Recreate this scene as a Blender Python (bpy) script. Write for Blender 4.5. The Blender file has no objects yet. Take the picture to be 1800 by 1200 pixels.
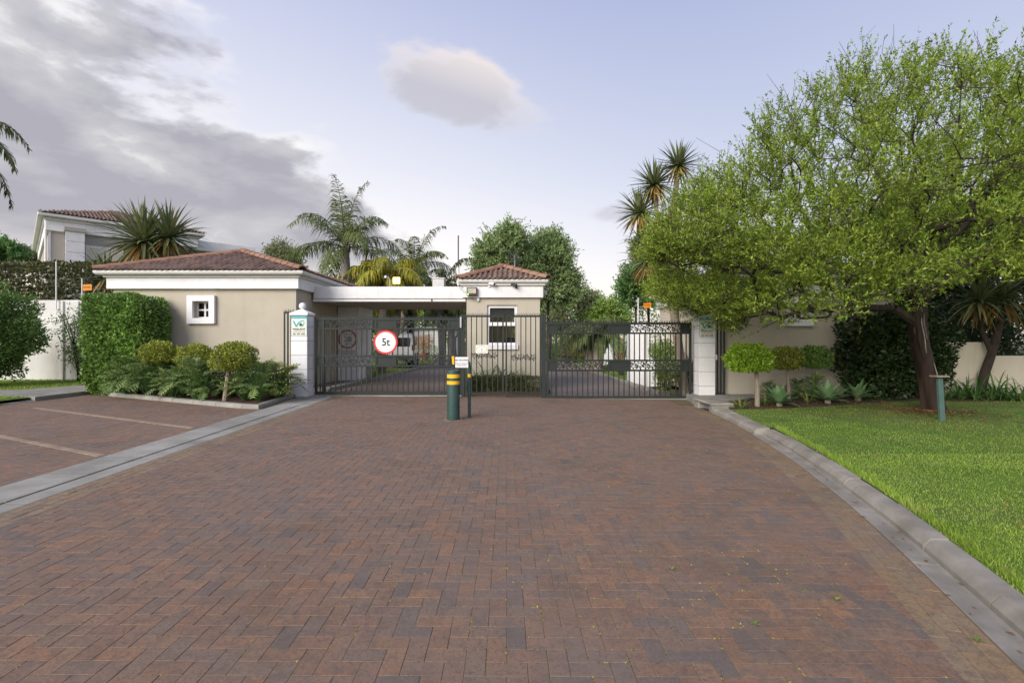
import bpy, bmesh, math, random
import numpy as np
from mathutils import Matrix, Vector, noise as mnoise

R = math.radians
PI = math.pi
SC = bpy.context.scene
COL = SC.collection

# ------------------------------------------------------------------ camera
cam = bpy.data.cameras.new('camera')
cam_ob = bpy.data.objects.new('camera', cam)
COL.objects.link(cam_ob)
SC.camera = cam_ob
cam.sensor_width = 36.0
cam.lens = 17.4
cam.clip_start = 0.05
cam.clip_end = 2000.0
cam_ob.location = (0.0, 0.0, 1.5)
cam_ob.rotation_euler = (R(90), 0, 0)

# ------------------------------------------------------------------ exposure
SC.view_settings.view_transform = 'Standard'
SC.view_settings.look = 'None'
SC.view_settings.exposure = 0.95
SC.view_settings.gamma = 1.0
SC.view_settings.use_curve_mapping = False

# ------------------------------------------------------------------ sun and sky
SUN_EL, SUN_AZ = 27.0, -144.0        # degrees; azimuth from +Y, clockwise positive
sun = bpy.data.lights.new('sun', 'SUN')
sun.energy = 2.3
sun.angle = R(40)
sun.color = (1.0, 0.94, 0.86)
sun_ob = bpy.data.objects.new('sun', sun)
COL.objects.link(sun_ob)
_sd = Vector((math.sin(R(SUN_AZ)) * math.cos(R(SUN_EL)), math.cos(R(SUN_AZ)) * math.cos(R(SUN_EL)), math.sin(R(SUN_EL))))
sun_ob.rotation_euler = _sd.to_track_quat('Z', 'Y').to_euler()


def make_world():
    w = bpy.data.worlds.new('World')
    SC.world = w
    w.use_nodes = True
    nt = w.node_tree
    N, L = nt.nodes, nt.links
    bg = N['Background']
    K = 0.12
    bg.inputs[1].default_value = K

    def node(t, **kw):
        n = N.new(t)
        for k, v in kw.items():
            setattr(n, k, v)
        return n

    def math_(op, a, b=None, clamp=False):
        n = node('ShaderNodeMath', operation=op, use_clamp=clamp)
        for i, s in enumerate((a, b)):
            if s is None:
                continue
            if isinstance(s, (int, float)):
                n.inputs[i].default_value = s
            else:
                L.new(s, n.inputs[i])
        return n.outputs[0]

    def ramp(fac, stops):
        n = node('ShaderNodeValToRGB')
        e = n.color_ramp.elements
        while len(e) < len(stops):
            e.new(0.5)
        for el, (p, c) in zip(e, stops):
            el.position = p
            el.color = (*c, 1)
        L.new(fac, n.inputs[0])
        return n.outputs[0]

    def mix(f, a, b):
        n = node('ShaderNodeMix', data_type='RGBA')
        if isinstance(f, (int, float)):
            n.inputs[0].default_value = f
        else:
            L.new(f, n.inputs[0])
        L.new(a, n.inputs[6])
        L.new(b, n.inputs[7])
        return n.outputs[2]

    def dot(vec, c):
        n = node('ShaderNodeVectorMath', operation='DOT_PRODUCT')
        L.new(vec, n.inputs[0])
        n.inputs[1].default_value = c
        return n.outputs['Value']

    def smooth(x, lo, hi):
        n = node('ShaderNodeMapRange', interpolation_type='SMOOTHSTEP')
        n.inputs[1].default_value = lo
        n.inputs[2].default_value = hi
        L.new(x, n.inputs[0])
        return n.outputs[0]

    tc = node('ShaderNodeTexCoord')
    D = tc.outputs['Generated']
    sky = node('ShaderNodeTexSky', sky_type='NISHITA', sun_disc=False)
    sky.sun_elevation = R(SUN_EL)
    sky.sun_rotation = R(SUN_AZ)
    sky.air_density = 1.0
    sky.dust_density = 2.5
    sky.ozone_density = 2.0
    sep = node('ShaderNodeSeparateXYZ')
    L.new(D, sep.inputs[0])
    el = sep.outputs[2]
    # thin high veil that pales the blue, warmer near the horizon
    veil = ramp(el, [(0.0, (0.90, 0.78, 0.66)), (0.10, (0.84, 0.76, 0.70)), (0.2, (0.72, 0.69, 0.70)), (0.32, (0.60, 0.61, 0.68)),
                     (0.6, (0.40, 0.44, 0.63)), (1.0, (0.33, 0.38, 0.58))])
    side = smooth(dot(D, (-0.75, 0.6, -0.25)), 0.05, 1.0)      # paler towards the low sun
    pale = ramp(side, [(0.0, (0.80, 0.80, 0.84)), (1.0, (1.22, 1.16, 1.06))])
    mv = node('ShaderNodeMix', data_type='RGBA', blend_type='MULTIPLY')
    mv.inputs[0].default_value = 1
    L.new(veil, mv.inputs[6]); L.new(pale, mv.inputs[7])
    sc = node('ShaderNodeVectorMath', operation='SCALE')
    sc.inputs['Scale'].default_value = 0.74 / K
    L.new(mv.outputs[2], sc.inputs[0])
    base = mix(0.82, sky.outputs[0], sc.outputs[0])

    # clouds
    mp = node('ShaderNodeMapping')
    mp.inputs['Rotation'].default_value = (0, R(-30), 0)
    mp.inputs['Scale'].default_value = (2.0, 2.0, 4.6)
    L.new(D, mp.inputs[0])

    def noise(scale, detail, rough, off=0.0):
        n = node('ShaderNodeTexNoise')
        n.inputs['Scale'].default_value = scale
        n.inputs['Detail'].default_value = detail
        n.inputs['Roughness'].default_value = rough
        n.inputs['Distortion'].default_value = 0.25
        a = node('ShaderNodeVectorMath', operation='ADD')
        a.inputs[1].default_value = (off, off * 0.7, -off)
        L.new(mp.outputs[0], a.inputs[0])
        L.new(a.outputs[0], n.inputs['Vector'])
        return n.outputs['Fac']

    n1 = noise(1.5, 8, 0.55)
    n2 = noise(2.3, 7, 0.55, 3.7)
    nn = math_('SUBTRACT', n1, 0.5)
    # the bank that fills the left half of the sky: everything below a tilted plane
    plane = dot(D, (-0.66, 0.02, -0.75))
    bank = math_('ADD', plane, math_('MULTIPLY', nn, 0.85))
    low = smooth(el, 0.07, 0.17)
    bank = math_('MULTIPLY', smooth(bank, -0.03, 0.075), low)

    def puff(px, py, wx, wz, tilt, gain):
        c = Vector(((px - 900) / 870, 1, (600 - py) / 870)).normalized()
        e1 = Vector((math.cos(tilt), 0, math.sin(tilt)))
        e1 = (e1 - c * e1.dot(c)).normalized()
        e2 = e1.cross(c).normalized()
        a = math_('DIVIDE', dot(D, tuple(e1)), wx)
        b = math_('DIVIDE', dot(D, tuple(e2)), wz)
        a0 = math_('SUBTRACT', a, e1.dot(c) / wx)
        b0 = math_('SUBTRACT', b, e2.dot(c) / wz)
        r2 = math_('ADD', math_('MULTIPLY', a0, a0), math_('MULTIPLY', b0, b0))
        f = math_('SUBTRACT', 1.0, math_('POWER', r2, 0.5))
        f = math_('ADD', f, math_('MULTIPLY', nn, 3.4))
        front = smooth(dot(D, tuple(c)), 0.3, 0.6)
        f = math_('MULTIPLY', smooth(f, 0.05, 0.62), front)
        return math_('MULTIPLY', f, gain), b0
    p1, pb = puff(835, 160, 0.165, 0.068, R(-18), 1.0)
    p2, _ = puff(1085, 370, 0.05, 0.02, R(8), 0.55)
    shade = math_('ADD', math_('SUBTRACT', n2, 0.5), 0.0)
    # grey bellies, bright torn edges
    tone_b = math_('ADD', math_('MULTIPLY', bank, 0.62), math_('MULTIPLY', shade, 2.6))
    tone_b = math_('ADD', tone_b, math_('MULTIPLY', math_('SUBTRACT', 0.50, el), 1.1))
    bank_c = ramp(tone_b, [(0.0, (0.90, 0.86, 0.80)), (0.30, (0.74, 0.72, 0.71)), (0.58, (0.44, 0.435, 0.46)), (1.0, (0.305, 0.30, 0.345))])
    tone_p = math_('ADD', math_('MULTIPLY', p1, 0.55), math_('MULTIPLY', pb, -0.45))
    puff_c = ramp(tone_p, [(0.0, (0.82, 0.70, 0.60)), (0.28, (0.62, 0.57, 0.55)), (0.65, (0.43, 0.42, 0.47))])

    def up(c):
        s = node('ShaderNodeVectorMath', operation='SCALE')
        s.inputs['Scale'].default_value = 0.70 / K
        L.new(c, s.inputs[0])
        return s.outputs[0]
    cfac = math_('MULTIPLY', bank, 0.93)
    c = mix(cfac, base, up(bank_c))
    c = mix(math_('MULTIPLY', p1, 0.85), c, up(puff_c))
    c = mix(p2, c, up(puff_c))
    L.new(c, bg.inputs[0])


make_world()

# ------------------------------------------------------------------ helpers


def X(px, d):
    return (px - 900.0) / 870.0 * d


def Z(py, d):
    return 1.5 - (py - 600.0) / 870.0 * d


def gz(x):
    """height of the paved ground: it falls a little towards the drain by the right kerb"""
    return -0.11 * min(1.0, max(0.0, (x + 5.0) / 10.2))


def inv_of(o):
    return (Matrix.Translation(o.location) @ o.rotation_euler.to_matrix().to_4x4()).inverted()


def link(o, parent=None, world=True):
    COL.objects.link(o)
    if parent is not None:
        o.parent = parent
        if world and parent.type == 'EMPTY':
            o.matrix_parent_inverse = inv_of(parent)
    return o


def tag(o, label=None, cat=None, group=None, kind=None):
    if label: o['label'] = label
    if cat: o['category'] = cat
    if group: o['group'] = group
    if kind: o['kind'] = kind
    return o


def thing(name, label, cat, loc=(0, 0, 0), rotz=0.0, group=None):
    o = bpy.data.objects.new(name, None)
    o.empty_display_size = 0.1
    COL.objects.link(o)
    o.location = loc
    o.rotation_euler = (0, 0, rotz)
    return tag(o, label, cat, group)


def copy_tree(o, parent=None):
    c = o.copy()
    COL.objects.link(c)
    if parent is not None:
        c.parent = parent
    for ch in list(o.children):
        copy_tree(ch, c)
    return c


class MB:
    def __init__(self):
        self.v, self.f = [], []

    def add(self, vs, fs):
        n = len(self.v)
        self.v += [tuple(p) for p in vs]
        self.f += [tuple(i + n for i in q) for q in fs]
        return self

    def box(self, x0, x1, y0, y1, z0, z1):
        return self.add([(x0, y0, z0), (x1, y0, z0), (x1, y1, z0), (x0, y1, z0), (x0, y0, z1), (x1, y0, z1), (x1, y1, z1), (x0, y1, z1)],
                        [(0, 3, 2, 1), (4, 5, 6, 7), (0, 1, 5, 4), (1, 2, 6, 5), (2, 3, 7, 6), (3, 0, 4, 7)])

    def tube(self, pts, rad, n=8, cap=True):
        pts = [Vector(p) for p in pts]
        if not hasattr(rad, '__len__'):
            rad = [rad] * len(pts)
        ref = None
        vs = []
        for i, p in enumerate(pts):
            t = (pts[min(i + 1, len(pts) - 1)] - pts[max(i - 1, 0)])
            t = t.normalized() if t.length > 1e-9 else Vector((0, 0, 1))
            if ref is None:
                ref = Vector((1, 0, 0)) if abs(t.x) < 0.8 else Vector((0, 1, 0))
            ref = (ref - t * ref.dot(t))
            ref = ref.normalized() if ref.length > 1e-6 else t.orthogonal().normalized()
            b = t.cross(ref)
            for k in range(n):
                a = 2 * PI * k / n
                vs.append(p + (ref * math.cos(a) + b * math.sin(a)) * rad[i])
        fs = []
        for i in range(len(pts) - 1):
            for k in range(n):
                fs.append((i * n + k, i * n + (k + 1) % n, (i + 1) * n + (k + 1) % n, (i + 1) * n + k))
        if cap:
            fs.append(tuple(range(n - 1, -1, -1)))
            fs.append(tuple((len(pts) - 1) * n + k for k in range(n)))
        return self.add(vs, fs)

    def lathe(self, prof, c=(0, 0, 0), n=24):
        vs, fs = [], []
        for (r, z) in prof:
            for k in range(n):
                a = 2 * PI * k / n
                vs.append((c[0] + r * math.cos(a), c[1] + r * math.sin(a), c[2] + z))
        for i in range(len(prof) - 1):
            for k in range(n):
                fs.append((i * n + k, i * n + (k + 1) % n, (i + 1) * n + (k + 1) % n, (i + 1) * n + k))
        fs.append(tuple(range(n - 1, -1, -1)))
        fs.append(tuple((len(prof) - 1) * n + k for k in range(n)))
        return self.add(vs, fs)

    def prism_xz(self, poly, y0, y1):
        """polygon in x,z, counter-clockwise seen from -Y"""
        n = len(poly)
        vs = [(x, y0, z) for x, z in poly] + [(x, y1, z) for x, z in poly]
        fs = [tuple(range(n)), tuple(range(2 * n - 1, n - 1, -1))]
        for i in range(n):
            j = (i + 1) % n
            fs.append((j, i, n + i, n + j))
        return self.add(vs, fs)

    def prism_xy(self, poly, z0, z1):
        n = len(poly)
        vs = [(x, y, z0) for x, y in poly] + [(x, y, z1) for x, y in poly]
        fs = [tuple(range(n - 1, -1, -1)), tuple(range(n, 2 * n))]
        for i in range(n):
            j = (i + 1) % n
            fs.append((i, j, n + j, n + i))
        return self.add(vs, fs)

    def disc(self, cx, cz, y0, y1, r, n=40, r_in=0.0):
        """flat disc or ring facing -Y"""
        if r_in <= 0:
            return self.prism_xz([(cx + r * math.cos(2 * PI * k / n), cz + r * math.sin(2 * PI * k / n)) for k in range(n)], y0, y1)
        vs, fs = [], []
        for k in range(n):
            a = 2 * PI * k / n
            c, s = math.cos(a), math.sin(a)
            vs += [(cx + r * c, y0, cz + r * s), (cx + r_in * c, y0, cz + r_in * s), (cx + r * c, y1, cz + r * s), (cx + r_in * c, y1, cz + r_in * s)]
        for k in range(n):
            a, b = 4 * k, 4 * ((k + 1) % n)
            fs += [(a, b, b + 1, a + 1), (a + 2, a + 3, b + 3, b + 2), (a, a + 2, b + 2, b), (a + 1, b + 1, b + 3, a + 3)]
        return self.add(vs, fs)

    def mesh(self, name, bevel=0.0, smooth=False, seg=1):
        me = bpy.data.meshes.new(name)
        me.from_pydata(self.v, [], self.f)
        if bevel or smooth:
            bm = bmesh.new()
            bm.from_mesh(me)
            bmesh.ops.recalc_face_normals(bm, faces=bm.faces)
            if bevel:
                bmesh.ops.bevel(bm, geom=[e for e in bm.edges if len(e.link_faces) == 2 and e.calc_face_angle(0) > 0.5], offset=bevel, segments=seg, affect='EDGES', clamp_overlap=True)
            bm.to_mesh(me)
            bm.free()
        if smooth:
            me.polygons.foreach_set('use_smooth', [True] * len(me.polygons))
            try:
                me.set_sharp_from_angle(angle=R(40))
            except Exception:
                pass
        me.update()
        return me

    def build(self, name, mat, parent=None, bevel=0.0, smooth=False, world=True, kind=None, seg=1):
        me = self.mesh(name, bevel, smooth, seg)
        me.materials.append(mat)
        o = bpy.data.objects.new(name, me)
        link(o, parent, world)
        if kind:
            o['kind'] = kind
        return o


def inst(name, me, loc, parent=None, rot=(0, 0, 0), scale=None, world=True):
    o = bpy.data.objects.new(name, me)
    o.location = loc
    o.rotation_euler = rot
    if scale is not None:
        o.scale = scale
    return link(o, parent, world)


def np_mesh(name, V, F, mat, parent=None, world=True, kind=None, smooth=False):
    """V (n,3), F (m,k) numpy arrays"""
    me = bpy.data.meshes.new(name)
    V = np.ascontiguousarray(V, dtype=np.float32)
    F = np.ascontiguousarray(F, dtype=np.int32)
    m, k = F.shape
    me.vertices.add(len(V))
    me.vertices.foreach_set('co', V.ravel())
    me.loops.add(m * k)
    me.loops.foreach_set('vertex_index', F.ravel())
    me.polygons.add(m)
    me.polygons.foreach_set('loop_start', np.arange(0, m * k, k, dtype=np.int32))
    me.update(calc_edges=True)
    if smooth:
        me.polygons.foreach_set('use_smooth', [True] * m)
    me.materials.append(mat)
    o = bpy.data.objects.new(name, me)
    link(o, parent, world)
    if kind:
        o['kind'] = kind
    return o


def unit(a):
    return a / np.maximum(np.linalg.norm(a, axis=-1, keepdims=True), 1e-9)


def leaf_arrays(pos, d, nrm, L, W, fold=0.12, wide=0.45):
    d = unit(d)
    s = unit(np.cross(d, nrm))
    n = np.cross(s, d)
    L = np.asarray(L).reshape(-1, 1) * np.ones((len(pos), 1))
    W = np.asarray(W).reshape(-1, 1) * np.ones((len(pos), 1))
    m = pos + d * L * wide + n * W * fold
    V = np.stack([pos, m + s * W / 2, pos + d * L, m - s * W / 2], 1).reshape(-1, 3)
    F = np.arange(len(pos) * 4).reshape(-1, 4)
    return V, F


# ------------------------------------------------------------------ materials
def pm(name, c1, c2=None, scale=4.0, rough=0.8, bump=0.0, bscale=60.0, spec=0.3, metal=0.0, detail=5.0, island=0.0,
       c3=None, scale3=0.6, amt3=0.5, lo=0.35, hi=0.65, world=False, stretch=None, coat=0.0, streak=None):
    m = bpy.data.materials.new(name)
    m.use_nodes = True
    nt = m.node_tree
    N, L = nt.nodes, nt.links
    b = N['Principled BSDF']
    b.inputs['Roughness'].default_value = rough
    b.inputs['Specular IOR Level'].default_value = spec
    b.inputs['Metallic'].default_value = metal
    if coat:
        b.inputs['Coat Weight'].default_value = coat
    tc = N.new('ShaderNodeTexCoord')
    vec = tc.outputs['Object']
    if world:
        g = N.new('ShaderNodeNewGeometry')
        vec = g.outputs['Position']
    if stretch:
        mp = N.new('ShaderNodeMapping')
        mp.inputs['Scale'].default_value = stretch
        L.new(vec, mp.inputs[0])
        vec = mp.outputs[0]

    def noise(s, det=detail):
        n = N.new('ShaderNodeTexNoise')
        n.inputs['Scale'].default_value = s
        n.inputs['Detail'].default_value = det
        n.inputs['Roughness'].default_value = 0.6
        L.new(vec, n.inputs['Vector'])
        return n.outputs['Fac']

    def rng(f, a, bb):
        r = N.new('ShaderNodeMapRange')
        r.inputs[1].default_value = a
        r.inputs[2].default_value = bb
        L.new(f, r.inputs[0])
        return r.outputs[0]

    def mixc(f, a, bb):
        n = N.new('ShaderNodeMix')
        n.data_type = 'RGBA'
        for i, s in ((0, f), (6, a), (7, bb)):
            if isinstance(s, tuple):
                n.inputs[i].default_value = (*s, 1) if len(s) == 3 else s
            elif isinstance(s, (int, float)):
                n.inputs[i].default_value = s
            else:
                L.new(s, n.inputs[i])
        return n.outputs[2]
    col = c1
    if c2:
        col = mixc(rng(noise(scale), lo, hi), c1, c2)
    if c3:
        r = N.new('ShaderNodeMath')
        r.operation = 'MULTIPLY'
        L.new(rng(noise(scale3), 0.42, 0.72), r.inputs[0])
        r.inputs[1].default_value = amt3
        col = mixc(r.outputs[0], col, c3)
    if streak:
        sm = N.new('ShaderNodeMapping')
        sm.inputs['Scale'].default_value = (2.0, 2.0, 0.30)
        L.new(tc.outputs['Object'], sm.inputs[0])
        sn = N.new('ShaderNodeTexNoise')
        sn.inputs['Scale'].default_value = 1.6
        sn.inputs['Detail'].default_value = 7
        sn.inputs['Roughness'].default_value = 0.7
        L.new(sm.outputs[0], sn.inputs['Vector'])
        sr = N.new('ShaderNodeMapRange')
        sr.inputs[1].default_value = 0.50; sr.inputs[2].default_value = 0.80
        sr.inputs[4].default_value = streak[3]
        L.new(sn.outputs['Fac'], sr.inputs[0])
        col = mixc(sr.outputs[0], col, tuple(streak[:3]))
    if island:
        g = N.new('ShaderNodeNewGeometry')
        oi = N.new('ShaderNodeObjectInfo')
        a = N.new('ShaderNodeMath'); a.operation = 'ADD'
        L.new(g.outputs['Random Per Island'], a.inputs[0]); L.new(oi.outputs['Random'], a.inputs[1])
        fr = N.new('ShaderNodeMath'); fr.operation = 'FRACT'
        L.new(a.outputs[0], fr.inputs[0])
        hsv = N.new('ShaderNodeHueSaturation')
        mr = N.new('ShaderNodeMapRange')
        mr.inputs[3].default_value = 1 - island
        mr.inputs[4].default_value = 1 + island
        L.new(fr.outputs[0], mr.inputs[0])
        L.new(mr.outputs[0], hsv.inputs['Value'])
        if isinstance(col, tuple):
            hsv.inputs['Color'].default_value = (*col, 1)
        else:
            L.new(col, hsv.inputs['Color'])
        col = hsv.outputs[0]
    if isinstance(col, tuple):
        b.inputs['Base Color'].default_value = (*col, 1)
    else:
        L.new(col, b.inputs['Base Color'])
    if bump:
        bn = N.new('ShaderNodeBump')
        bn.inputs['Strength'].default_value = bump
        bn.inputs['Distance'].default_value = 0.01
        L.new(noise(bscale, 4), bn.inputs['Height'])
        L.new(bn.outputs[0], b.inputs['Normal'])
    return m


def leafm(name, dark, mid, light, trans=0.35, rough=0.55, spec=0.35, gain=1.45, dry=None):
    """foliage: colour varies from leaf to leaf; some light passes through"""
    m = bpy.data.materials.new(name)
    m.use_nodes = True
    nt = m.node_tree
    N, L = nt.nodes, nt.links
    b = N['Principled BSDF']
    b.inputs['Roughness'].default_value = rough
    b.inputs['Specular IOR Level'].default_value = spec
    g = N.new('ShaderNodeNewGeometry')
    oi = N.new('ShaderNodeObjectInfo')
    a = N.new('ShaderNodeMath'); a.operation = 'ADD'
    L.new(g.outputs['Random Per Island'], a.inputs[0]); L.new(oi.outputs['Random'], a.inputs[1])
    fr = N.new('ShaderNodeMath'); fr.operation = 'FRACT'
    L.new(a.outputs[0], fr.inputs[0])
    r = N.new('ShaderNodeValToRGB')
    e = r.color_ramp.elements
    e.new(0.5)
    for el, p, c in zip(e, (0.0, 0.5, 1.0), (dark, mid, light)):
        el.position = p
        el.color = (*[v * gain for v in c], 1)
    L.new(fr.outputs[0], r.inputs[0])
    # slow drift of tone over the whole plant
    tc = N.new('ShaderNodeTexCoord')
    n = N.new('ShaderNodeTexNoise')
    n.inputs['Scale'].default_value = 0.9
    n.inputs['Detail'].default_value = 3
    L.new(tc.outputs['Object'], n.inputs['Vector'])
    mr = N.new('ShaderNodeMapRange')
    mr.inputs[1].default_value = 0.3; mr.inputs[2].default_value = 0.7
    mr.inputs[3].default_value = 0.75; mr.inputs[4].default_value = 1.25
    L.new(n.outputs['Fac'], mr.inputs[0])
    hs = N.new('ShaderNodeHueSaturation')
    L.new(mr.outputs[0], hs.inputs['Value'])
    L.new(r.outputs[0], hs.inputs['Color'])
    if dry:
        n2 = N.new('ShaderNodeTexNoise')
        n2.inputs['Scale'].default_value = 1.3
        n2.inputs['Detail'].default_value = 6
        n2.inputs['Roughness'].default_value = 0.7
        L.new(tc.outputs['Object'], n2.inputs['Vector'])
        m2 = N.new('ShaderNodeMapRange')
        m2.inputs[1].default_value = 0.5; m2.inputs[2].default_value = 0.72
        m2.inputs[4].default_value = 0.5
        L.new(n2.outputs['Fac'], m2.inputs[0])
        mxc = N.new('ShaderNodeMix')
        mxc.data_type = 'RGBA'
        L.new(m2.outputs[0], mxc.inputs[0]); L.new(hs.outputs[0], mxc.inputs[6])
        mxc.inputs[7].default_value = (*dry, 1)
        hs = mxc
    hcol = hs.outputs[2] if dry else hs.outputs[0]
    L.new(hcol, b.inputs['Base Color'])
    if trans:
        t = N.new('ShaderNodeBsdfTranslucent')
        L.new(hcol, t.inputs['Color'])
        mx = N.new('ShaderNodeMixShader')
        mx.inputs[0].default_value = trans
        L.new(b.outputs[0], mx.inputs[1]); L.new(t.outputs[0], mx.inputs[2])
        L.new(mx.outputs[0], N['Material Output'].inputs['Surface'])
    return m


def emit(name, c, s):
    m = bpy.data.materials.new(name)
    m.use_nodes = True
    b = m.node_tree.nodes['Principled BSDF']
    b.inputs['Base Color'].default_value = (*c, 1)
    b.inputs['Emission Color'].default_value = (*c, 1)
    b.inputs['Emission Strength'].default_value = s
    return m


def glass_mat(name, tint=(0.5, 0.52, 0.52), opac=0.3):
    m = bpy.data.materials.new(name)
    m.use_nodes = True
    nt = m.node_tree
    N, L = nt.nodes, nt.links
    b = N['Principled BSDF']
    b.inputs['Base Color'].default_value = (0.02, 0.022, 0.025, 1)
    b.inputs['Roughness'].default_value = 0.04
    b.inputs['Specular IOR Level'].default_value = 0.6
    t = N.new('ShaderNodeBsdfTransparent')
    t.inputs[0].default_value = (*tint, 1)
    mx = N.new('ShaderNodeMixShader')
    mx.inputs[0].default_value = opac
    L.new(t.outputs[0], mx.inputs[1]); L.new(b.outputs[0], mx.inputs[2])
    L.new(mx.outputs[0], N['Material Output'].inputs['Surface'])
    return m


def brick_mat(name, stops, speck=0.6, rough=0.75, bump=0.5):
    """pavers: one colour per brick out of a palette, dark burnt specks, worn faces"""
    m = bpy.data.materials.new(name)
    m.use_nodes = True
    nt = m.node_tree
    N, L = nt.nodes, nt.links
    b = N['Principled BSDF']
    b.inputs['Roughness'].default_value = rough
    b.inputs['Specular IOR Level'].default_value = 0.35
    g = N.new('ShaderNodeNewGeometry')
    oi = N.new('ShaderNodeObjectInfo')
    a = N.new('ShaderNodeMath'); a.operation = 'ADD'
    L.new(g.outputs['Random Per Island'], a.inputs[0]); L.new(oi.outputs['Random'], a.inputs[1])
    fr = N.new('ShaderNodeMath'); fr.operation = 'FRACT'
    L.new(a.outputs[0], fr.inputs[0])
    r = N.new('ShaderNodeValToRGB')
    e = r.color_ramp.elements
    while len(e) < len(stops):
        e.new(0.5)
    for i, (el, c) in enumerate(zip(e, stops)):
        el.position = i / (len(stops) - 1)
        el.color = (*c, 1)
    L.new(fr.outputs[0], r.inputs[0])
    P = g.outputs['Position']

    def noise(s, det, rg=0.6):
        n = N.new('ShaderNodeTexNoise')
        n.inputs['Scale'].default_value = s
        n.inputs['Detail'].default_value = det
        n.inputs['Roughness'].default_value = rg
        L.new(P, n.inputs['Vector'])
        return n.outputs['Fac']

    def mapr(f, a0, a1, b0, b1):
        q = N.new('ShaderNodeMapRange')
        for i, v in ((1, a0), (2, a1), (3, b0), (4, b1)):
            q.inputs[i].default_value = v
        L.new(f, q.inputs[0])
        return q.outputs[0]

    def mixc(f, c, d, blend='MIX'):
        n = N.new('ShaderNodeMix')
        n.data_type = 'RGBA'
        n.blend_type = blend
        for i, s in ((0, f), (6, c), (7, d)):
            if isinstance(s, tuple):
                n.inputs[i].default_value = (*s, 1)
            elif isinstance(s, (int, float)):
                n.inputs[i].default_value = s
            else:
                L.new(s, n.inputs[i])
        return n.outputs[2]
    fine = noise(60, 5, 0.8)
    c = mixc(mapr(fine, 0.50, 0.62, 0, speck), r.outputs[0], (0.055, 0.045, 0.042))
    c = mixc(mapr(noise(32, 6, 0.85), 0.55, 0.64, 0, speck), c, (0.050, 0.040, 0.038))
    c = mixc(mapr(noise(85, 5, 0.8), 0.53, 0.66, 0, 0.45), c, (0.27, 0.21, 0.175))
    c = mixc(mapr(noise(13, 5, 0.75), 0.48, 0.66, 0, 0.7), c, (0.105, 0.082, 0.072))
    # broad weathering: greyer, traffic-polished zones and greener damp ones
    c = mixc(mapr(noise(0.55, 6, 0.7), 0.42, 0.7, 0, 0.6), c, (0.172, 0.132, 0.114))
    c = mixc(mapr(noise(0.9, 6, 0.7), 0.5, 0.72, 0, 0.5), c, (0.082, 0.062, 0.048))
    L.new(c, b.inputs['Base Color'])
    bn = N.new('ShaderNodeBump')
    bn.inputs['Strength'].default_value = bump
    bn.inputs['Distance'].default_value = 0.004
    L.new(noise(160, 4, 0.7), bn.inputs['Height'])
    L.new(bn.outputs[0], b.inputs['Normal'])
    L.new(mapr(noise(1.1, 3), 0.3, 0.7, rough - 0.12, rough + 0.1), b.inputs['Roughness'])
    return m


M = {}
M['paver'] = brick_mat('paver', [(0.204, 0.121, 0.080), (0.235, 0.129, 0.075), (0.194, 0.136, 0.100), (0.259, 0.136, 0.075), (0.165, 0.127, 0.102), (0.217, 0.129, 0.087),
                                 (0.144, 0.115, 0.097), (0.246, 0.146, 0.092), (0.207, 0.125, 0.084), (0.278, 0.150, 0.082), (0.184, 0.129, 0.099), (0.227, 0.134, 0.087)])
M['edge_paver'] = brick_mat('edge_paver', [(0.235, 0.168, 0.098), (0.265, 0.190, 0.112), (0.21, 0.150, 0.098), (0.275, 0.170, 0.084), (0.235, 0.172, 0.108)], speck=0.5)
M['line_paver'] = brick_mat('line_paver', [(0.36, 0.27, 0.18), (0.40, 0.30, 0.20), (0.33, 0.25, 0.17)], speck=0.3)
M['joint'] = pm('joint_sand', (0.128, 0.092, 0.070), (0.155, 0.116, 0.078), scale=3.0, rough=0.95, bump=0.6, bscale=90, c3=(0.17, 0.15, 0.045), scale3=1.3, amt3=0.7, world=True)
M['concrete'] = pm('concrete', (0.25, 0.24, 0.215), (0.34, 0.33, 0.30), scale=2.2, rough=0.85, bump=0.5, bscale=140, c3=(0.15, 0.135, 0.11), scale3=0.9, amt3=0.55, island=0.09, world=True)
M['kerb'] = pm('kerb_concrete', (0.25, 0.23, 0.20), (0.34, 0.315, 0.28), scale=3.5, rough=0.9, bump=0.8, bscale=170, c3=(0.10, 0.088, 0.072), scale3=1.4, amt3=0.6, island=0.1, world=True)
M['plaster'] = pm('beige_plaster', (0.44, 0.40, 0.325), (0.48, 0.44, 0.36), scale=1.2, rough=0.9, bump=0.35, bscale=120, c3=(0.35, 0.31, 0.24), scale3=0.5, amt3=0.3, streak=(0.24, 0.21, 0.16, 0.22))
M['cream'] = pm('cream_plaster', (0.60, 0.54, 0.42), (0.66, 0.60, 0.48), scale=1.2, rough=0.9, bump=0.3, bscale=120, streak=(0.36, 0.32, 0.25, 0.25))
M['white'] = pm('white_paint', (0.72, 0.72, 0.74), (0.80, 0.80, 0.81), scale=1.3, rough=0.7, bump=0.12, bscale=90, c3=(0.58, 0.56, 0.52), scale3=0.8, amt3=0.35, streak=(0.42, 0.40, 0.36, 0.30))
M['whitewall'] = pm('weathered_white_wall', (0.63, 0.63, 0.62), (0.73, 0.73, 0.72), scale=0.9, rough=0.9, bump=0.35, bscale=70, c3=(0.50, 0.45, 0.36), scale3=0.5, amt3=0.5, streak=(0.36, 0.33, 0.27, 0.45))
M['gutterw'] = pm('gutter_paint', (0.60, 0.60, 0.57), (0.68, 0.68, 0.65), scale=3, rough=0.5)
M['tile'] = pm('roof_tile_clay', (0.175, 0.118, 0.096), (0.235, 0.155, 0.122), scale=5, rough=0.85, bump=0.4, bscale=70, island=0.28, c3=(0.085, 0.068, 0.06), scale3=1.5, amt3=0.6)
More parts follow.
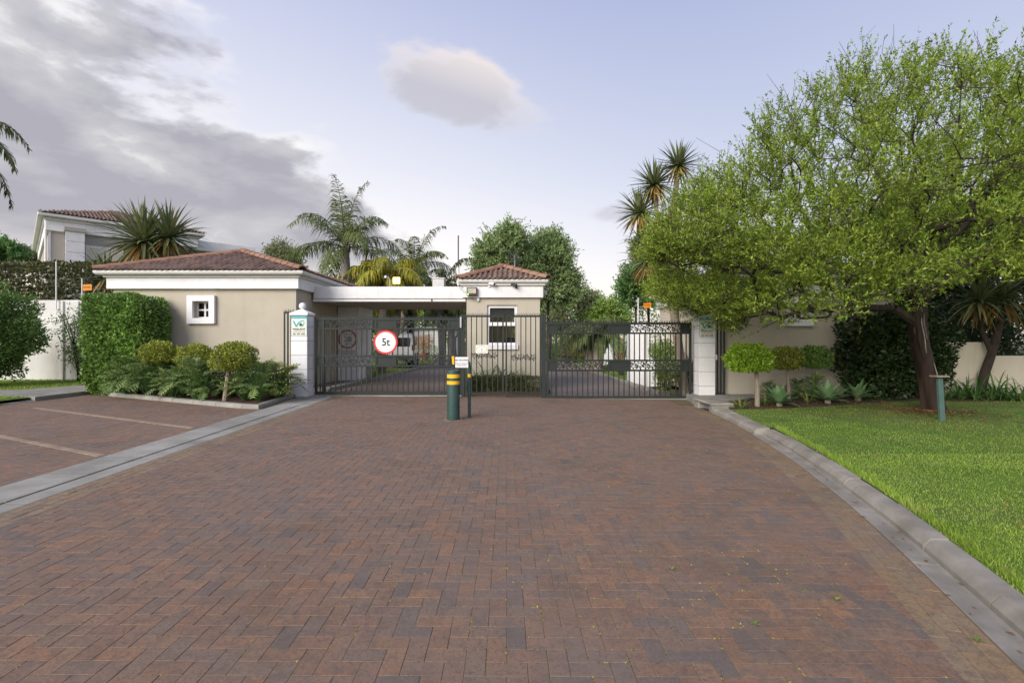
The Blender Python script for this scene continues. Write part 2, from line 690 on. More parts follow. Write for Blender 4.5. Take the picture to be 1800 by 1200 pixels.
M['ridge'] = pm('ridge_tile_clay', (0.235, 0.128, 0.086), (0.30, 0.172, 0.118), scale=4, rough=0.85, bump=0.4, bscale=70, island=0.15, c3=(0.16, 0.09, 0.06), scale3=2.0, amt3=0.5)
M['roofbase'] = pm('roof_underlay', (0.06, 0.045, 0.038), rough=0.9)
M['gate'] = pm('dark_green_gate_paint', (0.020, 0.027, 0.025), (0.027, 0.034, 0.031), scale=4, rough=0.55, spec=0.3, c3=(0.016, 0.019, 0.018), scale3=2, amt3=0.5)
M['bollard'] = pm('bottle_green_paint', (0.018, 0.052, 0.050), (0.026, 0.064, 0.060), scale=6, rough=0.55, spec=0.35, c3=(0.06, 0.08, 0.072), scale3=7, amt3=0.5)
M['yellow'] = pm('reflective_yellow_tape', (0.78, 0.42, 0.01), (0.85, 0.48, 0.02), scale=12, rough=0.45)
M['orange'] = pm('orange_plastic', (0.78, 0.27, 0.01), rough=0.5)
M['red'] = pm('red_sign_paint', (0.56, 0.03, 0.035), (0.62, 0.045, 0.05), scale=8, rough=0.45)
M['darkred'] = pm('dark_red_sign_paint', (0.36, 0.012, 0.012), rough=0.5)
M['signwhite'] = pm('sign_white', (0.70, 0.70, 0.70), (0.75, 0.75, 0.75), scale=5, rough=0.5)
M['signcream'] = pm('sign_cream', (0.72, 0.71, 0.62), rough=0.5)
M['black'] = pm('black_lettering', (0.018, 0.018, 0.02), rough=0.6)
M['teal'] = pm('teal_print', (0.05, 0.36, 0.46), rough=0.5)
M['navy'] = pm('navy_print', (0.02, 0.04, 0.12), rough=0.5)
M['limep'] = pm('lime_print', (0.35, 0.50, 0.18), rough=0.5)
M['blueprint'] = pm('pale_blue_print', (0.36, 0.42, 0.58), rough=0.6)
M['steel'] = pm('galvanised_steel', (0.42, 0.43, 0.44), (0.5, 0.5, 0.5), scale=10, rough=0.4, metal=0.6)
M['darkmetal'] = pm('dark_metal', (0.045, 0.045, 0.048), rough=0.45, spec=0.4)
M['glass'] = glass_mat('window_glass', (0.75, 0.77, 0.75), 0.22)
M['darkglass'] = glass_mat('tinted_glass', (0.25, 0.27, 0.28), 0.6)
M['soil'] = pm('garden_soil', (0.045, 0.030, 0.020), (0.085, 0.055, 0.036), scale=6, rough=0.95, bump=1.0, bscale=35, c3=(0.11, 0.065, 0.04), scale3=2, amt3=0.6, world=True)
M['turf'] = pm('turf_ground', (0.055, 0.110, 0.014), (0.095, 0.17, 0.026), scale=2.2, rough=0.95, bump=0.8, bscale=60, c3=(0.13, 0.125, 0.035), scale3=0.45, amt3=0.7, world=True)
M['earth'] = pm('earth', (0.08, 0.10, 0.04), (0.12, 0.12, 0.06), scale=0.4, rough=0.95, world=True)
M['bark'] = pm('dark_bark', (0.022, 0.016, 0.012), (0.052, 0.038, 0.028), scale=9, rough=0.85, bump=1.0, bscale=26, stretch=(1, 1, 0.25), c3=(0.085, 0.066, 0.052), scale3=3.5, amt3=0.5)
M['wetbark'] = pm('resin_streaked_bark', (0.014, 0.009, 0.007), (0.034, 0.021, 0.016), scale=11, rough=0.7, bump=1.0, bscale=24, stretch=(1, 1, 0.18), spec=0.2, c3=(0.065, 0.046, 0.033), scale3=4.0, amt3=0.6)
M['twig'] = pm('twig_bark', (0.055, 0.040, 0.026), (0.09, 0.065, 0.04), scale=10, rough=0.9)
M['palebark'] = pm('pale_bark', (0.22, 0.18, 0.14), (0.30, 0.25, 0.20), scale=12, rough=0.9, bump=0.8, bscale=30, stretch=(1, 1, 0.4))
M['palmtrunk'] = pm('palm_trunk_fibre', (0.13, 0.10, 0.075), (0.24, 0.19, 0.145), scale=8, rough=0.95, bump=1.0, bscale=22, stretch=(1, 1, 0.3))
M['greytrunk'] = pm('grey_palm_trunk', (0.20, 0.185, 0.17), (0.28, 0.26, 0.24), scale=7, rough=0.9, bump=0.7, bscale=22, stretch=(0.4, 0.4, 2))
M['acacia'] = leafm('acacia_leaf', (0.070, 0.120, 0.010), (0.140, 0.210, 0.020), (0.290, 0.345, 0.065), 0.42, gain=1.55)
M['hedge'] = leafm('hedge_leaf', (0.026, 0.050, 0.011), (0.060, 0.112, 0.022), (0.135, 0.200, 0.045), 0.28, rough=0.42, spec=0.5, gain=2.6)
M['bush'] = leafm('bush_leaf', (0.030, 0.060, 0.016), (0.052, 0.098, 0.022), (0.10, 0.15, 0.04), 0.3, gain=2.3)
M['topiary'] = leafm('topiary_leaf', (0.055, 0.070, 0.010), (0.120, 0.145, 0.020), (0.225, 0.235, 0.045), 0.3, gain=2.0)
M['topiary2'] = leafm('bright_topiary_leaf', (0.070, 0.125, 0.010), (0.145, 0.235, 0.018), (0.26, 0.36, 0.05), 0.35, gain=1.8)
M['philo'] = leafm('philodendron_leaf', (0.038, 0.062, 0.020), (0.068, 0.102, 0.032), (0.125, 0.155, 0.048), 0.2, rough=0.4, spec=0.5, gain=2.2)
M['philoy'] = leafm('yellowing_philodendron_leaf', (0.06, 0.085, 0.018), (0.12, 0.15, 0.03), (0.2, 0.2, 0.045), 0.25, rough=0.4, spec=0.5, gain=1.8)
M['agave'] = leafm('agave_leaf', (0.070, 0.135, 0.058), (0.092, 0.162, 0.070), (0.12, 0.195, 0.088), 0.12, rough=0.5, spec=0.4, gain=1.7)
M['strap'] = leafm('strap_leaf', (0.020, 0.050, 0.012), (0.035, 0.080, 0.018), (0.06, 0.11, 0.026), 0.2, rough=0.4, spec=0.5, gain=2.2)
M['strapy'] = leafm('light_strap_leaf', (0.07, 0.11, 0.02), (0.12, 0.17, 0.035), (0.22, 0.25, 0.07), 0.25)
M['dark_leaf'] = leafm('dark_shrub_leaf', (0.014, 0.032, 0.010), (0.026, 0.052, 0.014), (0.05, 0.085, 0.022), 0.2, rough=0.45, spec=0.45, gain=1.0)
M['creeper'] = leafm('brown_green_creeper', (0.035, 0.042, 0.014), (0.055, 0.062, 0.020), (0.09, 0.085, 0.03), 0.2, gain=1.7)
M['tree_a'] = leafm('grey_green_tree_leaf', (0.050, 0.078, 0.032), (0.085, 0.118, 0.046), (0.135, 0.168, 0.066), 0.3, gain=2.8)
M['tree_b'] = leafm('olive_tree_leaf', (0.06, 0.075, 0.035), (0.095, 0.11, 0.05), (0.14, 0.15, 0.07), 0.3, gain=2.3)
M['tree_c'] = leafm('light_green_tree_leaf', (0.07, 0.115, 0.025), (0.115, 0.17, 0.035), (0.19, 0.235, 0.06), 0.35, gain=2.3)
M['tree_d'] = leafm('deep_green_tree_leaf', (0.03, 0.07, 0.02), (0.05, 0.105, 0.03), (0.085, 0.15, 0.04), 0.3, gain=2.3)
M['palm'] = leafm('palm_leaflet', (0.055, 0.080, 0.022), (0.09, 0.12, 0.032), (0.14, 0.165, 0.05), 0.35, gain=1.35)
M['palmy'] = leafm('yellow_palm_leaflet', (0.10, 0.11, 0.015), (0.17, 0.17, 0.022), (0.26, 0.22, 0.03), 0.4, gain=1.9)
M['yucca'] = leafm('yucca_leaf', (0.050, 0.070, 0.032), (0.085, 0.105, 0.045), (0.14, 0.15, 0.065), 0.15, rough=0.45, spec=0.4, gain=1.7)
M['yuccadry'] = leafm('dry_yucca_leaf', (0.17, 0.10, 0.025), (0.26, 0.17, 0.05), (0.34, 0.24, 0.09), 0.2)
M['grass'] = leafm('grass_blade', (0.100, 0.170, 0.016), (0.160, 0.250, 0.026), (0.260, 0.330, 0.065), 0.35, gain=1.45, dry=(0.34, 0.31, 0.12))
M['litter'] = leafm('dry_leaf_litter', (0.10, 0.05, 0.02), (0.17, 0.085, 0.035), (0.30, 0.17, 0.08), 0.1)
M['moss'] = leafm('joint_moss', (0.12, 0.12, 0.02), (0.21, 0.19, 0.03), (0.30, 0.28, 0.06), 0.0, rough=0.9)
M['flood'] = emit('lit_floodlight', (1.0, 0.80, 0.13), 4.5)
M['warmlamp'] = emit('warm_lamp', (1.0, 0.72, 0.34), 2.2)
M['greenlamp'] = emit('fluorescent_lamp', (1.0, 0.95, 0.5), 45.0)
M['redglint'] = emit('red_glint_glow', (1.0, 0.14, 0.05), 1.5)
M['greenled'] = emit('green_indicator', (0.3, 0.85, 0.1), 1.5)
M['screen'] = pm('lamp_lens', (0.36, 0.38, 0.28), (0.45, 0.46, 0.36), scale=20, rough=0.2, spec=0.6)
M['roomwall'] = pm('guard_room_wall', (0.40, 0.34, 0.22), (0.44, 0.38, 0.25), scale=2, rough=0.9)
M['blind'] = pm('grey_blind', (0.14, 0.14, 0.16), (0.18, 0.18, 0.20), scale=30, rough=0.8)
M['chair'] = pm('dark_chair_fabric', (0.035, 0.030, 0.034), (0.05, 0.04, 0.042), scale=20, rough=0.8)
M['housegrey'] = pm('grey_plaster', (0.34, 0.315, 0.28), (0.38, 0.35, 0.31), scale=0.8, rough=0.9)
M['terracotta'] = pm('terracotta', (0.36, 0.14, 0.07), (0.42, 0.17, 0.09), scale=6, rough=0.85)
M['dryshrub'] = leafm('dry_orange_shrub', (0.22, 0.13, 0.05), (0.34, 0.2, 0.09), (0.42, 0.28, 0.14), 0.3)
M['yellowshrub'] = leafm('yellow_shrub', (0.30, 0.28, 0.02), (0.42, 0.36, 0.02), (0.5, 0.44, 0.05), 0.3)
M['carwhite'] = pm('white_car_paint', (0.75, 0.75, 0.76), rough=0.25, spec=0.5, coat=0.5)
M['rubber'] = pm('black_rubber', (0.02, 0.02, 0.02), rough=0.8)
M['taillight'] = pm('tail_light', (0.14, 0.012, 0.012), rough=0.2)
M['curtain'] = pm('cream_curtain', (0.62, 0.58, 0.45), (0.68, 0.64, 0.52), scale=9, rough=0.9, stretch=(1, 1, 0.05))


def text(name, body, size, loc, mat, parent, align='CENTER', bold=0.0, sx=1.0):
    """lettering facing -Y, baked to a thin mesh"""
    cu = bpy.data.curves.new(name, 'FONT')
    cu.body = body
    cu.size = size
    cu.align_x = align
    cu.align_y = 'CENTER'
    cu.extrude = 0.0012
    cu.resolution_u = 3
    if bold:
        cu.offset = bold
    o = bpy.data.objects.new(name, cu)
    COL.objects.link(o)
    bpy.context.view_layer.update()
    dg = bpy.context.evaluated_depsgraph_get()
    me = bpy.data.meshes.new_from_object(o.evaluated_get(dg))
    bpy.data.objects.remove(o)
    me.transform(Matrix.Translation(loc) @ Matrix.Rotation(PI / 2, 4, 'X') @ Matrix.Diagonal((sx, 1, 1, 1)))
    me.materials.clear()
    me.materials.append(mat)
    ob = bpy.data.objects.new(name, me)
    return link(ob, parent)


def structure(o):
    o['kind'] = 'structure'
    return o


# ------------------------------------------------------------------ ground, paving and kerbs
rnd = random.Random(7)
rng = np.random.default_rng(11)

_KY = [-1.5, 0.0, 1.0, 1.8, 2.37, 2.735, 3.245, 3.9, 4.945, 6.63, 8.46, 10.1, 11.3, 12.4, 13.2]
_KX = [1.05, 1.60, 1.95, 2.25, 2.45, 2.58, 2.77, 2.99, 3.33, 3.77, 4.14, 4.37, 4.47, 4.52, 4.56]
_ys = np.linspace(-1.5, 13.2, 600)
_xs = np.interp(_ys, _KY, _KX)
_k = np.hanning(61); _k /= _k.sum()
_xs = np.convolve(np.pad(_xs, 30, mode='reflect', reflect_type='odd'), _k, 'valid')


def xg(y):
    return float(np.interp(y, _ys, _xs))


def xl(y):
    return -4.30 - 0.04 * y


class Curve:
    def __init__(self, pts):
        self.p = np.array(pts, float)
        d = np.linalg.norm(np.diff(self.p, axis=0), axis=1)
        self.s = np.concatenate([[0], np.cumsum(d)])
        self.len = self.s[-1]

    def at(self, s, off=0.0):
        """point at length s, shifted off metres to the right of travel"""
        x = np.interp(s, self.s, self.p[:, 0]); y = np.interp(s, self.s, self.p[:, 1])
        e = 0.08
        x0 = np.interp(s - e, self.s, self.p[:, 0]); y0 = np.interp(s - e, self.s, self.p[:, 1])
        x1 = np.interp(s + e, self.s, self.p[:, 0]); y1 = np.interp(s + e, self.s, self.p[:, 1])
        tx, ty = x1 - x0, y1 - y0
        l = math.hypot(tx, ty) or 1.0
        return x + ty / l * off, y - tx / l * off


def sweep_block(cv, s0, s1, prof, n=4, zf=gz, dz=0.0):
    """closed block: profile (offset, height) swept from s0 to s1"""
    mb = MB()
    k = len(prof)
    vs = []
    for i in range(n + 1):
        s = s0 + (s1 - s0) * i / n
        for (o, z) in prof:
            x, y = cv.at(s, o)
            vs.append((x, y, zf(x) + z + dz))
    fs = []
    for i in range(n):
        for j in range(k):
            a, b = i * k + j, i * k + (j + 1) % k
            fs.append((a, b, b + k, a + k))
    fs.append(tuple(range(k - 1, -1, -1)))
    fs.append(tuple(n * k + j for j in range(k)))
    mb.add(vs, fs)
    return mb


def sheet(name, poly, z, mat):
    mb = MB()
    mb.add([(x, y, z) for x, y in poly], [tuple(range(len(poly)))])
    return structure(mb.build(name, mat))


def grid_sheet(name, x0, x1, y0, y1, nx, ny, zf, mat):
    mb = MB()
    vs = [(x0 + (x1 - x0) * i / nx, y0 + (y1 - y0) * j / ny, 0) for j in range(ny + 1) for i in range(nx + 1)]
    vs = [(x, y, zf(x)) for x, y, _ in vs]
    fs = [(j * (nx + 1) + i, j * (nx + 1) + i + 1, (j + 1) * (nx + 1) + i + 1, (j + 1) * (nx + 1) + i) for j in range(ny) for i in range(nx)]
    mb.add(vs, fs)
    return structure(mb.build(name, mat))


ground = sheet('ground', [(-900, -300), (900, -300), (900, 1200), (-900, 1200)], -0.30, M['earth'])
road = grid_sheet('road', -13.0, 6.5, -2.5, 14.4, 40, 4, lambda x: gz(x) - 0.0022, M['joint'])

# --- pavers: herringbone, the nearest 300 single, the rest one part
ROAD_A = R(0.6)


def herring(ang, x0, x1, y0, y1, w=0.1):
    """yield centre, angle of every 0.2 x 0.1 brick of a herringbone"""
    c, s = math.cos(ang), math.sin(ang)
    n = int(max(abs(x0), abs(x1), abs(y0), abs(y1)) * 1.5 / w)
    for j in range(-n, n):
        for i in range(-n, n):
            k = (i - j) % 4
            if k == 0:
                u, v, a = (i + 1) * w, (j + 0.5) * w, 0.0
            elif k == 3:
                u, v, a = (i + 0.5) * w, (j + 1) * w, PI / 2
            else:
                continue
            x, y = u * c - v * s, u * s + v * c
            if x0 < x < x1 and y0 < y < y1:
                yield x, y, a + ang


def brick_poly(x, y, a, L=0.2, W=0.1, gap=0.0028):
    hl, hw = L / 2 - gap / 2, W / 2 - gap / 2
    c, s = math.cos(a), math.sin(a)
    return [(x + u * c - v * s, y + u * s + v * c) for u, v in ((-hl, -hw), (hl, -hw), (hl, hw), (-hl, hw))]


def clip(poly, px, py, nx, ny):
    """keep the side where (p-p0).n >= 0"""
    out = []
    for i in range(len(poly)):
        a, b = poly[i], poly[(i + 1) % len(poly)]
        da = (a[0] - px) * nx + (a[1] - py) * ny
        db = (b[0] - px) * nx + (b[1] - py) * ny
        if da >= 0:
            out.append(a)
        if (da >= 0) != (db >= 0):
            t = da / (da - db)
            out.append((a[0] + (b[0] - a[0]) * t, a[1] + (b[1] - a[1]) * t))
    return out


def poly_brick(mb, poly, top=0.0, depth=0.012, ch=0.0018, tilt=0.0015):
    n = len(poly)
    cx = sum(p[0] for p in poly) / n
    cy = sum(p[1] for p in poly) / n
    tx, ty, dz = rnd.uniform(-tilt, tilt) * 6, rnd.uniform(-tilt, tilt) * 6, rnd.uniform(-0.0008, 0.0014)

    def z(x, y, h):
        return gz(x) + h + dz + (x - cx) * tx + (y - cy) * ty
    base, mid, up = [], [], []
    for x, y in poly:
        l = math.hypot(x - cx, y - cy) or 1
        f = max(0.0, 1 - 1.3 * ch / l)
        base.append((x, y, gz(x) + top - depth))
        mid.append((x, y, z(x, y, top - ch)))
        up.append((cx + (x - cx) * f, cy + (y - cy) * f, z(x, y, top)))
    fs = [tuple(2 * n + i for i in range(n))]
    for i in range(n):
        j = (i + 1) % n
        fs += [(i, j, n + j, n + i), (n + i, n + j, 2 * n + j, 2 * n + i)]
    mb.add(base + mid + up, fs)


_b = MB()
hl, hw, ch = 0.0986, 0.0486, 0.0018
_b.add([(-hl, -hw, -0.014), (hl, -hw, -0.014), (hl, hw, -0.014), (-hl, hw, -0.014), (-hl, -hw, -ch), (hl, -hw, -ch), (hl, hw, -ch), (-hl, hw, -ch),
        (-hl + ch, -hw + ch, 0), (hl - ch, -hw + ch, 0), (hl - ch, hw - ch, 0), (-hl + ch, hw - ch, 0)],
       [(8, 9, 10, 11)] + [(i, (i + 1) % 4, 4 + (i + 1) % 4, 4 + i) for i in range(4)] + [(4 + i, 4 + (i + 1) % 4, 8 + (i + 1) % 4, 8 + i) for i in range(4)])
brick_me = _b.mesh('brick'); brick_me.materials.append(M['paver'])
edge_me = brick_me.copy(); edge_me.name = 'edge_brick'; edge_me.materials.clear(); edge_me.materials.append(M['edge_paver'])
line_me = brick_me.copy(); line_me.name = 'line_brick'; line_me.materials.clear(); line_me.materials.append(M['line_paver'])

singles, rest = [], MB()
joint_pts = []
for x, y, a in herring(ROAD_A, -6.0, 5.2, 0.6, 14.05):
    bl, br = xl(y) + 0.305, xg(min(y, 13.0)) - 0.318
    if x < bl - 0.15 or x > br + 0.15:
        continue
    poly = brick_poly(x, y, a)
    whole = all(xl(p[1]) + 0.305 <= p[0] <= xg(min(p[1], 13.0)) - 0.318 for p in poly)
    if whole:
        if y < 7.5:
            joint_pts.append((x, y, a))
        if y > 2.12 and abs(x) / y < 1.04:
            singles.append((y, x, a))
            continue
    else:
        poly = clip(poly, xl(y) + 0.305, y, 1.0, 0.04)
        if len(poly) > 2:
            t = (xg(min(y + 0.1, 13.0)) - xg(min(y - 0.1, 12.8))) / 0.2
            poly = clip(poly, xg(min(y, 13.0)) - 0.318, y, -1.0, t)
        if len(poly) < 3:
            continue
    poly_brick(rest, poly)
singles.sort()
for y, x, a in singles[:300]:
    o = inst('brick', brick_me, (x, y, gz(x) + rnd.uniform(-0.0008, 0.0014)), road, (rnd.uniform(-0.008, 0.008) + 0.0108 * math.sin(a), rnd.uniform(-0.008, 0.008) + 0.0108 * math.cos(a), a))
for y, x, a in singles[300:]:
    poly_brick(rest, brick_poly(x, y, a))
rest.build('paving', M['paver'], road, kind='stuff')

# --- yellow soldier courses along both edges
kcurve = Curve([(xg(y), y) for y in np.linspace(-1.2, 13.1, 300)])
lcurve = Curve([(xl(y), y) for y in np.linspace(0.5, 13.2, 120)])
edge_rest = MB()
cand = []
for cv, sgn, smax in ((kcurve, -1, 14.2), (lcurve, 1, 12.4)):
    for row in range(3):
        s = 0.1 + (0.1 if row % 2 else 0.0)
        while s < min(cv.len, smax) - 0.2:
            off = sgn * (0.056 + 0.1 * row)
            x, y = cv.at(s, off)
            x1, y1 = cv.at(s + 0.05, off); x0, y0 = cv.at(s - 0.05, off)
            a = math.atan2(y1 - y0, x1 - x0)
            if y > 0.6:
                cand.append((y if abs(x) / max(y, .1) < 1.05 and y > 2.1 else 99 + y, x, y, a))
            s += 0.2
cand.sort()
for i, (k, x, y, a) in enumerate(cand):
    if i < 200 and k < 90:
        inst('edge_brick', edge_me, (x, y, gz(x) + rnd.uniform(-0.001, 0.002)), road, (rnd.uniform(-.01, .01), rnd.uniform(-.01, .01), a))
    else:
        poly_brick(edge_rest, brick_poly(x, y, a))
edge_rest.build('edge_paving', M['edge_paver'], road, kind='stuff')

# --- parking bay: the same pavers on the skew, two yellow bay lines
parking = structure(MB().add([(-12.1, 4.0, -0.0022), (-5.2, 4.0, -0.0022), (-5.5, 10.95, -0.0022), (-10.65, 13.35, -0.0022), (-12.1, 14.05, -0.0022)], [(0, 1, 2, 3, 4)]).build('parking_area', M['joint']))
PA = R(-26.5)
HP = [(-5.07 - 0.04 * 4, 4.0, -1, -0.04), (-5.53, 10.98, -0.42, -0.907), (-12.0, 5, 1, 0)]
pk = MB()
for x, y, a in herring(PA, -12.1, -5.1, 4.2, 14.1):
    poly = brick_poly(x, y, a)
    for h in HP:
        if len(poly) > 2:
            poly = clip(poly, *h)
    if len(poly) > 2:
        poly_brick(pk, poly)
pk.build('paving', M['paver'], parking, kind='stuff')
for (xa, ya, xb, yb) in ((-10.8, 11.2, -5.52, 8.57), (-9.6, 8.58, -5.38, 6.49)):
    n = int(math.hypot(xb - xa, yb - ya) / 0.2)
    a = math.atan2(yb - ya, xb - xa)
    for i in range(n):
        t = (i + 0.5) / n
        inst('line_brick', line_me, (xa + (xb - xa) * t, ya + (yb - ya) * t, 0.006 + rnd.uniform(-.001, .001)), parking, (0, 0, a + rnd.uniform(-.01, .01)))

# --- left flush gutter: two rows of concrete slabs
gutter_l = structure(MB().add([(xl(0.5) - 0.78, 0.5, -0.012), (xl(0.5), 0.5, -0.012), (xl(12.2), 12.2, -0.012), (xl(12.2) - 0.78, 12.2, -0.012)], [(0, 1, 2, 3)]).build('gutter', M['joint']))
for k, (o0, o1, step, z) in enumerate(((-0.235, -0.006, 1.0, 0.002), (-0.755, -0.245, 0.92, 0.010))):
    s = 0.1 + 0.35 * k
    while s < 11.5:
        e = min(s + step, 11.7)
        sweep_block(lcurve, s + 0.008, e - 0.008, [(o0, -0.02), (o1, -0.02), (o1, z - 0.004 * (k == 0)), (o1 - 0.01, z), (o0 + 0.01, z), (o0, z - 0.004)], n=2).build('gutter_slab', M['concrete'], gutter_l)
        s = e
# concrete apron by the left pillar
apron = structure(MB().prism_xy([(-5.50, 10.93), (-4.77, 11.95), (-4.83, 13.3), (-5.3, 14.2), (-6.1, 14.2), (-5.78, 13.2), (-5.62, 12.0)], -0.03, 0.004).build('apron', M['concrete']))

# --- right kerb with its gutter
kerb = structure(MB().add([(xg(0) + 0.1, 0, -0.2), (xg(0) + 0.5, 0, -0.2), (xg(6) + 0.5, 6, -0.2), (xg(6) + 0.1, 6, -0.2)], [(0, 1, 2, 3)]).build('kerb', M['soil']))
KP = [(0.168, -0.1), (0.168, 0.040), (0.174, 0.048), (0.212, 0.096), (0.220, 0.101), (0.325, 0.113), (0.333, 0.103), (0.333, -0.1)]
GP = [(0.004, -0.08), (0.004, 0.003), (0.010, 0.008), (0.14, 0.002), (0.166, 0.008), (0.166, -0.08)]
s = 0.15
send = kcurve.s[np.argmin(np.abs(kcurve.p[:, 1] - 8.5))]
while s < send - 0.2:
    e = min(s + 0.86, send)
    dz = rnd.uniform(-0.011, 0.009)
    sweep_block(kcurve, s + 0.009, e - 0.009, [(o + rnd.uniform(-.002, .002), z) for o, z in KP], dz=dz).build('kerb_stone', M['kerb'], kerb)
    s = e
s = -0.2 + 0.5
while s < send - 0.1:
    e = min(s + 0.95, send)
    sweep_block(kcurve, s + 0.005, e - 0.005, GP, dz=rnd.uniform(-0.003, 0.003)).build('gutter_slab', M['kerb'], kerb)
    s = e
KP2 = [(0.02, -0.1), (0.026, 0.06), (0.065, 0.106), (0.075, 0.112), (0.27, 0.126), (0.28, 0.115), (0.28, -0.1)]
s = send + 0.01
s_in = kcurve.s[np.argmin(np.abs(kcurve.p[:, 1] - 11.1))]
while s < s_in - 0.2:
    e = min(s + 0.88, s_in)
    sweep_block(kcurve, s + 0.006, e - 0.006, KP2, dz=rnd.uniform(-0.004, 0.004)).build('kerb_stone', M['kerb'], kerb)
    s = e
# drain inlet at the end of the kerb
drain = thing('drain_inlet', 'grey concrete kerb drain inlet with a dark slot beside the gate pillar', 'drain', (4.7, 11.7, gz(4.7)))
x0, x1, y0, y1, zb = 4.50, 5.02, 11.12, 12.25, gz(4.7)
dm = MB()
dm.box(x0, x1, y0, y0 + 0.20, zb - 0.1, zb + 0.155)
dm.box(x0, x1, y1 - 0.30, y1, zb - 0.1, zb + 0.155)
dm.box(x0 + 0.16, x1, y0 + 0.20, y1 - 0.30, zb - 0.1, zb + 0.155)
dm.build('surround', M['kerb'], drain, bevel=0.02)
MB().box(x0 - 0.02, x0 + 0.5, y0 + 0.005, y1 - 0.005, zb + 0.157, zb + 0.215).build('cover', M['kerb'], drain, bevel=0.018)
MB().box(x0 + 0.03, x0 + 0.155, y0 + 0.205, y1 - 0.305, zb - 0.1, zb + 0.004).build('slot', M['darkmetal'], drain)

# --- right verge: lawn, bed and slab
kout = [kcurve.at(s, 0.325) for s in np.linspace(0.2, send, 60)] + [kcurve.at(s, 0.27) for s in np.linspace(send + 0.05, s_in, 20)]
LB = [(4.86, 10.75), (5.6, 10.85), (6.2, 10.97), (7.4, 11.35), (8.65, 11.95), (9.8, 12.25), (12.0, 12.2), (30, 12.0)]
lawn_poly = [p for p in kout if p[1] < 10.65] + LB + [(30, -1.0)]
ZL = 0.022
lawn_r = sheet('lawn', lawn_poly, ZL, M['turf'])
bed_r = sheet('flower_bed', [(4.80, 10.72)] + [(x, y - 0.05) for x, y in LB] + [(30, 14.2), (5.6, 14.2), (4.9, 12.4), (4.85, 11.0)], ZL + 0.004 - 0.008, M['soil'])
slab_r = structure(MB().prism_xy([(4.55, 12.24), (5.05, 11.9), (5.5, 12.3), (6.3, 12.95), (8.0, 13.35), (8.0, 13.72), (5.86, 13.72), (5.5, 14.3), (4.9, 14.3), (4.75, 13.2)], -0.15, 0.045).build('slab', M['concrete']))

# --- left verge
kerb_left = structure(MB().add([(-12.15, 3.5, -0.1), (-12.02, 3.5, -0.1), (-12.02, 12.0, -0.1), (-12.15, 12.0, -0.1)], [(0, 1, 2, 3)]).build('kerb', M['soil']))
vk = Curve([(-12.0, 3.5), (-12.0, 14.3)])
s = 0.0
while s < 10.7:
    e = min(s + 0.9, 10.75)
    h = 0.105 if s + 3.5 < 11.6 else 0.02
    sweep_block(vk, s + 0.006, e - 0.006, [(-0.0, -0.1), (0.0, h - 0.03), (-0.03, h), (-0.15, h + 0.006), (-0.15, -0.1)][::-1], n=1, dz=rnd.uniform(-.004, .004)).build('kerb_stone', M['kerb'], kerb_left)
    s = e
lawn_l = sheet('lawn', [(-12.15, 3.0), (-12.15, 14.3), (-11.0, 15.0), (-11.0, 18.2), (-40, 18.2), (-40, 3.0)], 0.09, M['turf'])
path = structure(MB().prism_xy([(-12.0, 12.45), (-12.0, 14.25), (-12.4, 16.4), (-13.6, 16.6), (-14.3, 14.3), (-22, 13.6), (-22, 12.95), (-13.8, 12.9)], -0.05, 0.105).build('path', M['concrete']))

# --- planting bed in front of the left gatehouse
bed_l = sheet('flower_bed', [(-10.55, 13.42), (-6.0, 11.15), (-5.72, 11.05), (-5.9, 13.9), (-6.4, 15.0), (-12.4, 15.0), (-12.4, 14.2)], 0.06, M['soil'])
bed_kerb = structure(MB().add([(-10.6, 13.4, -0.05), (-6.0, 11.1, -0.05), (-6.0, 11.2, -0.05), (-10.6, 13.5, -0.05)], [(0, 1, 2, 3)]).build('kerb', M['soil']))
bk = Curve([(-11.8, 14.0), (-10.7, 13.4), (-6.05, 11.08), (-5.62, 10.98), (-5.68, 12.0), (-5.85, 13.25)])
s = 0.0
while s < bk.len - 0.15:
    e = min(s + 0.85, bk.len)
    for c in bk.s[1:-1]:
        if s + 0.12 < c < e + 0.1:
            e = c
    sweep_block(bk, s + 0.006, e - 0.006, [(0.0, -0.06), (0.0, 0.065), (-0.03, 0.09), (-0.14, 0.095), (-0.14, -0.06)][::-1], n=1, dz=rnd.uniform(-.005, .005)).build('kerb_stone', M['concrete'], bed_kerb)
    s = e

# --- inside the gates: road, lawns, kerbs
def brick_road_mat():
    m = bpy.data.materials.new('far_paving')
    m.use_nodes = True
    nt = m.node_tree
    N, L = nt.nodes, nt.links
    b = N['Principled BSDF']
    b.inputs['Roughness'].default_value = 0.75
    g = N.new('ShaderNodeNewGeometry')
    t = N.new('ShaderNodeTexBrick')
    t.inputs['Scale'].default_value = 1.0
    t.inputs['Brick Width'].default_value = 0.2
    t.inputs['Row Height'].default_value = 0.1
    t.inputs['Mortar Size'].default_value = 0.004
    t.inputs['Color1'].default_value = (0.20, 0.14, 0.115, 1)
    t.inputs['Color2'].default_value = (0.15, 0.115, 0.105, 1)
    t.inputs['Mortar'].default_value = (0.10, 0.085, 0.06, 1)
    L.new(g.outputs['Position'], t.inputs['Vector'])
    n = N.new('ShaderNodeTexNoise')
    n.inputs['Scale'].default_value = 0.7
    n.inputs['Detail'].default_value = 5
    L.new(g.outputs['Position'], n.inputs['Vector'])
    mx = N.new('ShaderNodeMix')
    mx.data_type = 'RGBA'
    L.new(n.outputs['Fac'], mx.inputs[0])
    L.new(t.outputs['Color'], mx.inputs[6])
    mx.inputs[7].default_value = (0.19, 0.155, 0.135, 1)
    L.new(mx.outputs[2], b.inputs['Base Color'])
    return m


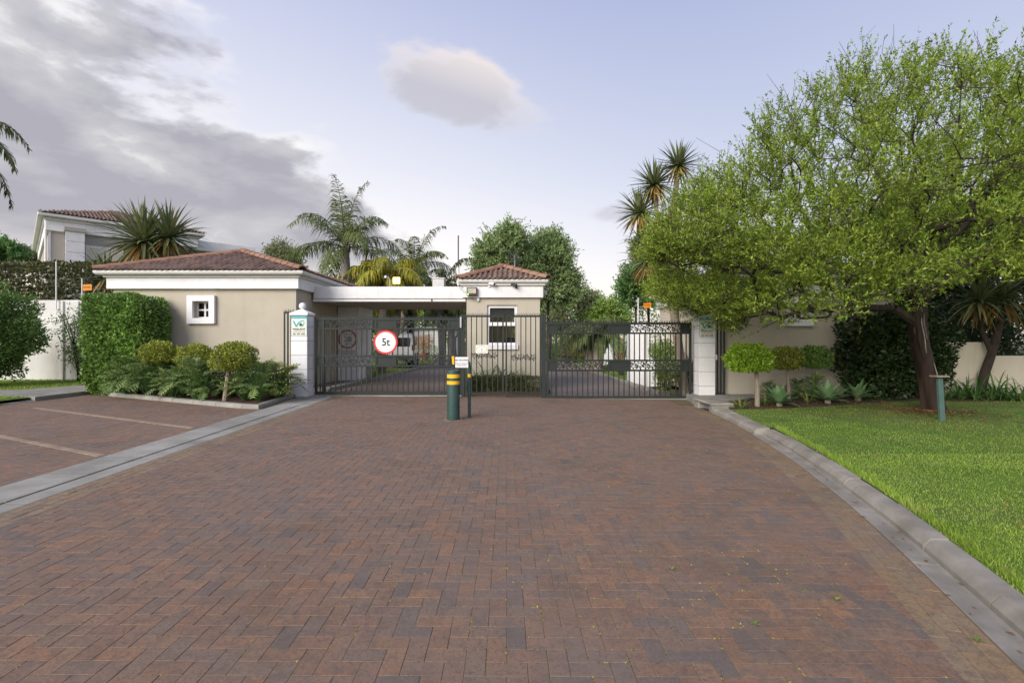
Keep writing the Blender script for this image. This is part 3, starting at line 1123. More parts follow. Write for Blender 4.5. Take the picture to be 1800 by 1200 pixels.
M['farpave'] = brick_road_mat()
grid_sheet('road', -7.5, 4.75, 14.03, 90, 24, 2, lambda x: gz(x) - 0.004, M['farpave'])
sheet('road', [(-7.5, 55), (30, 48), (30, 53), (-7.5, 62)], 0.012, M['farpave'])
MBk = MB()
lawn_i = structure(MB().prism_xy([(-5.35, 20.6), (-4.95, 30), (-6.5, 42), (-10, 52), (-40, 52), (-40, 20.6)], -0.1, 0.08).build('lawn', M['turf']))
lawn_i2 = structure(MB().prism_xy([(4.25, 19.2), (4.1, 30), (4.2, 46), (40, 46), (40, 19.2)], -0.2, -0.02).build('lawn', M['turf']))
lawn_i3 = structure(MB().prism_xy([(-2.5, 56), (30, 56), (30, 80), (-2.5, 80)], -0.1, 0.1).build('lawn', M['turf']))
ik = structure(MB().add([(-5.5, 14.9, -0.1), (-5.4, 14.9, -0.1), (-5.4, 20, -0.1), (-5.5, 20, -0.1)], [(0, 1, 2, 3)]).build('kerb', M['soil']))
for cv, sg in ((Curve([(-5.5, 15.0), (-5.3, 20.0), (-4.9, 30.0), (-6.4, 42)]), 1), (Curve([(4.35, 15.2), (4.2, 20.0), (4.05, 30.0), (4.15, 46)]), -1)):
    s = 0.0
    while s < cv.len - 0.2:
        e = min(s + 1.0, cv.len)
        pr = [(0.0, -0.08), (0.0, 0.09), (0.03, 0.11), (0.15, 0.115), (0.15, -0.08)]
        if sg > 0:
            pr = [(-o, z) for o, z in pr][::-1]
        sweep_block(cv, s + 0.006, e - 0.006, pr, n=1).build('kerb_stone', M['kerb'], ik)
        s = e
# island under the guard house
island = structure(MB().prism_xy([(-1.75, 14.35), (1.0, 14.35), (1.15, 15.0), (1.15, 19.5), (-1.75, 19.5)], -0.1, 0.05).build('island', M['soil']))
floor_l = structure(MB().prism_xy([(-6.49, 14.95), (-5.55, 14.95), (-5.45, 18.35), (-6.49, 18.35)], -0.05, 0.06).build('pavement', M['farpave']))
# ------------------------------------------------------------------ buildings
def tile_mesh(name, mat, pitch=0.165, length=0.36):
    prof = [(-pitch / 2, 0.0), (-0.055, 0.004), (-0.045, 0.032), (-0.022, 0.052), (0.0, 0.058), (0.022, 0.052), (0.045, 0.032), (0.055, 0.004), (pitch / 2, 0.0)]
    mb = MB()
    n = len(prof)
    vs = [(x, 0.0, z + 0.022 - 0.028) for x, z in prof] + [(x, 0.0, z + 0.022) for x, z in prof] + [(x * 0.97, length, z + 0.0) for x, z in prof]
    fs = []
    for i in range(n - 1):
        fs += [(i, i + 1, n + i + 1, n + i), (n + i, n + i + 1, 2 * n + i + 1, 2 * n + i)]
    mb.add(vs, fs)
    me = mb.mesh(name)
    me.materials.append(mat)
    return me


TILE = tile_mesh('roof_tile', M['tile'])
_r = MB()
_pr = [(0.135 * math.cos(a), 0.11 * math.sin(a) - 0.02) for a in np.linspace(0, PI, 9)]
_n = len(_pr)
_r.add([(x * 1.06, 0.0, z + 0.014) for x, z in _pr] + [(x * 0.96, 0.42, z - 0.004) for x, z in _pr] + [(x * 0.9, 0.0, z - 0.025) for x, z in _pr],
       [(i + 1, i, _n + i, _n + i + 1) for i in range(_n - 1)] + [(i, i + 1, 2 * _n + i + 1, 2 * _n + i) for i in range(_n - 1)])
RIDGE = _r.mesh('ridge_tile', smooth=True)
RIDGE.materials.append(M['ridge'])


def frame_mat(o, e, u, n):
    m = Matrix((e, u, n)).transposed().to_4x4()
    m.translation = o
    return m


def place(name, me, mat4, parent):
    o = bpy.data.objects.new(name, me)
    link(o, parent)
    o.matrix_basis = mat4
    return o


def hip_roof(th, x0, x1, y0, y1, ze, apex, single=(0,), exposure=0.30, pitch=0.165):
    """pyramid roof: slopes listed in `single` get one object per tile, the others one joined part"""
    A = Vector(apex)
    cs = [Vector((x0, y0, ze)), Vector((x1, y0, ze)), Vector((x1, y1, ze)), Vector((x0, y1, ze))]
    b = MB()
    b.add([tuple(c) for c in cs] + [tuple(A)] + [(c.x, c.y, ze - 0.03) for c in cs],
          [(0, 1, 4), (1, 2, 4), (2, 3, 4), (3, 0, 4), (5, 8, 7, 6), (0, 5, 6, 1), (1, 6, 7, 2), (2, 7, 8, 3), (3, 8, 5, 0)])
    roof = b.build('roof', M['roofbase'], th)
    joined = MB()
    for k in range(4):
        p, q = cs[k], cs[(k + 1) % 4]
        e = (q - p).normalized()
        w = (q - p).length
        af = (A - p).dot(e)
        u = (A - p - e * af)
        S = u.length
        u.normalize()
        n = e.cross(u)
        rows = int(S / exposure) + 1
        for r in range(rows):
            t = r * exposure - 0.05
            tm = min(max(t + 0.12, 0), S)
            lo, hi = af * tm / S, w - (w - af) * tm / S
            c = pitch / 2 + (w % pitch) / 2
            while c < w:
                if lo + 0.05 < c < hi - 0.05:
                    m4 = frame_mat(p + e * (c + rnd.uniform(-.003, .003)) + u * (t + rnd.uniform(-.006, .006)) + n * (0.008 + rnd.uniform(0, .004)), e, u, n)
                    if k in single:
                        place('roof_tile', TILE, m4, roof)
                    else:
                        nv = len(joined.v)
                        joined.v += [tuple(m4 @ v.co) for v in TILE.vertices]
                        joined.f += [tuple(i + nv for i in pl.vertices) for pl in TILE.polygons]
                c += pitch
        # hip caps
        h = A - p
        L = h.length
        hd = h.normalized()
        side = hd.cross(Vector((0, 0, 1))).normalized()
        nn = side.cross(hd)
        s = -0.03
        while s < L - 0.1:
            place('ridge_tile', RIDGE, frame_mat(p + hd * s + nn * 0.05, side, hd, nn), roof)
            s += 0.37
    if joined.v:
        joined.build('roof_tiles', M['tile'], roof, kind='stuff')
    cap = MB().lathe([(0.17, -0.03), (0.16, 0.06), (0.09, 0.12), (0.02, 0.135)], (A.x, A.y, A.z + 0.02), 12)
    cap.build('apex_cap', M['ridge'], roof, smooth=True)
    return roof


def hole_wall(mb, x0, x1, y0, y1, z0, z1, hx0, hx1, hz0, hz1):
    mb.box(x0, hx0, y0, y1, z0, z1)
    mb.box(hx1, x1, y0, y1, z0, z1)
    mb.box(hx0, hx1, y0, y1, z0, hz0)
    mb.box(hx0, hx1, y0, y1, hz1, z1)


def eaves(th, x0, x1, y0, y1, zb, over=0.12, gut=0.34, h=0.33):
    """white fascia box, moulding and half-round gutter around a wall rectangle; returns the gutter rectangle and its top"""
    o = over
    MB().box(x0 - o, x1 + o, y0 - o, y1 + o, zb, zb + h).build('fascia', M['white'], th, bevel=0.006)
    o2 = over + 0.06
    MB().box(x0 - o2, x1 + o2, y0 - o2, y1 + o2, zb + h + 0.002, zb + h + 0.07).build('moulding', M['gutterw'], th, bevel=0.008)
    g = gut
    zt = zb + h + 0.072
    mb = MB()
    prof = [(over + 0.05, zt), (g - 0.05, zt), (g - 0.012, zt + 0.035), (g, zt + 0.075), (g, zt + 0.11), (g - 0.02, zt + 0.118), (over + 0.05, zt + 0.115)]
    vs, k = [], len(prof)
    for sx, sy in ((0, 0), (1, 0), (1, 1), (0, 1)):
        for off, z in prof:
            vs.append(((x1 + off) if sx else (x0 - off), (y1 + off) if sy else (y0 - off), z))
    fs = []
    for c in range(4):
        d = (c + 1) % 4
        for j in range(k):
            fs.append((c * k + j, d * k + j, d * k + (j + 1) % k, c * k + (j + 1) % k))
    mb.add(vs, fs)
    mb.build('gutter', M['gutterw'], th)
    return (x0 - g + 0.03, x1 + g - 0.03, y0 - g + 0.03, y1 + g - 0.03, zt + 0.118)


def small_window(th, hx0, hx1, hz0, hz1, yw, fr=0.17, lit=False):
    """square hole with a thick projecting surround and a four-pane sash set back"""
    s = MB()
    y0, y1 = yw - 0.10, yw + 0.004
    s.box(hx0 - fr, hx1 + fr, y0, y1, hz1, hz1 + fr)
    s.box(hx0 - fr, hx1 + fr, y0, y1, hz0 - fr, hz0)
    s.box(hx0 - fr, hx0, y0, y1, hz0, hz1)
    s.box(hx1, hx1 + fr, y0, y1, hz0, hz1)
    win = s.build('window', M['white'], th)
    f = MB()
    yf0, yf1 = yw + 0.13, yw + 0.17
    w = 0.045
    f.box(hx0, hx1, yf0, yf1, hz1 - w, hz1); f.box(hx0, hx1, yf0, yf1, hz0, hz0 + w)
    f.box(hx0, hx0 + w, yf0, yf1, hz0 + w, hz1 - w); f.box(hx1 - w, hx1, yf0, yf1, hz0 + w, hz1 - w)
    cx, cz = (hx0 + hx1) / 2, (hz0 + hz1) / 2
    f.box(cx - 0.025, cx + 0.025, yf0 + .002, yf1 - .002, hz0 + w, hz1 - w)
    f.box(hx0 + w, hx1 - w, yf0 + .004, yf1 - .004, cz - 0.025, cz + 0.025)
    f.build('frame', M['white'], win)
    for sx in (0, 1):
        for sz in (0, 1):
            MB().box((hx0 + w, cx + .025)[sx], (cx - .025, hx1 - w)[sx], yf0 + .018, yf0 + .024, (hz0 + w, cz + .025)[sz], (cz - .025, hz1 - w)[sz]).build('pane', M['glass'], win)
    return win


# --- gatehouse on the left
gl = thing('gatehouse', 'beige plastered gatehouse with square four-pane window behind the lobed-leaf plants', 'building', (-9.25, 17.1, 0))
WX0, WX1, WY0, WY1, WZ = -12.0, -6.5, 14.9, 19.2, 3.10
hx0, hx1, hz0, hz1 = X(341.5, 14.9), X(370, 14.9), Z(559, 14.9), Z(529.5, 14.9)
w = MB()
hole_wall(w, WX0, WX1, WY0, WY0 + 0.22, -0.1, WZ, hx0, hx1, hz0, hz1)
w.box(WX0, WX0 + .22, WY0 + .22, WY1, -.1, WZ); w.box(WX1 - .22, WX1, WY0 + .22, WY1, -.1, WZ); w.box(WX0 + .22, WX1 - .22, WY1 - .22, WY1, -.1, WZ)
w.build('wall', M['plaster'], gl)
small_window(gl, hx0, hx1, hz0, hz1, WY0)
ex = eaves(gl, WX0, WX1, WY0, WY1, 3.075)
hip_roof(gl, ex[0], ex[1], ex[2], ex[3], ex[4], (-9.25, 17.05, 4.55))

# --- guard house in the middle
gm = thing('guard_house', 'small beige guard house with tall white window and tiled hip roof between the gates', 'building', (-0.28, 17.1, 0))
GX0, GX1, GY0, GY1, GZ = -1.46, 0.90, 15.9, 18.3, 2.95
ghx0, ghx1, ghz0, ghz1 = -0.80, 0.165, 1.30, 2.67
w = MB()
hole_wall(w, GX0, GX1, GY0, GY0 + 0.2, -0.1, GZ, ghx0, ghx1, ghz0, ghz1)
w.box(GX0, GX0 + .2, GY0 + .2, GY1, -.1, GZ); w.box(GX1 - .2, GX1, GY0 + .2, GY1, -.1, GZ)
w.build('wall', M['plaster'], gm)
w = MB()
w.box(GX0 + .2, GX1 - .2, GY1 - .2, GY1, -.1, GZ)
w.build('rear_wall', M['roomwall'], gm)
fl = MB().box(GX0 + .2, GX1 - .2, GY0 + .2, GY1 - .2, 0.0, 0.06).build('floor', M['roomwall'], gm)
f = MB()
yf0, yf1, t = GY0 + 0.07, GY0 + 0.13, 0.06
f.box(ghx0, ghx1, yf0, yf1, ghz1 - t, ghz1); f.box(ghx0, ghx0 + t, yf0, yf1, 1.46, ghz1 - t); f.box(ghx1 - t, ghx1, yf0, yf1, 1.46, ghz1 - t)
f.box(ghx0 + t, ghx1 - t, yf0 - .012, yf1, 2.00, 2.09); f.box(ghx0, ghx1, yf0, yf1, 1.40, 1.46)
gw = f.build('window', M['white'], gm, bevel=0.004)
f = MB()
f.box(ghx0 + t, ghx1 - t, yf0 - .008, yf1 - .01, 2.09, 2.12); f.box(ghx0 + t, ghx1 - t, yf0 - .008, yf1 - .01, ghz1 - t - .03, ghz1 - t)
f.box(ghx0 + t, ghx0 + t + .025, yf0 - .008, yf1 - .01, 2.12, ghz1 - t - .03); f.box(ghx1 - t - .025, ghx1 - t, yf0 - .008, yf1 - .01, 2.12, ghz1 - t - .03)
f.build('frame', M['white'], gw)
MB().box(ghx0 + t + .025, ghx1 - t - .025, yf0 + .02, yf0 + .026, 2.12, ghz1 - t - .03).build('pane', M['glass'], gw)
MB().box(ghx0 + t, ghx1 - t, yf0 + .02, yf0 + .026, 1.46, 2.00).build('pane', M['glass'], gw)
MB().box(ghx0 - 0.0, ghx1 + 0.03, GY0 - 0.06, GY0 + 0.16, 1.24, 1.40).build('sill', M['white'], gw, bevel=0.006)
b = MB()
for i in range(9):
    z = 2.60 - i * 0.03
    b.box(ghx0 + .09, ghx1 - .09, yf1 + .03, yf1 + .05, z - .026, z)
b.build('blind', M['blind'], gw)
ex = eaves(gm, GX0, GX1, GY0, GY1, 2.90, over=0.10, gut=0.25, h=0.38)
hip_roof(gm, ex[0], ex[1], ex[2], ex[3], ex[4], (-0.30, 17.05, 4.03), single=(0,))
# things inside the guard room
ch = thing('office_chair', 'dark high-backed chair inside the guard house behind the window', 'chair', (-0.05, 16.75, 0.06))
b = MB().prism_xz([(-.24, .6), (.2, .6), (.23, 1.25), (.17, 1.5), (.06, 1.58), (-.1, 1.58), (-.21, 1.5), (-.27, 1.25)], 16.72, 16.82)
b.v = [(x - 0.04, y, z + 0.06) for x, y, z in b.v]
b.build('backrest', M['chair'], ch, bevel=0.03, smooth=True)
MB().box(-.3, .2, 16.8, 17.28, .5, .62).build('seat', M['chair'], ch, bevel=0.03)
MB().lathe([(.03, 0), (.03, .44)], (-.05, 17.02, .06), 10).build('stem', M['darkmetal'], ch)
for k in range(5):
    a = 2 * PI * k / 5
    MB().tube([(-.05, 17.02, .16), (-.05 + .27 * math.cos(a), 17.02 + .27 * math.sin(a), .09)], .02, 6).build('leg', M['darkmetal'], ch)
dk = thing('desk', 'dark desk standing under the guard house window', 'desk', (-.3, 16.35, .06))
MB().box(-1.1, .55, 16.15, 16.55, 1.02, 1.07).build('top', M['chair'], dk)
for x in (-1.08, .49):
    MB().box(x, x + .04, 16.17, 16.53, .06, 1.018).build('leg', M['chair'], dk)
mo = thing('monitor', 'small dark monitor on the guard house desk', 'monitor', (-.68, 16.35, 1.07))
MB().box(-.86, -.56, 16.34, 16.38, 1.16, 1.52).build('screen', M['chair'], mo, bevel=0.01)
MB().box(-.74, -.68, 16.30, 16.42, 1.07, 1.158).build('stand', M['chair'], mo)
lm = thing('ceiling_lamp', 'small lit yellowish tube lamp on the guard house rear wall', 'lamp', (0.4, 18.0, 2.1))
MB().box(0.10, 0.62, 18.02, 18.098, 2.05, 2.15).build('housing', M['signwhite'], lm)
MB().box(0.14, 0.58, 17.99, 18.018, 2.07, 2.13).build('tube', M['greenlamp'], lm)

# --- flat canopy between the two
cp = thing('canopy', 'flat white concrete canopy over the entrance lane beside the guard house', 'canopy', (-4.0, 18.0, 0))
MB().box(-6.42, -1.58, 16.0, 16.22, 2.885, 3.27).build('fascia', M['white'], cp, bevel=0.008)
MB().box(-6.46, -1.50, 16.04, 16.20, 2.79, 2.878).build('drip_edge', M['white'], cp, bevel=0.006)
MB().box(-6.46, -1.50, 16.225, 20.2, 2.80, 3.20).build('slab', M['plaster'], cp)
MB().box(-2.62, -2.585, 16.015, 16.038, 2.76, 2.90).build('crack', M['darkmetal'], cp)
pier = thing('canopy_pier', 'broad white pier carrying the round speed sign under the canopy', 'pier', (-6.1, 19.3, 0))
MB().box(-6.48, -5.68, 18.4, 20.15, -.05, 2.79).build('shaft', M['white'], pier, bevel=0.012)
MB().box(-5.96, -5.66, 19.2, 20.1, 0, .5).build('stain_patch', M['concrete'], pier)

# --- gatehouse on the right
gr_ = thing('gatehouse', 'shaded beige gatehouse with lit square window behind the agaves', 'building', (8.5, 16.7, 0))
RX0, RX1, RY0, RY1, RZ = 5.88, 10.6, 13.74, 19.7, 2.85
hx0, hx1, hz0, hz1 = 7.73, 8.15, 2.10, 2.56
w = MB()
hole_wall(w, RX0, RX1, RY0, RY0 + 0.22, -0.1, RZ, hx0, hx1, hz0, hz1)
w.box(RX1 - .22, RX1, RY0 + .22, RY1, -.1, RZ); w.box(RX0 + .22, RX1 - .22, RY1 - .22, RY1, -.1, RZ)
w.build('wall', M['plaster'], gr_)
MB().box(RX0, RX0 + .22, RY0 + .222, RY1, -.1, RZ).build('side_wall', M['cream'], gr_)
small_window(gr_, hx0, hx1, hz0, hz1, RY0)
ex = eaves(gr_, RX0, RX1, RY0, RY1, 2.80)
hip_roof(gr_, ex[0], ex[1], ex[2], ex[3], ex[4], (8.24, 16.7, 4.3), single=(3,))
lp = thing('table_lamp', 'warm glowing lamp inside the shaded gatehouse window', 'lamp', (8.0, 14.5, 0))
MB().lathe([(.12, 2.2), (.12, 2.22), (.03, 2.24), (.03, 2.36)], (8.0, 14.5, 0), 12).build('base', M['darkmetal'], lp)
MB().lathe([(.16, 2.34), (.09, 2.62)], (8.0, 14.5, 0), 16).build('lamp_shade', M['warmlamp'], lp)
MB().box(7.4, 8.6, 14.1, 14.9, 2.12, 2.198).build('shelf', M['white'], lp)

# --- boundary walls
wl = thing('boundary_wall', 'tall weathered white boundary wall with pilasters beside the clipped hedge', 'wall', (-17, 18.3, 0))
MB().box(-30, -12.5, 18.2, 18.42, -.1, 3.02).build('wall', M['whitewall'], wl)
for x in (-16.52, -16.20):
    MB().box(x, x + 0.24 * (x > -16.4) + 0.05, 18.14, 18.198, 0.0, 2.98).build('pilaster', M['whitewall'], wl)
wr = thing('boundary_wall', 'low cream garden wall with a stepped top under the big tree', 'wall', (12, 13.9, 0))
MB().box(10.6, 13.42, 13.76, 13.98, -.1, 1.48).build('wall', M['cream'], wr)
MB().box(13.42, 30, 13.76, 13.98, -.1, 1.10).build('lower_wall', M['cream'], wr)
wq = thing('boundary_wall', 'white end wall with electric fence beside the inner garden of the right lane', 'wall', (5.0, 18.7, 0))
MB().box(4.44, 4.98, 18.5, 19.1, -.2, 2.12).build('pier', M['white'], wq, bevel=0.01)
MB().box(4.98, 5.86, 18.62, 18.85, -.2, 2.06).build('wall', M['white'], wq)

# --- two-storey house behind the left wall
hs = thing('house', 'two-storey grey and white house with balcony rising behind the creeper hedge', 'house', (-23.4, 25.0, 0), R(45))


def hb(name, mat, *boxes, **k):
    m = MB()
    for q in boxes:
        m.box(*q)
    o = m.build(name, mat, None, **{a: b_ for a, b_ in k.items() if a != 'parent'})
    o.parent = k.get('parent', hs)
    return o


hb('wall', M['housegrey'], (0, 3.0, 0.0, 13, 0, 7.1), (3.0, 6.4, 1.6, 13, 0, 7.1))
hb('fascia', M['white'], (-.12, 6.5, -.12, 13.1, 7.1, 7.62), bevel=0.01)
hb('eaves_gutter', M['gutterw'], (-.42, 6.8, -.42, 13.4, 7.75, 7.92), bevel=0.03)
hb('soffit', M['white'], (-.2, 6.6, -.2, 13.2, 7.622, 7.748))
rf = MB().add([(-.4, -.4, 7.93), (6.8, -.4, 7.93), (6.8, 13.4, 7.93), (-.4, 13.4, 7.93), (3.2, 3.4, 9.25), (3.2, 9.6, 9.25)], [(0, 1, 4), (1, 2, 5, 4), (2, 3, 5), (3, 0, 4, 5), (0, 3, 2, 1)]).build('roof', M['roofbase'], None)
rf.parent = hs
tl = MB()
S_ = Vector((0, 3.8, 1.32)); Ls = S_.length; U = S_.normalized(); E_ = Vector((1, 0, 0)); Nn = E_.cross(U)
for r in range(14):
    t = r * 0.3
    lo, hi = 3.6 * t / Ls, 7.2 - 3.6 * t / Ls
    c = 0.1
    while c < 7.2:
        if lo < c < hi:
            m4 = frame_mat(Vector((-.4, -.4, 7.94)) + E_ * c + U * (t - .05), E_, U, Nn)
            nv = len(tl.v)
            tl.v += [tuple(m4 @ v.co) for v in TILE.vertices]
            tl.f += [tuple(i + nv for i in pl.vertices) for pl in TILE.polygons]
        c += 0.165
q = tl.build('roof_tiles', M['tile'], None, kind='stuff'); q.parent = rf
pl_ = hb('pillar', M['white'], (.62, 1.32, -.55, -.002, 0, 7.1))
for k in range(7):
    hb('course', M['white'], (.6, 1.34, -.57, -.552, 3.3 + k * .55, 3.3 + k * .55 + .5), parent=pl_)
hb('pillar_cap', M['housegrey'], (.55, 1.4, -.62, -.003, 7.102, 7.30), parent=pl_)
wn = hb('window', M['white'], (1.42, 2.98, -.05, -.003, 3.6, 6.55))
hb('curtain', M['curtain'], (1.50, 1.98, -.075, -.052, 5.2, 6.45), (2.06, 2.90, -.075, -.052, 3.7, 6.45), parent=wn)
w2 = hb('window', M['white'], (3.2, 6.2, 1.55, 1.598, 3.6, 6.4))
hb('pane', M['curtain'], (3.3, 4.6, 1.52, 1.548, 3.7, 6.3), (4.7, 6.1, 1.52, 1.548, 3.7, 6.3), parent=w2)
for yy in (2.2, 4.4, 7.2, 9.6):
    w3 = hb('window', M['white'], (-.05, -.003, yy, yy + 1.1, 3.8, 6.2))
    hb('pane', M['darkglass'], (-.07, -.052, yy + .1, yy + 1.0, 3.9, 6.1), parent=w3)
dp = MB().tube([(-.12, -.05, 7.7), (-.12, -.05, 0)], .05, 8).build('downpipe', M['white'], None); dp.parent = hs
hb('corner_strip', M['white'], (-.02, .07, -.03, -.002, 0, 7.09))
rl = hb('balcony_railing', M['darkmetal'], (1.36, 5.6, -.86, -.83, 4.75, 4.80), (1.36, 5.6, -.86, -.83, 3.9, 3.94), (1.36, 1.41, -.87, -.82, 3.8, 4.8), (3.2, 3.24, -.87, -.82, 3.8, 4.8), (5.5, 5.55, -.87, -.82, 3.8, 4.8))
m = MB()
for k in range(4):
    a = 1.41 + k * 1.04
    m.tube([(a, -.845, 3.94), (a + 1.04, -.845, 4.75)], .014, 4); m.tube([(a, -.845, 4.75), (a + 1.04, -.845, 3.94)], .014, 4)
q = m.build('cross_bars', M['darkmetal'], None); q.parent = rl
hb('balcony_slab', M['white'], (1.34, 5.7, -.9, -.06, 3.5, 3.79))
ln = hb('lantern', M['darkmetal'], (2.86, 2.98, -.2, -.08, 5.85, 6.15), bevel=0.02)
hb('rear_wing', M['housegrey'], (6.42, 9.7, 1.2, 9, 0, 7.1))
hb('rear_wing_fascia', M['white'], (6.42, 10.0, .9, 9.3, 7.1, 7.72), bevel=0.02)
hb('rear_wing_window', M['darkglass'], (8.0, 9.4, 1.15, 1.198, 4.6, 6.1))

# --- white house and garage inside on the left
hi_ = thing('house', 'white house front with doorway seen between the palm trunks beyond the gate', 'house', (-7.0, 44, 0))
MB().box(-12.0, -5.2, 44.0, 50, 0, 2.55).build('wall', M['white'], hi_)
MB().box(-12.3, -4.9, 43.8, 50.3, 2.56, 2.75).build('parapet', M['white'], hi_)
gd = MB().box(-8.9, -7.3, 43.92, 43.998, 0, 2.2).build('garage_door', M['signwhite'], hi_)
for k in range(4):
    MB().box(-8.86, -7.34, 43.9, 43.918, .06 + k * .54, .56 + k * .54).build('panel', M['white'], gd)
MB().box(-6.2, -5.9, 43.9, 43.998, .2, 2.0).build('window', M['darkglass'], hi_)
# --- red roofed house far behind and white gable on the right
hr = thing('house', 'distant house with pinkish tiled roof beyond the far lawn', 'house', (6.5, 74, 0))
MB().box(-1, 12, 72, 80, 0, 2.6).build('wall', M['cream'], hr)
MB().add([(-1.5, 71.5, 2.6), (12.5, 71.5, 2.6), (12.5, 80.5, 2.6), (-1.5, 80.5, 2.6), (2, 76, 4.6), (9, 76, 4.6)], [(0, 1, 5, 4), (1, 2, 5), (2, 3, 4, 5), (3, 0, 4), (0, 3, 2, 1)]).build('roof', M['ridge'], hr)
for x in (0.6, 3.6, 7.0, 9.8):
    MB().box(x, x + 1.3, 71.93, 71.998, .9, 2.1).build('window', M['darkglass'], hr)
hw_ = thing('house', 'white house wall showing behind the two stout palm trunks inside the right gate', 'house', (7.2, 34, 0))
MB().box(5.6, 8.8, 32.0, 38, -.1, 1.95).build('wall', M['white'], hw_)
MB().box(5.5, 8.9, 31.9, 38.1, 1.96, 2.06).build('coping', M['white'], hw_)
MB().box(6.75, 7.25, 31.93, 31.998, .1, 1.7).build('door', M['terracotta'], hw_)
# ------------------------------------------------------------------ gate pillars
def pillar(label, x0, x1, y0, y1, dz):
    p = thing('gate_pillar', label, 'pillar', ((x0 + x1) / 2, (y0 + y1) / 2, dz), group=None)
    MB().box(x0 + .012, x1 - .012, y0 + .012, y1 - .012, -.15, 2.2 + dz).build('core', M['concrete'], p)
    zs = [-.12 + dz, .345 + dz, .735 + dz, 1.122 + dz, 1.512 + dz, 1.90 + dz, 2.2 + dz]
    for a, b in zip(zs[:-1], zs[1:]):
        MB().box(x0, x1, y0, y1, a + .005, b - .005).build('block', M['white'], p, bevel=0.007)
    e = .03
    MB().box(x0 - e, x1 + e, y0 - e, y1 + e, 2.205 + dz, 2.285 + dz).build('cap', M['white'], p, bevel=0.012)
    cx, cy = (x0 + x1) / 2, (y0 + y1) / 2
    m = MB()
    z0, z1, a, b = 2.286 + dz, 2.375 + dz, .5 * (x1 - x0) + .01, .06
    m.add([(cx - a, cy - a, z0), (cx + a, cy - a, z0), (cx + a, cy + a, z0), (cx - a, cy + a, z0), (cx - b, cy - b, z1), (cx + b, cy - b, z1), (cx + b, cy + b, z1), (cx - b, cy + b, z1)],
          [(0, 3, 2, 1), (4, 5, 6, 7), (0, 1, 5, 4), (1, 2, 6, 5), (2, 3, 7, 6), (3, 0, 4, 7)])
    m.build('cap_slope', M['white'], p)
    r = .095
    MB().lathe([(.045, 2.376 + dz - 2.376 - dz)] + [(.045, .012)] + [(r * math.sin(t), .1 - r * math.cos(t)) for t in np.linspace(.5, PI - .001, 12)], (cx, cy, 2.376 + dz), 20).build('ball', M['white'], p, smooth=True)
    return p


PL = pillar('white block gate pillar with ball finial beside the lobed-leaf planting bed', -6.01, -5.565, 13.45, 13.90, 0.0)
PR = pillar('white block gate pillar half hidden by the big tree beside the drain inlet', 5.085, 5.525, 13.45, 13.90, -0.06)


def security_sign(label, x0, z0, y, W=0.43, H=0.545):
    t = thing('security_sign', label, 'sign', (x0 + W / 2, y, z0))
    MB().box(x0, x0 + W, y - .006, y, z0, z0 + H).build('plate', M['signcream'], t)
    ya = y - .0075
    b = MB()
    bw = .009
    b.box(x0, x0 + W, ya, y - .0062, z0 + H - .075, z0 + H); b.box(x0, x0 + bw, ya, y - .0062, z0, z0 + H - .075); b.box(x0 + W - bw, x0 + W, ya, y - .0062, z0, z0 + H - .075); b.box(x0 + bw, x0 + W - bw, ya, y - .0062, z0, z0 + bw)
    b.build('border', M['teal'], t)

    def S(u, v):
        return (x0 + (u - 193) / 177 * W, z0 + H - (v - 210) / 215 * H)
    lg = MB()
    lg.prism_xz([S(*q) for q in ((262, 328), (243, 328), (209, 262), (229, 262), (254, 310))][::1], y - .0085, y - .0062)
    lg.prism_xz([S(*q) for q in ((262, 328), (250, 316), (262, 288), (285, 268), (318, 256), (350, 252), (330, 266), (296, 276), (276, 294))][::1], y - .0088, y - .0063)
    lg.prism_xz([S(*q) for q in ((300, 330), (322, 326), (338, 308), (344, 276), (334, 270), (331, 296), (320, 312))][::1], y - .0086, y - .0064)
    lg.build('logo', M['teal'], t)
    cx, cz = S(300, 303)
    MB().disc(cx, cz, y - .009, y - .0062, .056, 24).build('eye_iris', M['limep'], t)
    MB().disc(cx + .004, cz - .002, y - .0115, y - .0092, .034, 20).build('eye_pupil', M['navy'], t)
    text('header', 'SECURITY PATROLS', .040, (x0 + W / 2, y - .0095, z0 + H - .038), M['signcream'], t, sx=1.0)
    text('lettering', 'VIGILANT', .072, (x0 + W / 2, y - .008, S(0, 353)[1]), M['black'], t, bold=.0022, sx=1.12)
    text('lettering', 'ARMED RESPONSE', .036, (x0 + W / 2, y - .008, S(0, 379)[1]), M['black'], t, sx=1.12)
    text('lettering', '021 975 1655', .058, (x0 + W / 2, y - .008, S(0, 404)[1]), M['black'], t, bold=.002, sx=1.02)
    return t


security_sign('teal and cream security company sign on the fully visible gate pillar', -6.0, 1.648, 13.448)
security_sign('teal and cream security company sign on the pillar partly covered by tree leaves', 5.09, 1.60, 13.448)

# ------------------------------------------------------------------ gates
GM = M['gate']
BAR = {}


def bar(x, y, z0, z1, parent, w=0.026):
    key = (round(z1 - z0, 3), w)
    if key not in BAR:
        me = MB().box(-w / 2, w / 2, -w / 2, w / 2, 0, z1 - z0).mesh('bar')
        me.materials.append(GM)
        BAR[key] = me
    return inst('bar', BAR[key], (x, y, z0), parent)


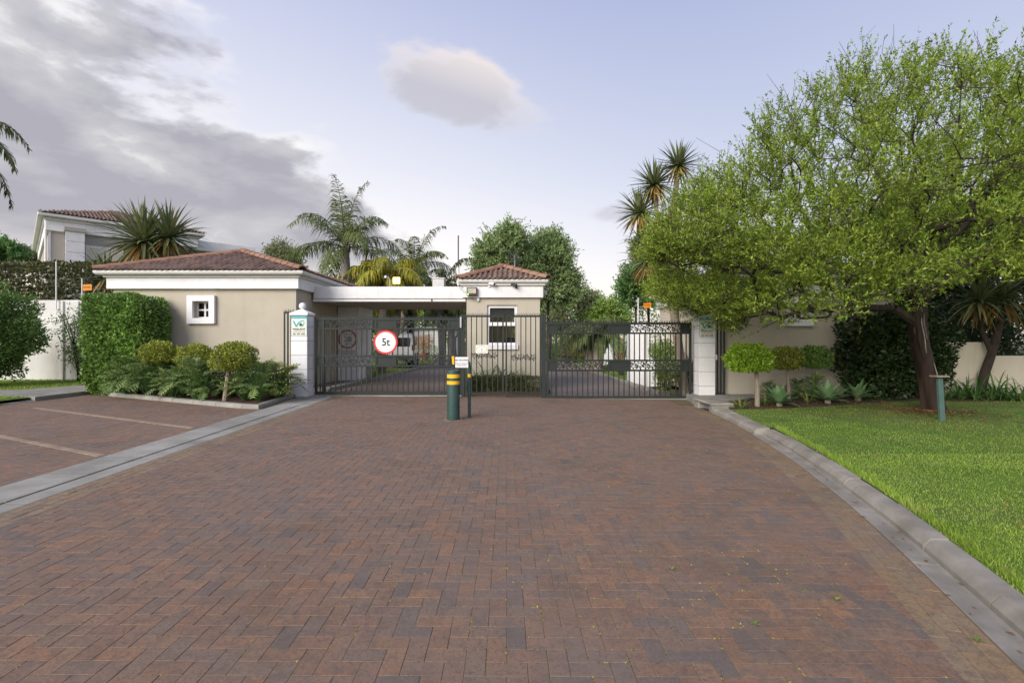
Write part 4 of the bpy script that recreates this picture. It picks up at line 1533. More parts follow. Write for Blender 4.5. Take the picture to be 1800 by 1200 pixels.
def spikes(x0, x1, y, z, parent, step=0.07, h=0.085):
    mb = MB()
    n = int((x1 - x0) / step)
    for i in range(n):
        x = x0 + (i + .5) * (x1 - x0) / n
        for dx, dy in ((-.012, -.008), (.012, .008)):
            b = .011
            tip = (x + dx * 2.0 + rnd.uniform(-.004, .004), y + dy * 2.5, z + h * rnd.uniform(.85, 1.05))
            vs = [(x + dx - b, y + dy - .003, z), (x + dx + b, y + dy - .003, z), (x + dx + b, y + dy + .003, z), (x + dx - b, y + dy + .003, z), tip]
            mb.add(vs, [(0, 1, 4), (1, 2, 4), (2, 3, 4), (3, 0, 4)])
    mb.box(x0, x1, y - .014, y + .014, z - .012, z + .002)
    return mb.build('spike_strip', GM, parent, kind='stuff')


def leaf2d(mb, x, z, a, L, W, y, t=.006):
    c, s = math.cos(a), math.sin(a)
    pts = [(0, 0), (.35 * L, -W / 2), (.75 * L, -W * .28), (L, 0), (.75 * L, W * .28), (.35 * L, W / 2)]
    mb.prism_xz([(x + u * c - v * s, z + u * s + v * c) for u, v in pts], y - t, y + t)


def scroll(x0, x1, z0, z1, y, parent, name='scroll_panel'):
    """cast vine tracery: waving stem, curls and leaves"""
    mb = MB()
    w, h = x1 - x0, z1 - z0
    n = max(1, round(w / 0.36))
    U = w / n
    zc = (z0 + z1) / 2
    for k in range(n):
        xa = x0 + k * U
        pts = [(xa + U * i / 10, y, zc + h * .30 * math.sin(2 * PI * i / 10)) for i in range(11)]
        mb.tube(pts, .009, 5, False)
        for (fx, sg) in ((.25, -1), (.75, 1)):
            cx, cz = xa + U * fx, zc + sg * h * .10
            sp = []
            for i in range(12):
                a = sg * (PI / 2) + i * .62 * (1 if sg > 0 else -1)
                r = h * (.36 - .024 * i)
                sp.append((cx + r * math.cos(a) * .95, y, cz + r * math.sin(a) * .75))
            mb.tube(sp, .0075, 4, False)
            for j in range(5):
                a = 2 * PI * j / 5 + fx * 3
                leaf2d(mb, cx + .03 * math.cos(a), cz + .03 * math.sin(a), a, h * .40, h * .17, y + .002 * j)
        for j in range(6):
            t = (j + .5) / 6
            a = (1 if j % 2 else -1) * (.9 + .3 * rnd.random()) + (0 if j % 3 else PI)
            leaf2d(mb, xa + U * t, zc + h * .28 * math.sin(2 * PI * t), a, h * .42, h * .19, y - .003 * (j % 3))
    return mb.build(name, GM, parent)


def sliding_gate(label, x0, y, dz, mirror=False):
    """2.1 m high sliding gate, two tracery bands; posts measured along the gate"""
    W = 4.015
    g = thing('sliding_gate', label, 'gate', (x0 + W / 2, y, dz))
    P = [0.0, 0.235, 1.685, 2.235, 3.700, 4.015]
    if mirror:
        P = [0.0, 0.270, 1.73, 2.31, 3.735, 4.015]
    rz = [.075, .823, 1.098, 1.854, 2.114]
    for i, z in enumerate(rz):
        hh = .04 if i == 0 else .025
        MB().box(x0, x0 + W, y - .026, y + .026, z - hh + dz, z + hh + dz).build('rail', GM, g, bevel=0.004)
    for i, p in enumerate(P):
        ww = .03 if i in (0, 5, 1) else .024
        px = min(max(p, .03), W - .03)
        zs = [(.116, .797), (.849, 1.072), (1.124, 1.828), (1.88, 2.088)]
        for a, b in (zs if i in (0, 1, 4, 5) else zs[1::2]):
            MB().box(x0 + px - ww, x0 + px + ww, y - .024, y + .024, a + dz, b + dz).build('stile', GM, g)
    for (a, b) in ((0, 1), (2, 3), (4, 5)):
        for (z0, z1) in ((.849, 1.072), (1.88, 2.088)):
            xa, xb = x0 + P[a] + .03, x0 + P[b] - .026
            pn = MB().box(xa, xb, y - .004, y + .004, z0 + dz, z1 + dz).build('solid_panel', GM, g)
            f = MB()
            f.box(xa, xb, y - .016, y - .005, z1 - .022 + dz, z1 + dz); f.box(xa, xa + .016, y - .016, y - .005, z0 + dz, z1 - .022 + dz)
            f.build('panel_trim', GM, pn)
    for (a, b) in ((1, 2), (3, 4)):
        for (z0, z1) in ((.849, 1.072), (1.88, 2.088)):
            xa, xb = x0 + P[a] + .03, x0 + P[b] - .026
            xm = (xa + xb) / 2
            scroll(xa, xm - .012, z0 + dz, z1 + dz, y, g)
            scroll(xm + .012, xb, z0 + dz, z1 + dz, y, g)
            bar(xm, y, z0 + dz, z1 + dz, g, .022)
    n = 28
    for i in range(1, n):
        x = x0 + W * i / n
        if min(abs(x - x0 - p) for p in (P[0], P[1], P[4], P[5])) < .05:
            continue
        bar(x, y, .116 + dz, .797 + dz, g)
        bar(x, y, 1.124 + dz, 1.828 + dz, g)
    spikes(x0, x0 + W, y, 2.145 + dz, g)
    for x in (x0 + .9, x0 + W - .8):
        MB().lathe([(.05, -.015), (.06, 0), (.05, .015)], (0, 0, 0), 16)
        w = MB().lathe([(.04, -.018), (.055, -.012), (.055, .012), (.04, .018)], (0, 0, 0), 16)
        w.v = [(x + vx, y + vz, .018 + vy * .6 + dz) for vx, vy, vz in w.v]
        w.build('roller', M['darkmetal'], g)
    return g


sliding_gate('dark green sliding gate with round 5t sign on it under the canopy', -5.46, 13.72, 0.0)
sliding_gate('dark green sliding gate next to the pillar covered by tree leaves', 0.955, 13.72, -0.125, True)
tr = MB().box(-5.5, -1.4, 13.69, 13.75, -.02, .012).build('gate_track', M['concrete'])
tag(tr, 'concrete track strip under the gate with the round sign', 'track')
tr = MB().box(0.9, 5.05, 13.69, 13.75, -.2, -.075).build('gate_track', M['concrete'])
tag(tr, 'concrete track strip under the gate by the leafy pillar', 'track')


def leaf_gate(label, x0, x1, y, z0, z1, free_left):
    g = thing('pedestrian_gate', label, 'gate', ((x0 + x1) / 2, y, z0))
    for a, b in ((x0, x0 + .045), (x1 - .045, x1)):
        MB().box(a, b, y - .022, y + .022, z0, z1 - .05).build('stile', GM, g)
    MB().box(x0, x1, y - .022, y + .022, z1 - .048, z1).build('rail', GM, g)
    MB().box(x0 + .046, x1 - .046, y - .02, y + .02, z0 + .002, z0 + .05).build('rail', GM, g)
    n = 7
    for i in range(1, n):
        x = x0 + .02 + (x1 - x0 - .04) * i / n
        bar(x, y, z0 + .05, z1 - .048, g)
    mid = .5 * (x0 + x1)
    scroll(mid - .35, mid + .35, 1.03 + (z0 - .04), 1.20 + (z0 - .04), y - .018, g, 'scroll_strip')
    spikes(x0, x1, y, z1, g)
    return g


leaf_gate('left-hinged dark green pedestrian gate leaf carrying the oval plaque', X(818, 13.72), X(885.5, 13.72), 13.72, .035, 2.22, False)
leaf_gate('dark green pedestrian gate leaf without plaque beside the wide sliding gate', X(888.5, 13.72), X(951.5, 13.72), 13.72, -.02, 2.22, True)


def post(label, x0, x1, y, z1, zb):
    t = thing('gate_post', label, 'post', ((x0 + x1) / 2, y, zb))
    MB().box(x0, x1, y - .05, y + .05, zb - .05, z1).build('post', GM, t, bevel=0.005)
    MB().box(x0 - .006, x1 + .006, y - .056, y + .056, z1 + .001, z1 + .03).build('cap', GM, t)
    return t


p1 = post('dark green steel gate post between the round-sign gate and the plaque gate', X(808.5, 13.72), X(816.8, 13.72), 13.76, 2.22, -.04)
MB().box(X(808.8, 13.72), X(811.5, 13.72), 13.66, 13.705, 1.88, 2.18).build('magnet_lock', M['steel'], p1)
post('dark green steel gate post between the plain pedestrian leaf and the wide sliding gate', X(952.2, 13.72), X(959.5, 13.72), 13.74, 2.22, -.08)


def side_fence(label, x0, x1, y, z1, zb):
    t = thing('fence_panel', label, 'fence', ((x0 + x1) / 2, y, zb))
    n = 4
    for i in range(n):
        x = x0 + .02 + (x1 - x0 - .04) * i / (n - 1)
        bar(x, y, zb + .04, z1 - .05, t, .035)
    MB().box(x0, x1, y - .02, y + .02, z1 - .048, z1).build('rail', GM, t)
    MB().box(x0, x1, y - .02, y + .02, zb, zb + .038).build('rail', GM, t)
    spikes(x0, x1, y, z1, t, step=.06, h=.1)


side_fence('narrow dark green spiked fence panel between gatehouse wall and the plainly visible pillar', -6.34, -6.02, 13.75, 2.32, .05)
side_fence('narrow dark green spiked fence panel between the leafy pillar and the shaded gatehouse', 5.54, 5.86, 13.62, 2.28, .05)

# ------------------------------------------------------------------ signs on and near the gates
t = thing('weight_limit_sign', 'round red and white 5t weight limit sign on the sliding gate', 'sign', (X(677, 13.65), 13.66, 1.15))
cx, cz, r = X(677.5, 13.65), Z(601.3, 13.65), .333
MB().disc(cx, cz, 13.672, 13.680, r - .002, 48).build('backing', M['steel'], t)
MB().disc(cx, cz, 13.662, 13.670, r, 48, r_in=r * .845).build('ring', M['red'], t)
MB().disc(cx, cz, 13.664, 13.670, r * .843, 48).build('face', M['signwhite'], t)
text('lettering', '5t', .295, (cx + .005, 13.661, cz - .005), M['black'], t, bold=.003, sx=.92)

t = thing('speed_limit_sign', 'white speed sign with dark red 20 circle on the canopy pier', 'sign', (-6.1, 18.38, .9))
ya = 18.39
cx, cz = X(611, 18.4), Z(596, 18.4)
MB().box(-6.47, -5.76, ya - .004, ya + .006, 1.52, 1.98).build('plate', M['signwhite'], t)
MB().box(-6.475, -5.755, ya - .006, ya + .004, .98, 1.165).build('caution_plate', M['signwhite'], t)
bb = MB()
for q in ((-6.475, -5.755, 1.149, 1.165), (-6.475, -6.459, .98, 1.149), (-5.771, -5.755, .98, 1.149)):
    bb.box(q[0], q[1], ya - .009, ya - .0062, q[2], q[3])
bb.build('caution_border', M['darkred'], t)
MB().disc(cx, cz, ya - .009, ya - .0045, .345, 48, r_in=.292).build('ring', M['darkred'], t)
MB().disc(cx, cz, ya - .007, ya - .0042, .291, 48).build('face', M['signwhite'], t)
text('lettering', '20', .26, (cx, ya - .0085, cz - .005), M['black'], t, bold=.004)
text('lettering', 'STRICTLY', .075, (cx, ya - .0085, cz + .17), M['black'], t)
text('lettering', 'MAX', .09, (cx, ya - .0085, cz - .18), M['black'], t)
text('lettering', 'CAUTION: BEWARE OF', .056, (cx, ya - .0085, 1.10), M['black'], t)
text('lettering', 'CHILDREN PLAYING', .064, (cx, ya - .0085, 1.04), M['black'], t)

t = thing('plaque', 'pale oval-printed plaque wired to the pedestrian gate', 'plaque', (X(846.5, 13.7), 13.69, 1.2))
xa, xb, za, zb_ = X(836, 13.68), X(857.5, 13.68), Z(621, 13.68), Z(606, 13.68)
MB().box(xa, xb, 13.681, 13.689, za, zb_).build('plate', M['signcream'], t, bevel=0.003)
o = MB().disc(0, 0, 13.677, 13.6805, 1, 40, r_in=.93)
o.v = [((xa + xb) / 2 + x * .145, y, (za + zb_) / 2 + z * .095) for x, y, z in o.v]
o.build('oval_print', M['blueprint'], t)
MB().box((xa + xb) / 2 - .05, (xa + xb) / 2 + .03, 13.677, 13.6805, zb_ - .05, zb_ - .005).build('label', M['signwhite'], t)
MB().box((xa + xb) / 2 - .015, (xa + xb) / 2 + .01, 13.677, 13.6805, za + .05, zb_ - .09).build('emblem', M['blueprint'], t)

t = thing('reflector_strip', 'slanting yellow reflective strip on the sliding gate end panel', 'reflector', (X(797, 13.68), 13.69, .86))
MB().prism_xz([(X(795.2, 13.68), Z(640, 13.68)), (X(798.6, 13.68), Z(640.4, 13.68)), (X(798.4, 13.68), Z(626, 13.68)), (X(793.8, 13.68), Z(626, 13.68))], 13.684, 13.692).build('strip', M['yellow'], t)

# ------------------------------------------------------------------ bollard and notice
by = 9.75
bx = X(797, by)
zg = gz(bx)
t = thing('bollard', 'thick dark green bollard with two yellow bands in front of the gates', 'bollard', (bx, by, zg))
MB().lathe([(.124, -.05), (.124, .955), (.118, .972), (.02, .975)], (bx, by, zg), 32).build('post', M['bollard'], t, smooth=True)
for (ya_, yb_) in ((657.3, 663.8), (668.9, 675)):
    z1, z0 = Z(ya_, by), Z(yb_, by)
    MB().lathe([(.1245, z0), (.1262, z0 + .002), (.1262, z1 - .002), (.1245, z1)], (bx, by, 0), 32).build('band', M['yellow'], t, smooth=True)
m = MB()
for k in range(14):
    a = 2 * PI * k / 14
    m.box(bx + .15 * math.cos(a) - .05, bx + .15 * math.cos(a) + .05, by + .15 * math.sin(a) - .05, by + .15 * math.sin(a) + .05, zg - .02, zg + .004 + rnd.uniform(0, .006))
m.build('mortar_collar', M['edge_paver'], t)

ny = 10.05
nx = X(825, ny)
zg = gz(nx)
t = thing('notice_board', 'small white notice on a thin dark green pole beside the bollard', 'sign', (nx, ny, zg))
MB().tube([(nx, ny, zg - .05), (nx, ny, 1.0), (nx - .015, ny, 1.06), (nx - .05, ny, 1.11)], .033, 12).build('pole', M['bollard'], t, smooth=True)
MB().lathe([(.0335, Z(663, ny)), (.0352, Z(663, ny) + .002), (.0352, Z(657, ny) - .002), (.0335, Z(657, ny))], (nx, ny, 0), 16).build('band', M['yellow'], t)
xa, xb, za, zb_ = X(800.3, ny - .05), X(823.2, ny - .05), Z(646, ny - .05), Z(627.3, ny - .05)
MB().box(xa, xb, ny - .052, ny - .044, za, zb_).build('board', M['signwhite'], t, bevel=0.003)
MB().box(xb - .04, xb + .012, ny - .043, ny - .02, za + .03, za + .09).build('bracket', M['bollard'], t)
cx = (xa + xb) / 2
text('lettering', 'NO HOOTING', .042, (cx, ny - .053, zb_ - .065), M['black'], t, bold=.0014)
text('lettering', 'Gates are monitored &', .027, (cx, ny - .053, zb_ - .130), M['black'], t, bold=.0006)
text('lettering', 'strictly recorded', .027, (cx, ny - .053, zb_ - .167), M['black'], t, bold=.0006)

# ------------------------------------------------------------------ garden post under the tree
py_ = 9.25
px_ = X(1656, py_)
t = thing('sprinkler_post', 'short grey-green garden post with a flat top plate beside the tree trunk', 'post', (px_, py_, ZL))
p = MB().box(px_ - .045, px_ + .045, py_ - .03, py_ + .03, -.05, Z(662.5, py_))
p.v = [(x - .05 * (z / .85), y, z) for x, y, z in p.v]
p.build('post', pm('green_post_paint', (.06, .115, .105), (.08, .135, .12), rough=.7), t, bevel=0.006)
MB().box(px_ - .17, px_ + .07, py_ - .09, py_ + .09, Z(662.4, py_), Z(659.8, py_)).build('top_plate', M['palebark'], t, bevel=0.004)

# ------------------------------------------------------------------ roof hardware
t = thing('floodlight', 'lit yellow floodlight on a bracket on the canopy roof', 'lamp', (X(697, 16.6), 16.6, 3.2))
fx, fy, fz = X(697, 16.6), 16.6, Z(493, 16.6)
MB().box(fx - .125, fx + .125, fy, fy + .1, fz - .11, fz + .115).build('housing', M['darkmetal'], t, bevel=0.01)
MB().box(fx - .112, fx + .112, fy - .012, fy - .001, fz - .098, fz + .1).build('lamp_face', M['flood'], t)
MB().box(fx - .03, fx + .03, fy + .03, fy + .07, 3.202, fz - .111).build('bracket', M['darkmetal'], t)
t = thing('roof_lamp', 'small unlit lamp on a curved arm on the canopy roof', 'lamp', (X(684, 17.0), 17.0, 3.2))
ax = X(685, 17.0)
MB().tube([(ax, 17, 3.2), (ax, 17, 3.62), (ax - .04, 17, 3.7), (ax - .12, 17, 3.73)], .014, 8).build('arm', M['steel'], t)
MB().lathe([(.07, -.06), (.06, 0), (.02, .03)], (ax - .13, 17, 3.74), 14).build('shade', M['steel'], t)
t = thing('roof_box', 'grey metal equipment box on the canopy roof near the guard house', 'box', (X(770, 17), 17.2, 3.2))
MB().box(X(760, 17), X(780.5, 17), 17.0, 17.4, 3.201, Z(490, 17)).build('body', M['steel'], t, bevel=0.006)
MB().box(X(759, 17), X(781.5, 17), 16.98, 17.42, Z(490, 17) + .001, Z(488.3, 17) + .01).build('lid', M['steel'], t)
t = thing('antenna_mast', 'thin grey mast pole at the guard house eave', 'mast', (X(805, 15.55), 15.55, 2.9))
mx_ = X(805.3, 15.75)
MB().tube([(mx_, 15.8, 3.275), (mx_, 15.8, 3.5), (mx_, 15.8, Z(470, 15.8))], .035, 10).build('sleeve', M['gutterw'], t)
MB().tube([(mx_, 15.8, Z(470, 15.8)), (mx_, 15.8, Z(414, 15.8))], .02, 8).build('pole', M['darkmetal'], t)
MB().tube([(mx_ + .02, 15.78, 3.3), (mx_ + .05, 15.72, 3.18), (mx_ + .16, 15.70, 3.1), (mx_ + .26, 15.72, 3.06)], .006, 5).build('cable', M['darkmetal'], t)
t = thing('grid_antenna', 'tilted mesh panel antenna on a short pole on the guard house roof', 'antenna', (X(905, 17.6), 17.6, 3.9))
apx, apy = X(904.5, 17.6), 17.6
MB().tube([(apx, apy, 3.75), (apx, apy, Z(448, 17.6))], .028, 10).build('pole', M['steel'], t)
m = MB()
c0, c1, c2, c3 = [Vector(v) for v in ((X(893.5, 17.4), 17.35, Z(457, 17.4)), (X(912.5, 17.7), 17.75, Z(474, 17.7)), (X(914, 17.7), 17.75, Z(446.5, 17.7)), (X(896, 17.4), 17.35, Z(435.5, 17.4)))]
for i in range(13):
    f_ = i / 12
    m.tube([c0.lerp(c1, f_), c3.lerp(c2, f_)], .005 if 0 < i < 12 else .011, 4)
    m.tube([c0.lerp(c3, f_), c1.lerp(c2, f_)], .005 if 0 < i < 12 else .011, 4)
m.build('grid', M['darkmetal'], t)
m = MB().tube([(apx, apy, Z(455, 17.6)), (apx - .1, apy - .14, Z(456, 17.6))], .014, 6)
m.build('feed_arm', M['steel'], t)

fy = 15.78
t = thing('floodlight', 'square black unlit floodlight with coloured glints on the guard house fascia', 'lamp', (X(829, fy), fy, 2.9))
xa, xb, za, zb_ = X(820.3, fy - .1), X(838.3, fy - .1), Z(519.3, fy - .1), Z(504.8, fy - .1)
MB().box(xa, xb, fy - .10, fy - .002, za, zb_).build('housing', M['darkmetal'], t, bevel=0.008)
MB().box(xa + .03, xb - .03, fy - .108, fy - .101, za + .07, zb_ - .03).build('lens', M['screen'], t)
MB().box(xb - .10, xb - .05, fy - .112, fy - .109, za + .10, za + .15).build('red_glint', M['redglint'], t)  # glint on the lens, put in as a small glowing red box
MB().box(xa + .02, xa + .06, fy - .107, fy - .101, za + .02, za + .06).build('indicator', M['greenled'], t)


def cctv(label, px, py, mat, dx, dirx):
    t = thing('cctv_camera', label, 'camera', (X(px, fy), fy, Z(py, fy)))
    x, z = X(px, fy), Z(py, fy)
    MB().box(x - .03 + dx, x + .03 + dx, fy - .02, fy - .001, z - .07, z + .07).build('mount', mat, t)
    MB().tube([(x + dx, fy - .02, z + .03), (x + dx * .3, fy - .09, z + .05)], .014, 8).build('arm', mat, t)
    a = MB().tube([(x - .09 * dirx, fy - .05, z + .045), (x + .03 * dirx, fy - .14, z + .02), (x + .07 * dirx, fy - .17, z + .01)], [.04, .045, .045], 14)
    a.build('body', mat, t, smooth=True)
    MB().tube([(x + .071 * dirx, fy - .171, z + .0098), (x + .08 * dirx, fy - .178, z + .0075)], .034, 14).build('lens', M['darkmetal'], t)


cctv('white bullet security camera on the guard house fascia', 865, 501, M['signwhite'], -.09, 1)
cctv('dark bullet security camera on the guard house fascia', 904, 503, M['darkmetal'], .06, 1)
t = thing('junction_box', 'tiny white junction box under the guard house fascia', 'box', (X(840.5, 15.88), 15.88, 2.8))
MB().box(X(838.5, 15.88), X(842.8, 15.88), 15.83, 15.898, Z(529.5, 15.88), Z(523, 15.88)).build('body', M['gutterw'], t, bevel=.006)
MB().tube([(X(838.5, 15.88), 15.86, Z(527, 15.88)), (X(834, 15.88), 15.88, Z(529, 15.88)), (X(827, 15.88), 15.88, Z(523, 15.88))], .005, 5).build('cable', M['darkmetal'], t)
t = thing('wall_lamp', 'small white lamp on the guard house side by the gutter', 'lamp', (1.05, 16.2, 2.9))
MB().lathe([(.02, -.1), (.07, -.06), (.07, .05), (.02, .09)], (1.09, 16.3, 3.1), 12).build('shade', M['signwhite'], t, smooth=True)
MB().box(1.011, 1.04, 16.25, 16.35, 3.05, 3.15).build('mount', M['signwhite'], t)
t = thing('wall_lamp', 'small beige box light on the gatehouse side wall behind the ball pillar', 'lamp', (-6.4, 15.3, 2.4))
MB().box(-6.498, -6.36, 15.25, 15.45, 2.42, 2.72).build('body', M['plaster'], t, bevel=.01)
t = thing('gate_sensor', 'small white sensor box on the leafy pillar side', 'box', (5.55, 13.6, 1.0))
MB().box(5.527, 5.60, 13.5, 13.6, 1.0, 1.14).build('body', M['signwhite'], t, bevel=.006)


# ------------------------------------------------------------------ electric fences
def efence(label, x, y, z0, z1, wires, x2, bracket=True):
    t = thing('electric_fence', label, 'fence', (x, y, z0))
    MB().tube([(x, y, z0 - .35), (x, y, z1)], .022, 6).build('pole', M['signwhite'], t)
    m, n = MB(), MB()
    for k in range(wires):
        z = z0 + .1 + (z1 - z0 - .14) * k / (wires - 1)
        m.tube([(x, y - .02, z), (x2, y - .02, z)], .0035, 3)
        n.lathe([(.02, -.02), (.02, .02)], (x + (.05 if x2 > x else -.05), y - .02, z), 6)
    m.build('wires', M['darkmetal'], t)
    n.build('insulators', M['darkmetal'], t)
    return t


def warning_plate(label, x0, x1, z0, z1, y):
    t = thing('warning_plate', label, 'sign', ((x0 + x1) / 2, y, z0))
    MB().prism_xz([(x0, z0), (x0 + .02, z0 - .02), (x1 - .02, z0), (x1, z0 + .01), (x1, z1), (x1 - .03, z1 + .015), (x0 + .03, z1 - .005), (x0, z1 + .01)], y - .004, y + .004).build('plate', M['orange'], t)
    text('lettering', 'DANGER', (z1 - z0) * .42, ((x0 + x1) / 2 - .02, y - .0055, (z0 + z1) / 2), M['black'], t, sx=.8)


efence('tall white electric fence pole with wires on the weathered white wall', X(98, 18.1), 18.12, 3.0, Z(459, 18.1), 7, -22)
efence('short white electric fence pole behind the clipped box hedge', X(143.5, 18.1), 18.12, 2.6, Z(489, 18.1), 4, -12.6)
warning_plate('orange warning plate on electric fence wires above the clipped box hedge', X(145, 18.05), X(161, 18.05), Z(510, 18.05), Z(500, 18.05), 18.06)
t = efence('white electric fence pole with rungs of wire on the inner end wall', X(1122, 18.7), 18.72, 2.12, Z(523, 18.7), 7, 5.8)
MB().tube([(X(1123, 18.7), 18.72, 2.6), (X(1131, 18.7), 18.72, 2.13)], .016, 5).build('brace', M['signwhite'], t)
warning_plate('orange warning plate on electric fence wires beside the cabbage tree', X(1131.5, 18.65), X(1145, 18.65), Z(540.5, 18.65), Z(532.5, 18.65), 18.66)


# ------------------------------------------------------------------ car behind the palms
def suv(x, y, rz):
    t = thing('parked_car', 'white four-wheel-drive car parked behind the palm trunks beyond the gate', 'car', (x, y, .08), rz)

    def part(name, mb, mat, parent=t, **k):
        return mb.build(name, mat, parent, world=False, **k)
    prof = [(-2.2, .45), (2.15, .45), (2.25, .65), (2.22, 1.0), (1.2, 1.12), (.65, 1.72), (.4, 1.84), (-1.9, 1.86), (-2.12, 1.75), (-2.25, 1.05), (-2.27, .6)]
    b = MB()
    n = len(prof)
    W = .9
    vs = [(-W * (1 if z < 1.1 else .86), px, z) for px, z in prof] + [(W * (1 if z < 1.1 else .86), px, z) for px, z in prof]
    fs = [tuple(range(n)), tuple(range(2 * n - 1, n - 1, -1))] + [((i + 1) % n, i, n + i, n + (i + 1) % n) for i in range(n)]
    b.add(vs, fs)
    body = part('body', b, M['carwhite'], bevel=0.05, smooth=True, seg=2)
    part('rear_window', MB().box(-.66, .66, -2.235, -2.17, 1.15, 1.62), M['darkglass'])
    part('windscreen', MB().add([(-.7, 1.19, 1.17), (.7, 1.19, 1.17), (.66, .70, 1.70), (-.66, .70, 1.70)], [(0, 1, 2, 3)]), M['darkglass'])
    for s in (-1, 1):
        part('side_window', MB().box(min(s * .80, s * .895), max(s * .80, s * .895), -1.8, .6, 1.2, 1.68), M['darkglass'])
        part('tail_light', MB().box(min(s * .76, s * .91), max(s * .76, s * .91), -2.30, -2.2, .95, 1.25), M['taillight'], bevel=.02)
        part('headlight', MB().box(min(s * .60, s * .88), max(s * .60, s * .88), 2.18, 2.265, .8, .98), M['signwhite'], bevel=.02)
        part('mirror', MB().box(min(s * .92, s * 1.08), max(s * .92, s * 1.08), .72, .86, 1.12, 1.3), M['carwhite'], bevel=.03)
        for yy in (-1.4, 1.45):
            w = MB().lathe([(.25, -.12), (.36, -.11), (.38, -.06), (.38, .06), (.36, .11), (.25, .12)], (0, 0, 0), 24)
            w.v = [(s * .82 + vz, yy + vx, .38 + vy) for vx, vy, vz in w.v]
            wo = part('wheel', w, M['rubber'], smooth=True)
            rm = MB().lathe([(.24, -.01), (.22, .02), (.05, .03)], (0, 0, 0), 16)
            rm.v = [(s * (.945) + vz * s, yy + vx, .38 + vy) for vx, vy, vz in rm.v]
            rm.build('rim', M['steel'], wo, world=False)
    part('bumper', MB().box(-.88, .88, -2.36, -2.22, .42, .68), M['darkmetal'], bevel=.03)
    part('bumper', MB().box(-.88, .88, 2.2, 2.33, .42, .68), M['darkmetal'], bevel=.03)
    pl = MB().box(-.26, .26, -2.375, -2.362, .72, .84)
    part('number_plate', pl, M['signcream'])


suv(X(704, 28), 28.0, R(8))
# potted dry shrub by the white house
t = thing('planter', 'terracotta pot on the paving in front of the white house', 'pot', (X(745, 36), 36, 0))
MB().lathe([(.28, 0), (.42, .55), (.46, .6), (.44, .62), (.36, .56)], (X(745, 36), 36, .06), 20).build('pot', M['terracotta'], t, smooth=True)
# ------------------------------------------------------------------ vegetation
def rdir(g, n):
    return unit(g.normal(size=(n, 3)))


def fnoise(P, s, seed=0.0):
    return np.array([mnoise.noise(Vector((float(p[0]) * s + seed, float(p[1]) * s - seed, float(p[2]) * s + seed * .5))) for p in P])


def shell_points(g, n, rad, p=2.0, rough=0.12, ns=1.6, depth=0.25, flat=None, seed=0.0):
    """points in the outer part of a superellipsoid with a lumpy surface; returns points and outward directions"""
    u = rdir(g, n)
    a = np.array(rad)
    if p >= 5:
        ax = g.choice(3, n, p=np.array([a[1] * a[2], a[0] * a[2], a[0] * a[1]]) / (a[1] * a[2] + a[0] * a[2] + a[0] * a[1]))
        q = g.uniform(-1, 1, (n, 3))
        q[np.arange(n), ax] = np.where(g.uniform(0, 1, n) < .5, -1, 1)
        u = unit(q * a)
    t = 1.0 / (np.abs(u / a) ** p).sum(1) ** (1 / p)
    surf = u * t[:, None]
    lum = fnoise(surf, ns / max(rad), seed) * rough * 2
    lum2 = fnoise(surf, 4.5 * ns / max(rad), seed + 5) * rough * .8
    k = 1 + lum + lum2 - np.where(np.arange(n) % 3 == 0, g.uniform(0, .6, n), np.minimum(g.exponential(depth, n), .85))
    nrm = unit(np.sign(u) * np.abs(surf / a) ** (p - 1) / a)
    P = surf * k[:, None]
    if flat is not None:
        P[:, 2] = np.maximum(P[:, 2], flat + g.uniform(0, .12, n))
    return P, nrm


def leafy(name, g, C, rad, n, L, W, mat, parent, p=2.0, rough=.12, ns=1.6, depth=.16, flat=None, up=.35, jit=.7, seed=0.0, world=True, kind=None):
    P, nrm = shell_points(g, n, rad, p, rough, ns, depth, flat, seed)
    d = unit(nrm * .7 + rdir(g, n) * jit + np.array([0, 0, up]))
    nn = unit(nrm * .9 + rdir(g, n) * .9 + np.array([0, 0, .5]))
    V, F = leaf_arrays(P + np.array(C), d, nn, L * g.uniform(.6, 1.2, n), W * g.uniform(.7, 1.15, n))
    return np_mesh(name, V, F, mat, parent, world, kind)


def stems(name, g, base, C, rad, n, r0, mat, parent, world=True):
    mb = MB()
    for k in range(n):
        e = np.array(C) + rdir(g, 1)[0] * np.array(rad) * .7
        b = np.array(base) + np.append(g.normal(0, .06, 2), 0)
        m1 = b + (e - b) * .5 + g.normal(0, .08, 3)
        mb.tube([b, m1, e], [r0, r0 * .7, r0 * .3], 5, False)
    return mb.build(name, mat, parent, world=world)


# --- topiary standards
def topiary(label, group, loc, C, rad, n, mat, lean=(0, 0), tr=.045, seed=1, L=.056, W=.034):
    """trunk from loc to a clipped dome centred C (world coordinates)"""
    g = np.random.default_rng(seed)
    t = thing('topiary_tree', label, 'topiary', loc, group=group)
    x, y, z = loc
    top = (C[0] + lean[0], C[1], C[2] - rad[2] * .3)
    MB().tube([(x, y, z - .05), (x + (top[0] - x) * .3 + .01, y, z + (top[2] - z) * .4), (top[0], top[1], top[2])], [tr * 1.15, tr, tr * .85], 8).build('trunk', M['palebark'], t, smooth=True)
    mb = MB()
    for k in range(16):
        e = np.array(C) + rdir(g, 1)[0] * np.array(rad) * .8
        e[2] = max(e[2], C[2] - rad[2] * .5)
        mb.tube([top, (np.array(top) + e) / 2 + g.normal(0, .03, 3), e], [tr * .45, tr * .3, .006], 4, False)
    mb.build('branches', M['twig'], t)
    leafy('crown', g, C, rad, int(n * .62), L, W, mat, t, p=2.4, rough=.12, ns=3.0, depth=.12, flat=-rad[2] * .78, up=.5, seed=seed)
    return t


def at_px(px, py, d):
    return (X(px, d), d, Z(py, d))


